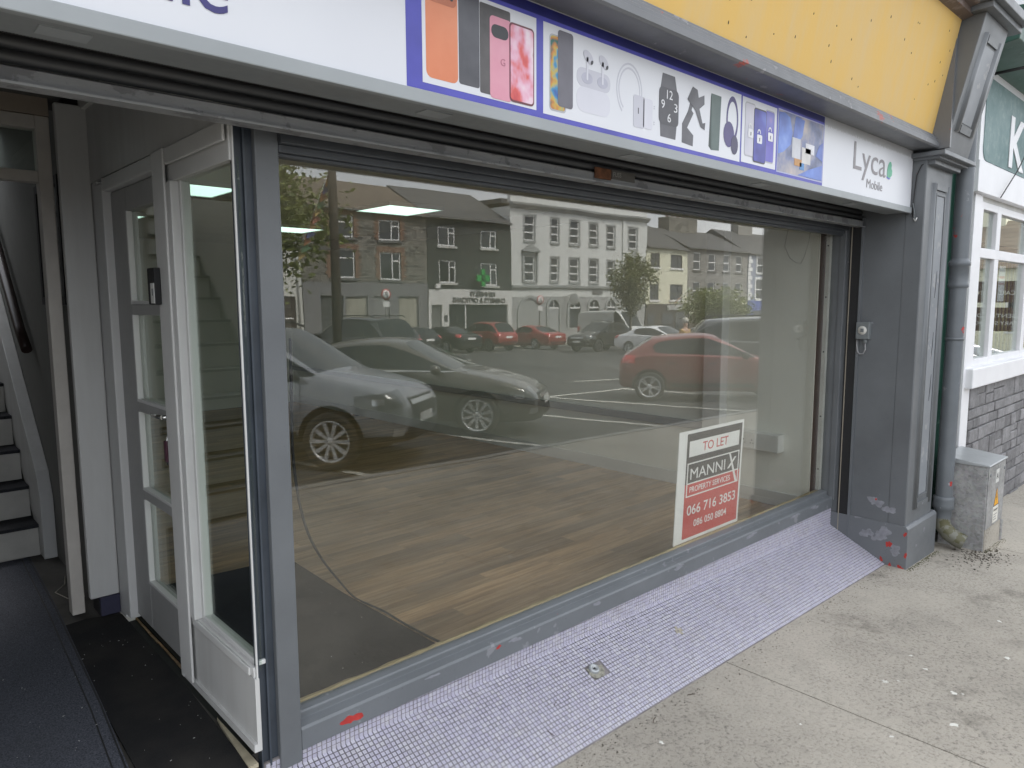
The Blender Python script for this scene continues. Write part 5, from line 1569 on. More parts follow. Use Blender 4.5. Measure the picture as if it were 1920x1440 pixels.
# dark rubble stone house with brick window surrounds
b = root('dark_stone_house', (23.8, -40, gz0(23.8)), 'dark rubble stone house with red brick window surrounds and brown slate roof', 'house')
ups = [(21.10, 22.65, 5.68, 6.95), (24.46, 26.04, 5.63, 6.90), (21.12, 22.70, 3.28, 4.95), (24.52, 26.08, 3.20, 4.90)]
grid_wall(MB(), 19.27, 28.08, 3.02, 7.35, ups, FY).build('wall', M_rubbleD, b)
for i, h_ in enumerate(ups):
    window(b, *h_, split=.62 if i % 2 else .1)
    s_ = MB(); a0, a1, b0, b1 = h_
    for k in range(9):
        z0_ = b0 + (b1 - b0) * k / 9; z1_ = b0 + (b1 - b0) * (k + 1) / 9 - .01
        e_ = .36 if k % 2 else .24
        s_.box(a0 - e_, a0, FY + .002, FY + .03, z0_, z1_); s_.box(a1, a1 + e_, FY + .002, FY + .03, z0_, z1_)
    s_.box(a0 - .26, a1 + .26, FY + .002, FY + .034, b1, b1 + .34)
    s_.build('brick_surround', M_brick, b)
gfh = [(20.5, 21.9, .0, 2.25), (22.0, 23.55, .0, 2.2), (24.0, 25.1, gz0(24), 2.2), (25.75, 27.35, .0, 2.2)]
gfh[0] = (20.35, 21.85, gz0(21), 2.28)
grid_wall(MB(), 19.28, 28.07, gz0(27) - .3, 3.02, gfh, FY + .05).build('ground_floor', streaky('grey_shop_render', (0.20, 0.20, 0.205), (0.15, 0.15, 0.15), 0.4), b)
bx(20.35, 21.85, FY - .15, FY - .1, gz0(21), 2.28).build('garage_door', plain('dark_slatted_door', (0.075, 0.08, 0.08), 0.6), b)
for k in range(9):
    bx(20.37, 21.83, FY - .1, FY - .085, gz0(21) + .1 + k * .34, gz0(21) + .36 + k * .34).build('door_slat', plain('door_slat_paint', (0.09, 0.095, 0.095), 0.6) if 'door_slat_paint' not in MATS else MATS['door_slat_paint'], b)
for h_ in (gfh[1], gfh[3]):
    window(b, *h_, style='none', sill=M_stoneD, frame=M_stoneD, y=FY + .05, curtain=True)
bx(24.0, 25.1, FY - .1, FY - .05, gz0(24), 2.2).build('door', plain('grey_shop_door', (0.24, 0.24, 0.24), 0.6), b)
rf = gable_roof(b, 19.27, 28.1, 7.32, 9.62, M_slateB, depth=9)
bx(19.3, 20.2, -40.9, -40.1, 9.2, 10.5).build('chimney', M_rubbleD, rf)

# charcoal house over the chemist
b = root('chemist_house', (31.8, -40, gz0(31.8)), 'charcoal painted house over a white chemist shopfront with green cross', 'house')
up2 = [(29.0, 30.45, 5.52, 6.80), (32.68, 34.12, 5.53, 6.75), (29.05, 30.48, 3.08, 4.58), (32.68, 34.15, 2.95, 4.52)]
shp = [(28.35, 29.18, gz0(28.8), 1.64), (29.76, 35.0, -.35, 1.66)]
M_char = plain('charcoal_render', (0.055, 0.060, 0.058), 0.8, vary=0.1, scale=1)
grid_wall(MB(), 28.10, 35.48, 2.64, 7.38, up2, FY + .02).build('wall', M_char, b)
for h_ in up2: window(b, *h_, sill=M_sillL, y=FY + .02, split=.62)
sf = grid_wall(MB(), 28.12, 35.46, gz0(35) - .3, 2.64, shp, FY + .14).build('shopfront', plain('chemist_white', (0.66, 0.66, 0.64), 0.5, vary=.04), b)
bx(29.78, 34.98, FY - .02, FY + .0, -.35, 1.66).build('shop_window', M_dglass, sf)
for x_ in (31.25,):
    bx(x_ - .04, x_ + .04, FY, FY + .05, -.35, 1.66).build('mullion', M_upvc, sf)
for (x0, x1, z0, z1, c_) in ((30.2, 30.9, -.2, 1.0, (0.45, 0.46, 0.47)), (33.6, 34.7, .0, .95, (0.20, 0.13, 0.28)), (31.9, 32.3, -.3, .5, (0.5, 0.5, 0.48)), (32.6, 33.1, -.3, .35, (0.42, 0.44, 0.42))):
    bx(x0, x1, FY - .30, FY - .26, z0, z1).build('window_display', ink('display_%d' % int(x0 * 10), c_), sf)
bx(28.37, 29.16, FY - .06, FY, gz0(28.8), 1.64).build('door', plain('chemist_door', (0.16, 0.165, 0.16), 0.4), sf)
bx(29.35, 29.62, FY + .14, FY + .16, .55, .95).build('wall_sign', plain('dark_plaque', (0.08, 0.08, 0.08), 0.5), sf)
TXT = plain('chemist_lettering', (0.06, 0.06, 0.055), 0.5)
# facing the square (+y): lettering runs towards -x
text_mesh('KENNELLYS', .5, TXT, b, 'shop_lettering', (33.75, FY + .16, 2.20), rz=math.pi, width=2.15, height=.30, extr=.02, bold=.01)
text_mesh('CHEMISTS & OPTICIANS', .5, TXT, b, 'shop_lettering', (34.75, FY + .16, 1.76), rz=math.pi, width=4.7, height=.34, extr=.02, bold=.01)
gc = MB().box(32.25, 32.55, FY + .5, FY + .62, 2.85, 4.05).box(31.85, 32.95, FY + .5, FY + .62, 3.2, 3.62).box(32.33, 32.47, FY, FY + .5, 3.35, 3.45)
gcr = root('pharmacy_cross', (32.4, FY + .5, 2.85), 'green pharmacy cross fixed to the charcoal house wall', 'sign')
gc.build('cross', plain('cross_green', (0.03, 0.36, 0.075), 0.4), gcr)
text_mesh('+', .3, plain('cross_green_pale', (0.10, 0.50, 0.20), 0.4), gcr, 'cross_mark', (32.5, FY + .63, 3.3), rz=math.pi, width=.2, height=.2, extr=.005)
gable_roof(b, 28.10, 35.5, 7.35, 9.75, M_slateR, depth=9)
bx(28.6, 28.95, FY + .06, FY + .26, 2.72, 3.0).build('camera_box', M_upvc, b)

# large grey bank
b = root('bank_building', (43.5, -41, gz0(43.5)), 'three-storey pale grey bank with pedimented windows and arched ground floor', 'building')
M_bank = streaky('bank_render', (0.70, 0.71, 0.69), (0.52, 0.53, 0.51), 0.35)
M_bankd = plain('bank_trim', (0.34, 0.35, 0.345), 0.7, vary=.06)
top = [(36.87, 37.87, 6.32, 8.14), (39.61, 40.44, 6.30, 8.12), (41.75, 42.76, 6.27, 8.09), (44.0, 45.0, 6.28, 8.07), (46.32, 47.24, 6.26, 8.03), (49.12, 50.2, 6.27, 8.03)]
mid = [(36.87, 37.9, 3.35, 5.22), (39.63, 40.46, 3.35, 5.18), (41.77, 42.78, 3.32, 5.18), (44.03, 45.04, 3.33, 5.18), (46.36, 47.3, 3.33, 5.15), (49.15, 50.2, 3.33, 5.15)]
grid_wall(MB(), 35.50, 51.55, 2.98, 8.70, top + mid, FY + .05, back=-46).build('wall', M_bank, b)
for h_ in top + mid: window(b, *h_, style='triple', sill=M_bankd, y=FY + .05)
for (a0, a1, b0, b1) in top + mid:
    s_ = MB(); s_.box(a0 - .14, a0, FY + .052, FY + .08, b0, b1); s_.box(a1, a1 + .14, FY + .052, FY + .08, b0, b1); s_.box(a0 - .14, a1 + .14, FY + .052, FY + .085, b1, b1 + .10)
    s_.build('window_surround', M_bankd, b)
for (a0, a1, b0, b1) in (mid[0], mid[5]):
    MB().prism([(a0 - .35, 5.58), (a1 + .35, 5.58), ((a0 + a1) / 2, 6.10)], 'y', FY + .052, FY + .30).build('pediment', M_bankd, b)
    bx(a0 - .38, a1 + .38, FY + .052, FY + .34, 5.48, 5.58).build('pediment_ledge', M_bankd, b)
    s_ = MB().box(a0 - .3, a0 - .14, FY + .052, FY + .14, b0 - .1, 5.48).box(a1 + .14, a1 + .3, FY + .052, FY + .14, b0 - .1, 5.48); s_.build('window_pilaster', M_bankd, b)
MB().prism([(FY + .05, 8.55), (FY + .22, 8.62), (FY + .26, 8.72), (FY + .42, 8.80), (FY + .45, 8.95), (FY + .05, 9.0)], 'x', 35.45, 51.6).build('cornice', M_bankd, b)
bx(35.5, 51.55, FY - .25, FY + .10, 8.98, 9.56).build('parapet', M_bank, b)
MB().prism([(FY + .05, 2.72), (FY + .12, 2.75), (FY + .22, 2.86), (FY + .24, 3.02), (FY + .05, 3.06)], 'x', 35.45, 51.6).build('string_course', M_bankd, b)
bx(48.2, 48.55, FY + .052, FY + .16, 3.1, 8.55).build('pilaster_strip', M_bank, b)
M_gran = mat_masonry('bank_granite', [(0.36, 0.365, 0.36), (0.41, 0.415, 0.41), (0.33, 0.33, 0.325)], (0.26, 0.26, 0.26), 1.4, .42, .2, .03, 'xz', .8, .02)
bx(35.5, 51.55, -46, FY + .06, gz0(50) - .4, 2.2).build('ground_floor', M_gran, b)
bx(35.5, 51.55, -46, FY + .04, 2.2, 2.98).build('fascia_band', M_bank, b)
def arch(x0, x1, zs, zb, mat, glass=True, y=FY + .062):
    cx, r = (x0 + x1) / 2, (x1 - x0) / 2
    n_ = 14
    ring = []
    mb = MB()
    for k in range(n_):
        t0_, t1_ = math.pi * k / n_, math.pi * (k + 1) / n_
        q = [(cx + rr_ * math.cos(t_), zs + rr_ * math.sin(t_)) for rr_, t_ in ((r, t0_), (r + .22, t0_), (r + .22, t1_), (r, t1_))]
        mb.prism(q, 'y', y, y + .10)
    mb.box(x0 - .22, x0, y, y + .09, zb, zs).box(x1, x1 + .22, y, y + .09, zb, zs)
    o = mb.build('arch_surround', M_bankd, b)
    poly = [(cx + r * math.cos(math.pi * k / n_), zs + r * math.sin(math.pi * k / n_)) for k in range(n_ + 1)] + [(x0, zb), (x1, zb)]
    MB().prism(poly, 'y', y, y + .012).build('arch_infill', mat, o)
    if glass:
        bar = MB().box(x0, x1, y + .012, y + .05, zs - .07, zs + .05).box(cx - .03, cx + .03, y + .012, y + .04, zs + .05, zs + r)
        bar.build('glazing_bar', M_upvc, o)
    return o
arch(36.3, 38.45, 1.0, gz0(37), plain('bank_gate_grey', (0.33, 0.335, 0.33), 0.6), False)
bx(36.5, 37.3, FY + .074, FY + .09, gz0(37), .75).build('gate_door', M_bankd, b)
for (x0, x1) in ((39.35, 40.55), (41.65, 42.85), (43.95, 45.15), (46.2, 47.4), (49.1, 50.3)):
    arch(x0, x1, 1.35, -.2 if x0 > 41 else gz0(40), M_dglass)
bx(39.42, 40.48, FY + .074, FY + .10, gz0(40), 1.27).build('door', plain('bank_door', (0.36, 0.37, 0.37), 0.5), b)
bx(44.4, 45.6, FY + .10, FY + .13, 2.42, 2.66).build('name_plate', plain('bank_plate', (0.16, 0.16, 0.16), 0.5), b)
cl_ = MB().lathe([(0, .03), (.42, .03), (.46, 0), (.42, -.03), (0, -.03)], (41.3, FY + .9, 2.0), 'x', 24).tube([(41.3, FY + .1, 2.2), (41.3, FY + .9, 2.45)], .03, 6)
cl_.build('hanging_clock', plain('clock_white', (0.6, 0.6, 0.58), 0.5), b)
bx(35.6, 51.4, -45.5, -37.0, 9.0, 9.35).build('roof', M_slateR, b)
bx(51.0, 52.6, -41.4, -40.2, 7.5, 10.9).build('chimney', M_rubbleD, b)

# cream house with dark shopfront
b = root('cream_house', (54.8, -40, gz0(54.8)), 'cream rendered two-storey house above a dark shopfront', 'house')
M_cream = streaky('cream_render', (0.72, 0.71, 0.56), (0.52, 0.50, 0.38), 0.2)
cw = [(52.25, 53.6, 4.78, 6.03), (55.12, 57.05, 4.78, 6.0), (52.2, 53.57, 1.9, 3.3), (55.07, 57.15, 1.9, 3.3)]
grid_wall(MB(), 51.62, 57.98, 1.56, 6.45, cw, FY + .03).build('wall', M_cream, b)
for h_ in cw: window(b, *h_, sill=M_upvc, frame=plain('dark_far_frame', (0.10, 0.10, 0.10), 0.5) if 'dark_far_frame' not in MATS else MATS['dark_far_frame'], y=FY + .03)
cs = bx(51.62, 57.98, -42, FY + .10, gz0(57) - .3, 1.56).build('shopfront', plain('dark_shopfront', (0.075, 0.065, 0.055), 0.6), b)
bx(54.6, 57.2, FY + .10, FY + .18, 1.0, 1.45).build('shop_sign', plain('pale_shop_sign', (0.45, 0.45, 0.44), 0.5), cs)
for (x0, x1) in ((51.9, 52.8), (53.9, 55.6), (56.0, 57.6)):
    bx(x0, x1, FY + .10, FY + .13, gz0(55), .75).build('shop_window', M_dglass, cs)
gable_roof(b, 51.6, 58.0, 6.5, 9.0, M_slateR, depth=9)

# grey rubble terrace house
b = root('grey_stone_house', (63.5, -40, gz0(63.5)), 'grey rubble stone house with four tall sash windows and big chimney', 'house')
rw_ = [(59.05, 60.2, 4.76, 6.40), (61.56, 62.68, 4.73, 6.35), (64.06, 65.25, 4.70, 6.34), (66.7, 67.94, 4.72, 6.36), (59.05, 60.2, 1.9, 3.6), (61.56, 62.68, 1.9, 3.6), (64.06, 65.25, 1.9, 3.6), (66.7, 67.94, 1.9, 3.6)]
grid_wall(MB(), 58.0, 69.0, gz0(69) - .3, 6.75, rw_, FY + .03).build('wall', M_rubbleL, b)
for h_ in rw_: window(b, *h_, style='sash', y=FY + .03)
bx(58.2, 68.8, FY + .04, FY + .20, .6, 1.6).build('shop_fascia', plain('cream_fascia', (0.60, 0.58, 0.45), 0.6), b)
bx(58.2, 68.8, FY + .04, FY + .12, gz0(69), .6).build('shopfront', plain('brown_shopfront', (0.09, 0.07, 0.06), 0.6), b)
rf = gable_roof(b, 58.0, 69.05, 6.75, 8.9, M_slateR, depth=9)
bx(60.5, 65.5, -41.2, -39.9, 8.2, 10.2).build('chimney', M_rubbleD, rf)
for k in range(5):
    MB().lathe([(.16, 0), (.14, .5), (.18, .55)], (61 + k * .95, -40.5, 10.2), 'z', 10).build('chimney_pot', M_brick, rf)

# blue-grey house with white quoins
b = root('blue_grey_house', (75, -40, gz0(75)), 'blue-grey house with white corner quoins over a bright blue shopfront', 'house')
bw_ = [(70.9, 72.4, 4.7, 6.38), (70.85, 72.35, 1.98, 4.05), (75.2, 76.6, 4.7, 6.38), (75.2, 76.6, 1.98, 4.05), (79.2, 80.6, 4.7, 6.38)]
grid_wall(MB(), 69.08, 83.0, 1.8, 6.65, bw_, FY + .03).build('wall', streaky('blue_grey_render', (0.30, 0.33, 0.40), (0.24, 0.26, 0.32), .3), b)
for h_ in bw_:
    window(b, *h_, style='sash', sill=M_upvc, y=FY + .03)
    a0, a1, b0, b1 = h_
    MB().box(a0 - .2, a0, FY + .032, FY + .08, b0, b1 + .2).box(a1, a1 + .2, FY + .032, FY + .08, b0, b1 + .2).box(a0, a1, FY + .032, FY + .08, b1, b1 + .2).build('window_surround', M_upvc, b)
for k in range(11):
    e_ = .85 if k % 2 else .5
    bx(69.1, 69.1 + e_, FY + .032, FY + .10, 1.85 + k * .43, 2.22 + k * .43).build('quoin', M_upvc, b)
bs = bx(69.1, 83.0, -42, FY + .12, gz0(80) - .3, 1.8).build('shopfront', plain('bright_blue_front', (0.10, 0.14, 0.38), 0.5), b)
bx(72.6, 74.2, FY + .12, FY + .15, gz0(74), .8).build('door', plain('pale_blue_door', (0.22, 0.27, 0.48), 0.5), bs)
bx(70.2, 71.9, FY + .12, FY + .15, -.8, .8).build('shop_window', M_dglass, bs)
gable_roof(b, 69.08, 83.05, 6.65, 9.4, M_slateR, depth=9)
bx(74.0, 77.0, -41, -40, 9.0, 10.6).build('chimney', M_rubbleL, b)
# a lower hall further along, mirrored in the window next door
b = root('long_hall', (110, -40, -3), 'long pale hall with brown roof and wide chimney at the end of the row', 'building')
bx(84, 140, -46, FY, -4, 4.6).build('wall', M_wr, b)
gable_roof(b, 83.8, 140, 4.6, 7.2, M_slateB, depth=10)
bx(104, 108, -41.5, -40.4, 6.4, 9.0).build('chimney', M_cream, b)

# a house closing the end of the street, and the school board, mirrored in the window next door
b = root('end_house', (46, -9, ground_z(46, -9)), 'low house with brown roof and cream chimney at the end of the street', 'house')
bx(42.0, 50.0, -17.0, -3.0, -1.6, 3.4).build('wall', M_cream, b)
MB().hexa([(41.7, -17.3, 3.4), (50.3, -17.3, 3.4), (50.3, -2.7, 3.4), (41.7, -2.7, 3.4), (45.6, -14.0, 6.0), (46.4, -14.0, 6.0), (46.4, -6.0, 6.0), (45.6, -6.0, 6.0)]).build('roof', M_slateB, b)
bx(45.2, 46.8, -11.5, -9.0, 5.2, 7.2).build('chimney', M_cream, b)
for (y0, y1) in ((-15.5, -14.0), (-11.5, -10.0), (-8.0, -6.5)):
    o = bx(41.96, 42.0, y0, y1, .2, 1.9).build('window', M_upvc, b)
    bx(41.93, 41.96, y0 + .1, y1 - .1, .3, 1.8).build('pane', M_dglass, o)
sb = root('school_board', (34.0, -7.4, ground_z(34, -7.4)), 'brown painted board lettered for a day care centre and primary school', 'sign')
M_bb = plain('board_brown', (0.06, 0.03, 0.025), .6)
for y_ in (-9.6, -5.0): bx(33.96, 34.04, y_, y_ + .1, ground_z(34, -7) - .1, 2.6).build('post', M_bb, sb)
bx(33.98, 34.02, -9.5, -5.0, 1.75, 2.6).build('board', M_bb, sb)
bx(33.98, 34.02, -9.5, -5.0, .6, 1.55).build('board', M_bb, sb)
for s_, z_, h_ in (('DAY CARE CENTRE', 2.05, .17), ('PRESENTATION', 1.15, .15), ('PRIMARY SCHOOL', .85, .15)):
    text_mesh(s_, .4, M_sillL, sb, 'lettering', (33.97, -5.4, z_), rz=-math.pi / 2, width=2.0, height=h_, extr=.006)

# ------------------------------------------------------------------ street furniture, mirrored
def at_ground(x, y): return Vector((x, y, ground_z(x, y)))


tp = root('telegraph_pole', at_ground(9.1, -13.95), 'thick dark telegraph pole standing behind the silver car', 'pole')
g0 = ground_z(9.1, -13.95)
MB().tube([(9.1, -13.95, g0 - .3), (9.12, -14.0, 2.5), (9.18, -14.1, 7.8)], [.13, .115, .09], 16).build('pole', plain('tarred_timber', (0.055, 0.045, 0.036), 0.85, vary=.3, scale=9), tp)
bx(8.75, 9.6, -14.1, -14.02, 3.15, 3.22).build('cross_bar', M_stoneD, tp)
bn = root('bunting', (8.85, -14.4, 3.2), 'string of small orange, blue and green bunting flags hung from the telegraph pole', 'bunting')
MB().tube([(9.05, -14.10, 5.0), (8.79, -14.40, 4.05), (8.52, -14.70, 3.1)], .006, 5).build('cord', M_speck, bn)
cols = [(0.42, 0.24, 0.07), (0.12, 0.13, 0.26), (0.42, 0.20, 0.10), (0.15, 0.25, 0.14), (0.48, 0.36, 0.14), (0.38, 0.16, 0.11)]
for k in range(11):
    t_ = k / 10.5
    p = Vector((9.05, -14.10, 5.0)).lerp(Vector((8.52, -14.70, 3.1)), t_)
    d = Vector((.20 + .04 * math.sin(k * 3), -.06, -.16))
    MB().add([p, p + Vector((-.07, .01, -.30)), p + d, p + Vector((.002, .004, 0)), p + Vector((-.068, .014, -.30)), p + d + Vector((.002, .004, 0))], [(0, 1, 2), (3, 5, 4), (0, 3, 4, 1), (1, 4, 5, 2), (2, 5, 3, 0)]).build('flag', ink('bunting_%d' % (k % 6), cols[k % 6]), bn)


def parking_sign(x, y, h, label):
    g0 = ground_z(x, y)
    t = root('parking_sign', (x, y, g0), label, 'sign', 'round parking signs across the square')
    MB().tube([(x, y, g0), (x, y, g0 + h)], .04, 8).build('post', M_stoneD, t)
    d = MB().lathe([(0, 0), (.30, 0), (.30, .02), (0, .02)], (x, y + .05, g0 + h - .05), 'y', 24).build('disc', plain('sign_red_ring', (0.50, 0.05, 0.05), .5) if 'sign_red_ring' not in MATS else MATS['sign_red_ring'], t)
    MB().lathe([(0, 0), (.235, 0), (.235, .006), (0, .006)], (x, y + .071, g0 + h - .05), 'y', 24).build('disc_face', M_upvc, d)
    text_mesh('P', .3, M_black, t, 'sign_letter', (x + .09, y + .079, g0 + h - .20), rz=math.pi, width=.17, height=.30, extr=.002)
    bx(x - .2, x + .2, y + .05, y + .07, g0 + h - .72, g0 + h - .42).build('time_plate', M_upvc, t)


parking_sign(22.2, -31.9, 3.25, 'round parking sign on a post in front of the dark stone house')
parking_sign(32.9, -30.4, 3.1, 'round parking sign on a post in front of the bank archway')
fl = root('tricolour_flag', (55.9, FY + .1, .9), 'green, white and orange flag on an angled pole from the cream house', 'flag')
MB().tube([(55.2, FY + .1, 1.4), (56.3, FY + 1.6, 3.0)], .03, 6).build('staff', M_upvc, fl)
for k, c_ in enumerate(((0.03, 0.22, 0.08), (0.75, 0.75, 0.75), (0.72, 0.26, 0.03))):
    a0, a1 = Vector((56.3, FY + 1.6, 3.0)).lerp(Vector((55.55, FY + .58, 1.9)), k / 3), Vector((56.3, FY + 1.6, 3.0)).lerp(Vector((55.55, FY + .58, 1.9)), (k + 1) / 3)
    q = Vector((-.75, .12, -.35))
    MB().hexa([a0, a1, a1 + q, a0 + q] + [v + Vector((0, .02, 0)) for v in (a0, a1, a1 + q, a0 + q)]).build('stripe', ink('flag_%d' % k, c_), fl)

# ------------------------------------------------------------------ trees
def tree(name, base, trunk_h, crown_c, crown_r, nleaf, leafs, label, mat, seed, group=None, trunk_r=.10):
    random.seed(seed)
    t = root(name, base, label, 'tree', group)
    tb = MB()
    base = Vector(base); cc_ = Vector(crown_c)
    fork = base + Vector((0, 0, trunk_h))
    tb.tube([base - Vector((0, 0, .2)), base.lerp(fork, .5) + Vector((.03, .02, 0)), fork], [trunk_r, trunk_r * .8, trunk_r * .65], 10)
    tips = []
    for k in range(13):
        a_ = k * 2.4; e_ = random.uniform(.15, 1.3)
        tip = cc_ + Vector((math.cos(a_) * math.cos(e_) * crown_r[0], math.sin(a_) * math.cos(e_) * crown_r[1], (math.sin(e_) * 1.3 - .45) * crown_r[2])) * random.uniform(.7, .95)
        midp = fork.lerp(tip, .5) + Vector((random.uniform(-.1, .1), random.uniform(-.1, .1), .12))
        tb.tube([fork, midp, tip], [trunk_r * .42, trunk_r * .24, trunk_r * .06], 6); tips.append(tip); tips.append(midp.lerp(tip, .5))
    tb.build('trunk', plain('bark', (0.075, 0.065, 0.052), .9, vary=.3) if 'bark' not in MATS else MATS['bark'], t)
    clumps = []
    for k in range(70):
        v = Vector((random.gauss(0, 1), random.gauss(0, 1), random.gauss(0, 1))).normalized() * random.random() ** .42
        clumps.append((cc_ + Vector((v.x * crown_r[0], v.y * crown_r[1], v.z * crown_r[2])), random.uniform(.14, .32)))
    lf = MB()
    for k in range(nleaf):
        c_, r_ = random.choice(clumps)
        p = c_ + Vector((random.gauss(0, 1) * r_ * crown_r[0], random.gauss(0, 1) * r_ * crown_r[1], random.gauss(0, 1) * r_ * crown_r[2])) * .75
        s_ = leafs * random.uniform(.6, 1.3)
        a_ = Vector((random.gauss(0, 1), random.gauss(0, 1), random.gauss(0, .6))).normalized(); b_ = a_.orthogonal().normalized()
        b_ = (Matrix.Rotation(random.uniform(0, 6.28), 3, a_) @ b_)
        lf.add([p - a_ * s_, p + b_ * s_ * .45, p + a_ * s_, p - b_ * s_ * .45], [(0, 1, 2, 3)])
    lf.build('crown', mat, t)
    return t


LF1 = mat_leaf('leaf_spring', (0.09, 0.115, 0.03), (0.21, 0.24, 0.075))
LF2 = mat_leaf('leaf_olive', (0.08, 0.095, 0.03), (0.18, 0.195, 0.07))
gt = ground_z(36.2, -25.6)
tree('young_tree', (36.2, -25.66, gt), 2.0, (36.2, -25.66, 2.85), (1.35, 1.35, 1.75), 5200, .10, 'airy young tree with light green leaves in front of the bank', LF2, 1)
gt = ground_z(44.5, -24.8)
tree('clipped_tree', (44.5, -24.8, gt), 2.1, (44.5, -24.8, 1.35), (2.15, 2.15, 1.35), 7000, .11, 'round clipped bushy tree in front of the grey stone house', LF1, 2)
gt = ground_z(10.7, -22.5)
tree('roadside_tree', (10.7, -22.5, gt), 3.0, (10.9, -22.6, 5.6), (2.7, 2.7, 2.8), 6500, .14, 'tall green tree behind the telegraph pole at the window post', LF1, 3, trunk_r=.16)
tree('hall_tree', (62.0, -20.0, ground_z(62, -20)), 2.0, (62, -20, 1.6), (2.6, 2.6, 2.3), 5000, .15, 'broad bright green tree mirrored in the window next door', LF1, 4)
# ------------------------------------------------------------------ vehicles
M_cglass = NT('car_glass')
M_cglass.bsdf((0.018, 0.022, 0.022), 0.03, 0.0, None, 0.5)
M_cglass = M_cglass.m
M_tyre = plain('tyre_rubber', (0.018, 0.018, 0.018), 0.85, bump=.1)
M_alloy = plain('alloy_rim', (0.62, 0.63, 0.64), 0.35, metal=.25, vary=.04, bump=0)
M_alloyd = plain('dark_alloy_rim', (0.16, 0.16, 0.165), 0.35, metal=.7, vary=.04, bump=0)
M_trimb = plain('black_trim', (0.02, 0.02, 0.021), 0.5)
M_lamp = plain('headlamp_lens', (0.10, 0.105, 0.11), 0.08, vary=.6, scale=24, bump=0, coat=1.0)
M_lampc = plain('headlamp_reflector', (0.62, 0.63, 0.64), 0.15, metal=.8, vary=.1, bump=0)
M_tail = plain('tail_lamp', (0.50, 0.02, 0.02), 0.15, vary=.3, scale=20, bump=0, coat=1.0)
M_plate = plain('number_plate', (0.70, 0.70, 0.68), 0.5, vary=.05)
PAINT = 'PAINT'
KIND = {
    'suv': dict(L=4.30, W=1.78, H=1.69, wb=2.56, fo=.88, hf=.95, hc=1.13, belt=1.07, xc=1.08, xrf=.30, xb=-.10, xrr=-1.45, xt=-1.92, deck=1.06, low=.30, r=.345, rim=.245, arch=.06, hatch=True),
    'saloon': dict(L=4.78, W=1.82, H=1.47, wb=2.71, fo=.93, hf=.76, hc=1.0, belt=.95, xc=.98, xrf=.12, xb=-.18, xrr=-1.10, xt=-1.80, deck=1.04, low=.24, r=.325, rim=.235, arch=.045, hatch=False),
    'hatch': dict(L=4.06, W=1.73, H=1.45, wb=2.59, fo=.80, hf=.76, hc=.99, belt=.95, xc=.88, xrf=.08, xb=-.15, xrr=-1.25, xt=-1.78, deck=1.02, low=.26, r=.315, rim=.225, arch=.05, hatch=True),
    'van': dict(L=5.55, W=2.02, H=2.45, wb=3.40, fo=1.0, hf=1.02, hc=1.34, belt=1.32, xc=1.85, xrf=1.15, xb=.75, xrr=-2.62, xt=-2.68, deck=1.30, low=.32, r=.345, rim=.215, arch=.06, hatch=True),
}
TEMPLATE = {}


def make_wheel(r, rim, spokes, split):
    ty = MB().lathe([(rim, -.095), (rim + .015, -.105), (r - .03, -.108), (r - .008, -.095), (r, -.06), (r, .06), (r - .008, .095), (r - .03, .108), (rim + .015, .105), (rim, .095), (rim, -.095)], (0, 0, 0), 'y', 32)
    rm = MB().lathe([(rim + .004, .085), (rim + .008, .100), (rim - .006, .104), (rim - .018, .085), (rim - .022, .0), (rim - .03, -.08)], (0, 0, 0), 'y', 32)
    rm.lathe([(0, .085), (.035, .083), (.06, .072), (.065, .05), (.04, .04)], (0, 0, 0), 'y', 16)
    for k in range(spokes):
        a_ = 2 * math.pi * k / spokes
        offs = (-.16, .16) if split else (0,)
        for o_ in offs:
            b_ = a_ + o_
            d0, d1 = Vector((math.cos(a_ + o_ * .3), 0, math.sin(a_ + o_ * .3))), Vector((math.cos(b_), 0, math.sin(b_)))
            n0, n1 = Vector((-d0.z, 0, d0.x)), Vector((-d1.z, 0, d1.x))
            w0, w1 = (.012, .014) if split else (.016, .026)
            p = [d0 * .05 - n0 * w0, d0 * .05 + n0 * w0, d1 * (rim - .008) + n1 * w1, d1 * (rim - .008) - n1 * w1]
            rm.hexa([v + Vector((0, .045, 0)) for v in p] + [v + Vector((0, .080 if i < 2 else .092, 0)) for i, v in enumerate(p)])
    dk = MB().lathe([(0, .02), (rim - .02, .02)], (0, 0, 0), 'y', 24)
    return ty.mesh('wheel'), rm.mesh('rim'), dk.mesh('brake_disc')


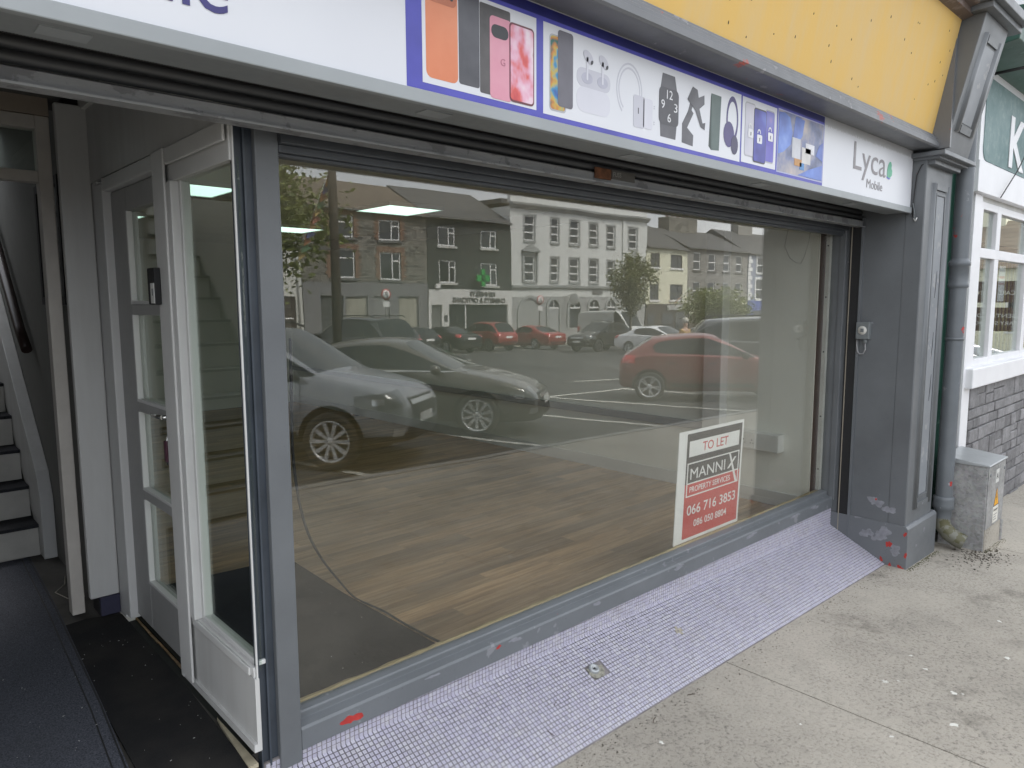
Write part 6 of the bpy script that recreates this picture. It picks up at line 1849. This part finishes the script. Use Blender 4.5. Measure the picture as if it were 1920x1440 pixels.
def car_template(kind):
    P = KIND[kind]
    W2, H = P['W'] / 2, P['H']
    xF = P['wb'] / 2 + P['fo']; xR = xF - P['L']
    hf, hc, belt, low, deck = P['hf'], P['hc'], P['belt'], P['low'], P['deck']
    van = kind == 'van'
    wt = .80 * W2 if not van else .93 * W2
    st_ = [(xF, hf - .30, .66, 0, low + .06), (xF - .05, hf - .14, .84, 0, low), (xF - .22, hf - .015, .95, 0, low - .02), (xF - .62, hf + (hc - hf) * .45, .985, 0, low - .04), (P['xc'], hc, 1.0, 0, low - .04)]
    st_ += [(P['xrf'], H - .045, 1.0, 1, low - .04), (P['xb'] + .05, H - .005, 1.0, 1, low - .04), (P['xb'] - .05, H, 1.0, 1, low - .04), ((P['xb'] + P['xrr']) / 2, H - .01, 1.0, 1, low - .04), (P['xrr'], H - (.07 if not van else .02), .985, 1, low - .02)]
    st_ += [(P['xt'], deck if not van else H - .1, .97 if not van else .99, 0 if not van else 1, low)]
    if not P['hatch']:
        st_ += [(xR + .28, deck - .005, .95, 0, low + .02)]
    st_ += [(xR + .07, deck - .10 if not van else H - .16, .90 if not van else .985, 0 if not van else 1, low + .04), (xR, deck - .30 if not van else H - .22, .76 if not van else .95, 0 if not van else 1, low + .10)]
    bm = bmesh.new()
    cr_ = bm.edges.layers.float.new('crease_edge')
    rings = []
    for (x, zt, wf, cab, zl) in st_:
        w = W2 * wf
        if cab:
            zb = belt + (.05 * (P['xc'] - x) / (P['xc'] - P['xrr']))
            half = [(0, zl), (.80 * w, zl), (.965 * w, zl + .13), (w, (zl + zb) / 2 + .02), (.975 * w, zb), (.945 * w, zb + .03), (wt * 1.02, zt - .09), (wt * .93, zt - .03), (wt * .55, zt + .005), (0, zt + .02)]
        else:
            zb = zt - .10
            half = [(0, zl), (.80 * w, zl), (.965 * w, zl + .13), (w, (zl + zb) / 2 + .06), (.975 * w, zb), (.935 * w, zt - .035), (.89 * w, zt - .012), (.80 * w, zt), (.45 * w, zt + .018), (0, zt + .024)]
        ring = [bm.verts.new((x, y_, z_)) for y_, z_ in half] + [bm.verts.new((x, -y_, z_)) for y_, z_ in half[-2:0:-1]]
        rings.append(ring)
    n = 18
    idx_c = 4
    iB1, iB2 = 6, 7
    iRR = 9; iT = 10
    for i in range(len(rings) - 1):
        for k in range(n):
            a, b_, c_, d_ = rings[i][k], rings[i][(k + 1) % n], rings[i + 1][(k + 1) % n], rings[i + 1][k]
            f = bm.faces.new((a, b_, c_, d_)); f.smooth = True
            kk = k if k < 9 else 17 - k          # mirrored band index: band k joins p_k and p_k+1
            left = k < 9
            mi = 0
            if kk in (7, 8) and i == idx_c: mi = 1
            elif kk in (7, 8) and i == iRR and not van: mi = 2
            elif kk == 5:
                if i == idx_c or i == 5: mi = 3 if left else 5
                elif i == 6: mi = 7
                elif i in (7, 8) and not van: mi = 4 if left else 6
                elif i == 9 and kind == 'suv': mi = 4 if left else 6
            elif kk == 0: mi = 7
            elif kk == 1 and kind == 'suv': mi = 7
            f.material_index = mi
    bm.faces.new(rings[0][::-1]); bm.faces.new(rings[-1])
    bm.faces.ensure_lookup_table()
    for e_ in bm.edges:
        lf_ = e_.link_faces
        if len(lf_) == 2 and lf_[0].material_index != lf_[1].material_index: e_[cr_] = .75
    for i in range(idx_c, len(rings) - 1):
        for k in (4, 14):
            e_ = bm.edges.get((rings[i][k], rings[i + 1][k]))
            if e_: e_[cr_] = max(e_[cr_], .45)
    for k in range(5, 13):
        e_ = bm.edges.get((rings[idx_c][k], rings[idx_c][k + 1]))
        if e_: e_[cr_] = .8
    bmesh.ops.recalc_face_normals(bm, faces=bm.faces)
    me = bpy.data.meshes.new('cage'); bm.to_mesh(me); bm.free()
    for k in range(9): me.materials.append(None)
    cage = bpy.data.objects.new('cage', me); COL.objects.link(cage)
    sub = cage.modifiers.new('s', 'SUBSURF'); sub.levels = 3; sub.render_levels = 3
    ct = MB()
    ra = P['r'] + P['arch']
    for sx in (P['wb'] / 2, -P['wb'] / 2):
        for sy in (-1, 1):
            y0, y1 = sy * (W2 - .30), sy * (W2 + .2)
            N = 28
            vs = [(sx + ra * math.cos(2 * math.pi * k / N), yy, P['r'] + .02 + ra * math.sin(2 * math.pi * k / N)) for yy in (y0, y1) for k in range(N)]
            ct.add(vs, [(k, (k + 1) % N, N + (k + 1) % N, N + k) for k in range(N)] + [tuple(range(N))[::-1], tuple(range(N, 2 * N))])
    cut = bpy.data.objects.new('cut', ct.mesh('cut')); COL.objects.link(cut)
    bo = cage.modifiers.new('b', 'BOOLEAN'); bo.operation = 'DIFFERENCE'; bo.object = cut; bo.solver = 'EXACT'
    bpy.context.view_layer.update()
    ev = cage.evaluated_get(bpy.context.evaluated_depsgraph_get())
    full = bpy.data.meshes.new_from_object(ev)
    bpy.data.objects.remove(cage); bpy.data.objects.remove(cut)
    bvh = BVHTree.FromPolygons([v.co.copy() for v in full.vertices], [list(p.vertices) for p in full.polygons])
    groups = {}
    for p in full.polygons:
        c_ = p.center
        mi = p.material_index
        for sx in (P['wb'] / 2, -P['wb'] / 2):
            if math.hypot(c_.x - sx, c_.z - P['r'] - .02) < ra - .004 and abs(c_.y) < W2 + .01 and abs(abs(p.normal.y)) < 2: mi = 7
            elif abs(math.hypot(c_.x - sx, c_.z - P['r'] - .02) - ra) < .004 and abs(c_.y) < W2 - .012: mi = 7
        groups.setdefault(mi if mi in (1, 2, 3, 4, 5, 6, 7) else 0, []).append(p.index)
    parts = []
    names = {0: ('body', PAINT), 1: ('windscreen', M_cglass), 2: ('rear_window', M_cglass), 3: ('side_window', M_cglass), 4: ('side_window', M_cglass), 5: ('side_window', M_cglass), 6: ('side_window', M_cglass), 7: ('underbody', M_trimb)}
    for mi, pl in sorted(groups.items()):
        used = {}
        fs, vs = [], []
        for pi_ in pl:
            f = []
            for v in full.polygons[pi_].vertices:
                if v not in used: used[v] = len(vs); vs.append(full.vertices[v].co[:])
                f.append(used[v])
            fs.append(f)
        m_ = bpy.data.meshes.new(names[mi][0]); m_.from_pydata(vs, [], fs); m_.polygons.foreach_set('use_smooth', [True] * len(fs)); m_.update()
        parts.append((names[mi][0], m_, names[mi][1], None))

    def patch(name, base, D, top, bot, u0, u1, mat, nu=10, nv=4, off=.006, parent='body'):
        base = Vector(base); D = Vector(D).normalized(); U = Vector((-D.y, D.x, 0)).normalized()
        vs, ok, fs = [], [], []
        for i in range(nu + 1):
            u = u0 + (u1 - u0) * i / nu
            for j in range(nv + 1):
                z_ = bot(u) + (top(u) - bot(u)) * j / nv
                o_ = base + U * u + Vector((0, 0, z_ - base.z)) - D * 3
                hit, nm, _, dist = bvh.ray_cast(o_, D, 6)
                ok.append(hit is not None)
                if hit is None: vs.append((0, 0, 0)); continue
                if nm.dot(D) > 0: nm = -nm
                vs.append(tuple(hit + nm * off))
        for i in range(nu):
            for j in range(nv):
                q = (i * (nv + 1) + j, (i + 1) * (nv + 1) + j, (i + 1) * (nv + 1) + j + 1, i * (nv + 1) + j + 1)
                if all(ok[t_] for t_ in q): fs.append(q)
        if not fs: return
        m_ = bpy.data.meshes.new(name); m_.from_pydata(vs, [], fs); m_.polygons.foreach_set('use_smooth', [True] * len(fs)); m_.update()
        parts.append((name, m_, mat, None))

    K = lambda v: (lambda u: v)
    for s_ in (1, -1):
        D = (-.70, -s_ * .71, 0)
        base = (xF - .35, s_ * W2 * .80, hf - .15)
        sg_ = s_
        up_ = hf - .05 if not van else hf
        patch('headlight', base, D, lambda u: up_ - .02 + .10 * max(0, sg_ * u + .25) * .8, lambda u: up_ - .20 + .10 * max(0, sg_ * u + .2), -.26, .30, M_lamp, 12, 4, .008)
        patch('headlight_reflector', base, D, lambda u: up_ - .06, lambda u: up_ - .13, -.10 if s_ > 0 else -.02, .02 if s_ > 0 else .10, M_lampc, 4, 3, .011)
        Dr = (.70, -s_ * .71, 0)
        patch('tail_light', (xR + .25, s_ * W2 * .82, deck - .1), Dr, K(deck - .03 if not van else 1.35), K(deck - .20 if not van else .85), -.16, .16, M_tail, 8, 4, .008)
        patch('fog_lamp', (xF - .3, s_ * W2 * .72, low + .16), (-.92, -s_ * .38, 0), K(low + .20), K(low + .11), -.06, .06, M_lampc, 4, 3, .008)
        # door seams and handle on each side
        DS = (0, -s_, 0)
        for xs_ in (P['xc'] - .16, P['xb'], P['xrr'] + .30):
            if van and xs_ < 0: continue
            patch('door_seam', (0, 0, .7), DS, K(belt - .01), K(low + .16), s_ * xs_ - .004, s_ * xs_ + .004, M_trimb, 1, 8, .002)
        for xs_ in (P['xb'] + .14, P['xrr'] + .42):
            patch('door_handle', (0, 0, .8), DS, K(belt - .10), K(belt - .135), s_ * xs_ - .09, s_ * xs_ + .09, M_trimb if kind == 'hatch' else PAINT, 3, 2, .02)
        patch('sill_trim', (0, 0, .3), DS, K(low + .15), K(low + .06), -(P['wb'] / 2 - .42), P['wb'] / 2 - .42, M_trimb, 10, 2, .006)
        if kind == 'saloon':
            patch('window_chrome', (0, 0, 1), DS, K(belt + .035), K(belt + .018), -1.15 if s_ < 0 else -1.0, 1.0 if s_ < 0 else 1.15, M_chrome, 14, 1, .008)
        mr = MB().lathe([(0, -.10), (.055, -.09), (.085, -.04), (.09, .02), (.07, .07), (0, .085)], (0, 0, 0), 'y', 14)
        mr.v = [(p[0] * .9 + P['xc'] - .22, s_ * (W2 + .10) + p[1] * s_, p[2] * .85 + belt + .06) for p in mr.v]
        mr.tube([(P['xc'] - .20, s_ * (W2 - .05), belt + .01), (P['xc'] - .20, s_ * (W2 + .06), belt + .03)], .025, 6)
        parts.append(('wing_mirror', mr.mesh('wing_mirror'), M_trimb if kind in ('hatch', 'suv') else PAINT, None))
    F = (-1, 0, 0)
    patch('grille', (xF, 0, .6), F, K(hf - .12), K(low + .27), -.46, .46, M_trimb, 12, 5, .006)
    patch('grille_bar', (xF, 0, .6), F, lambda u: hf - .15, lambda u: hf - .20, -.44, .44, M_chrome, 12, 2, .016)
    patch('lower_grille', (xF, 0, .4), F, K(low + .20), K(low + .05), -.62, .62, M_trimb, 14, 3, .006)
    patch('front_lip', (xF, 0, .4), F, K(low + .05), K(low + .025), -.66, .66, M_lampc if kind == 'suv' else M_trimb, 14, 1, .012)
    patch('number_plate', (xF, 0, .5), F, K(low + .33), K(low + .22), -.26, .26, M_plate, 6, 2, .022)
    patch('rear_number_plate', (xR, 0, .6), (1, 0, 0), K(deck - .20), K(deck - .31), -.26, .26, M_plate, 6, 2, .012)
    patch('rear_bumper_trim', (xR, 0, .4), (1, 0, 0), K(low + .26), K(low + .08), -.66, .66, M_trimb, 12, 2, .006)
    if kind == 'saloon':
        for k in range(3):
            patch('grille_bar', (xF, 0, .6), F, K(hf - .24 - k * .05), K(hf - .255 - k * .05), -.42, .42, M_chrome, 10, 1, .012)
    if kind == 'suv':
        for s_ in (-1, 1):
            rl = MB().tube([(P['xrf'] - .05, s_ * wt * .90, H - .02), (P['xrf'] - .2, s_ * wt * .90, H + .04), (P['xrr'] + .2, s_ * wt * .90, H + .035), (P['xrr'] + .05, s_ * wt * .90, H - .03)], .016, 6)
            parts.append(('roof_rail', rl.mesh('roof_rail'), M_trimb, None))
    TEMPLATE[kind] = parts
    return parts


WHEELS = {}


def car(kind, paint, x, y, deg, label, spokes=5, split=True, rim=M_alloy, scale=1.0):
    if kind not in TEMPLATE: car_template(kind)
    P = KIND[kind]
    g0 = road_z(x, y)
    t = root('parked_van' if kind == 'van' else 'parked_car', (x, y, g0), label, 'van' if kind == 'van' else 'car', 'vehicles parked round the square', R(deg))
    # lean the car with the slope of the street
    e_ = .4
    nrm_ = Vector((-(road_z(x + e_, y) - road_z(x - e_, y)) / (2 * e_), -(road_z(x, y + e_) - road_z(x, y - e_)) / (2 * e_), 1)).normalized()
    t.rotation_mode = 'QUATERNION'
    from mathutils import Quaternion
    t.rotation_quaternion = Vector((0, 0, 1)).rotation_difference(nrm_) @ Quaternion((0, 0, 1), R(deg))
    t.scale = (scale,) * 3
    ORG[t] = Vector((0, 0, 0))
    for nm, me, mat, _ in TEMPLATE[kind]:
        o = bpy.data.objects.new(nm, me); COL.objects.link(o); o.parent = t
        if len(me.materials) == 0: me.materials.append(None)
        o.material_slots[0].link = 'OBJECT'
        o.material_slots[0].material = paint if mat == PAINT else mat
    key = (kind, spokes, split)
    if key not in WHEELS: WHEELS[key] = make_wheel(P['r'], P['rim'], spokes, split)
    ty, rm, dk = WHEELS[key]
    for sx in (P['wb'] / 2, -P['wb'] / 2):
        for sy in (1, -1):
            w = bpy.data.objects.new('wheel', ty); COL.objects.link(w); w.parent = t
            w.location = (sx, sy * (P['W'] / 2 - .115), P['r']); w.rotation_euler = (0, random.uniform(0, 6), 0 if sy > 0 else math.pi)
            for nm, me, mt in (('rim', rm, rim), ('brake_disc', dk, M_trimb)):
                c_ = bpy.data.objects.new(nm, me); COL.objects.link(c_); c_.parent = w
                if len(me.materials) == 0: me.materials.append(None)
                c_.material_slots[0].link = 'OBJECT'; c_.material_slots[0].material = mt
            if len(ty.materials) == 0: ty.materials.append(M_tyre)
    return t


C_silver = mat_car('paint_silver', (0.30, 0.315, 0.34), .5, .30)
C_taupe = mat_car('paint_taupe', (0.105, 0.095, 0.082), .4, .32)
C_red = mat_car('paint_red', (0.32, 0.035, 0.03), .1, .28)
C_maroon = mat_car('paint_dull_red', (0.20, 0.045, 0.04), .2, .34)
C_black = mat_car('paint_black', (0.014, 0.014, 0.015), .1, .2)
C_char = mat_car('paint_charcoal', (0.045, 0.048, 0.052), .3, .25)
C_white = mat_car('paint_white', (0.74, 0.75, 0.76), .0, .25)
C_vanwhite = mat_car('paint_van_white', (0.55, 0.56, 0.55), .0, .35)

car('suv', C_silver, 3.90, -6.58, 53, 'silver compact SUV nosed up to the kerb, nearest in the window reflection', 10, False)
car('saloon', C_taupe, 6.70, -7.39, 53, 'taupe grey saloon parked just beyond the silver SUV', 10, False)
car('hatch', C_maroon, 14.02, -6.32, 53, 'dull red hatchback parked nose to the kerb with silver alloy wheels', 5, True)
car('suv', C_char, 17.3, -6.7, 53, 'charcoal SUV parked behind the dull red hatchback', 5, True, M_alloyd, 1.08)
car('suv', C_black, 4.9, -12.6, 0, 'black car whose roof shows above the silver SUV at the window post', 5, True, M_alloyd, 1.05)
car('suv', C_char, 13.0, -19.4, 262, 'large charcoal SUV in the middle of the square behind the taupe saloon', 5, True, M_alloy, 1.12)
car('hatch', C_black, 22.3, -29.8, 270, 'black hatchback with red tail lights in front of the dark stone house', 5, True)
car('saloon', C_black, 25.1, -30.4, 270, 'black saloon with chrome window line in front of the chemist', 5, True)
car('suv', C_red, 28.0, -30.2, 270, 'bright red SUV parked in front of the chemist window', 5, True, M_alloyd)
car('saloon', C_red, 31.7, -30.1, 270, 'bright red saloon parked in front of the bank archway', 5, True)
car('suv', C_black, 32.0, -24.5, 180, 'black crossover turned side-on across the square near the white van', 5, True, M_alloyd)
car('van', C_vanwhite, 40.3, -30.2, 90, 'white panel van parked in front of the bank', 5, True)
car('saloon', C_white, 30.4, -19.2, 90, 'white saloon beyond the red hatchback roof', 5, True)
car('saloon', C_silver, 33.3, -18.6, 270, 'silver saloon beside the white saloon in the middle of the square', 5, True)
car('hatch', C_silver, 20.6, -6.5, 53, 'silver hatchback mirrored in the window next door', 5, True)
car('hatch', C_white, 23.5, -6.5, 53, 'white hatchback mirrored in the window next door', 5, True)
car('saloon', C_silver, 26.4, -6.6, 53, 'silver saloon at the far end of the kerbside bays', 5, True)

# ------------------------------------------------------------------ a person across the square
gx, gy = 20.4, -11.2
g0 = ground_z(gx, gy)
ps = root('person', (gx, gy, g0), 'person in a mustard coat standing beyond the red hatchback', 'person')


def skin_mesh(name, verts, edges, radii, mat, parent, sub=2):
    me = bpy.data.meshes.new(name); me.from_pydata(verts, edges, [])
    o = bpy.data.objects.new(name, me); COL.objects.link(o)
    o.modifiers.new('skin', 'SKIN')
    for i, r_ in enumerate(radii): me.skin_vertices[0].data[i].radius = (r_, r_) if isinstance(r_, float) else r_
    me.skin_vertices[0].data[0].use_root = True
    s_ = o.modifiers.new('sub', 'SUBSURF'); s_.levels = sub; s_.render_levels = sub
    bpy.context.view_layer.update()
    m2 = bpy.data.meshes.new_from_object(o.evaluated_get(bpy.context.evaluated_depsgraph_get()))
    bpy.data.objects.remove(o)
    m2.polygons.foreach_set('use_smooth', [True] * len(m2.polygons)); m2.materials.clear()
    return link_mesh(name, m2, parent, mat)


SK = plain('skin_tone', (0.50, 0.33, 0.25), .6); COAT = plain('mustard_coat', (0.42, 0.26, 0.09), .85, vary=.15)
V = [(0, 0, .95), (0, 0, 1.15), (0, 0, 1.38), (0, 0, 1.50), (0, .01, 1.58), (0, .02, 1.70),
     (.10, 0, .92), (.11, .01, .50), (.11, -.02, .08), (.11, .12, .03), (-.10, 0, .92), (-.11, .02, .50), (-.11, 0, .08), (-.11, .14, .03),
     (.19, 0, 1.40), (.24, -.01, 1.12), (.22, .08, .88), (.215, .10, .80), (-.19, 0, 1.40), (-.24, -.01, 1.12), (-.22, .08, .88), (-.215, .10, .80)]
E_ = [(0, 1), (1, 2), (2, 3), (3, 4), (4, 5), (0, 6), (6, 7), (7, 8), (8, 9), (0, 10), (10, 11), (11, 12), (12, 13), (2, 14), (14, 15), (15, 16), (16, 17), (2, 18), (18, 19), (19, 20), (20, 21)]
RD = [(.15, .11), (.14, .10), (.15, .10), .06, .075, .085, .085, .06, .045, .035, .085, .06, .045, .035, .06, .045, .035, .03, .06, .045, .035, .03]
bd_ = skin_mesh('body', V, E_, RD, SK, ps)
CV = [(0, 0, .98), (0, 0, .70), (0, 0, 1.2), (0, 0, 1.42), (.20, 0, 1.41), (.25, -.01, 1.12), (.225, .075, .90), (-.20, 0, 1.41), (-.25, -.01, 1.12), (-.225, .075, .90)]
skin_mesh('coat', CV, [(0, 1), (0, 2), (2, 3), (3, 4), (4, 5), (5, 6), (3, 7), (7, 8), (8, 9)], [(.20, .15), (.23, .17), (.18, .14), (.16, .12), .075, .062, .055, .075, .062, .055], COAT, ps)
TR = plain('dark_trousers', (0.03, 0.03, 0.035), .85)
skin_mesh('trousers', [(0, 0, .92), (.10, 0, .88), (.11, .01, .50), (.11, -.02, .10), (-.10, 0, .88), (-.11, .02, .50), (-.11, 0, .10)], [(0, 1), (1, 2), (2, 3), (0, 4), (4, 5), (5, 6)], [.13, .10, .075, .06, .10, .075, .06], TR, ps)
MB().lathe([(0, .115), (.06, .10), (.095, .05), (.10, .0), (.085, -.06), (.03, -.10), (0, -.10)], (gx, gy - .01 + .02, g0 + 1.725), 'z', 16).build('hair', plain('white_hair', (0.55, 0.53, 0.48), .9), ps)
for s_ in (-1, 1):
    MB().lathe([(0, .012), (.011, 0), (0, -.012)], (gx + s_ * .03, gy + .10, g0 + 1.70), 'z', 8).build('eye', M_black, ps)
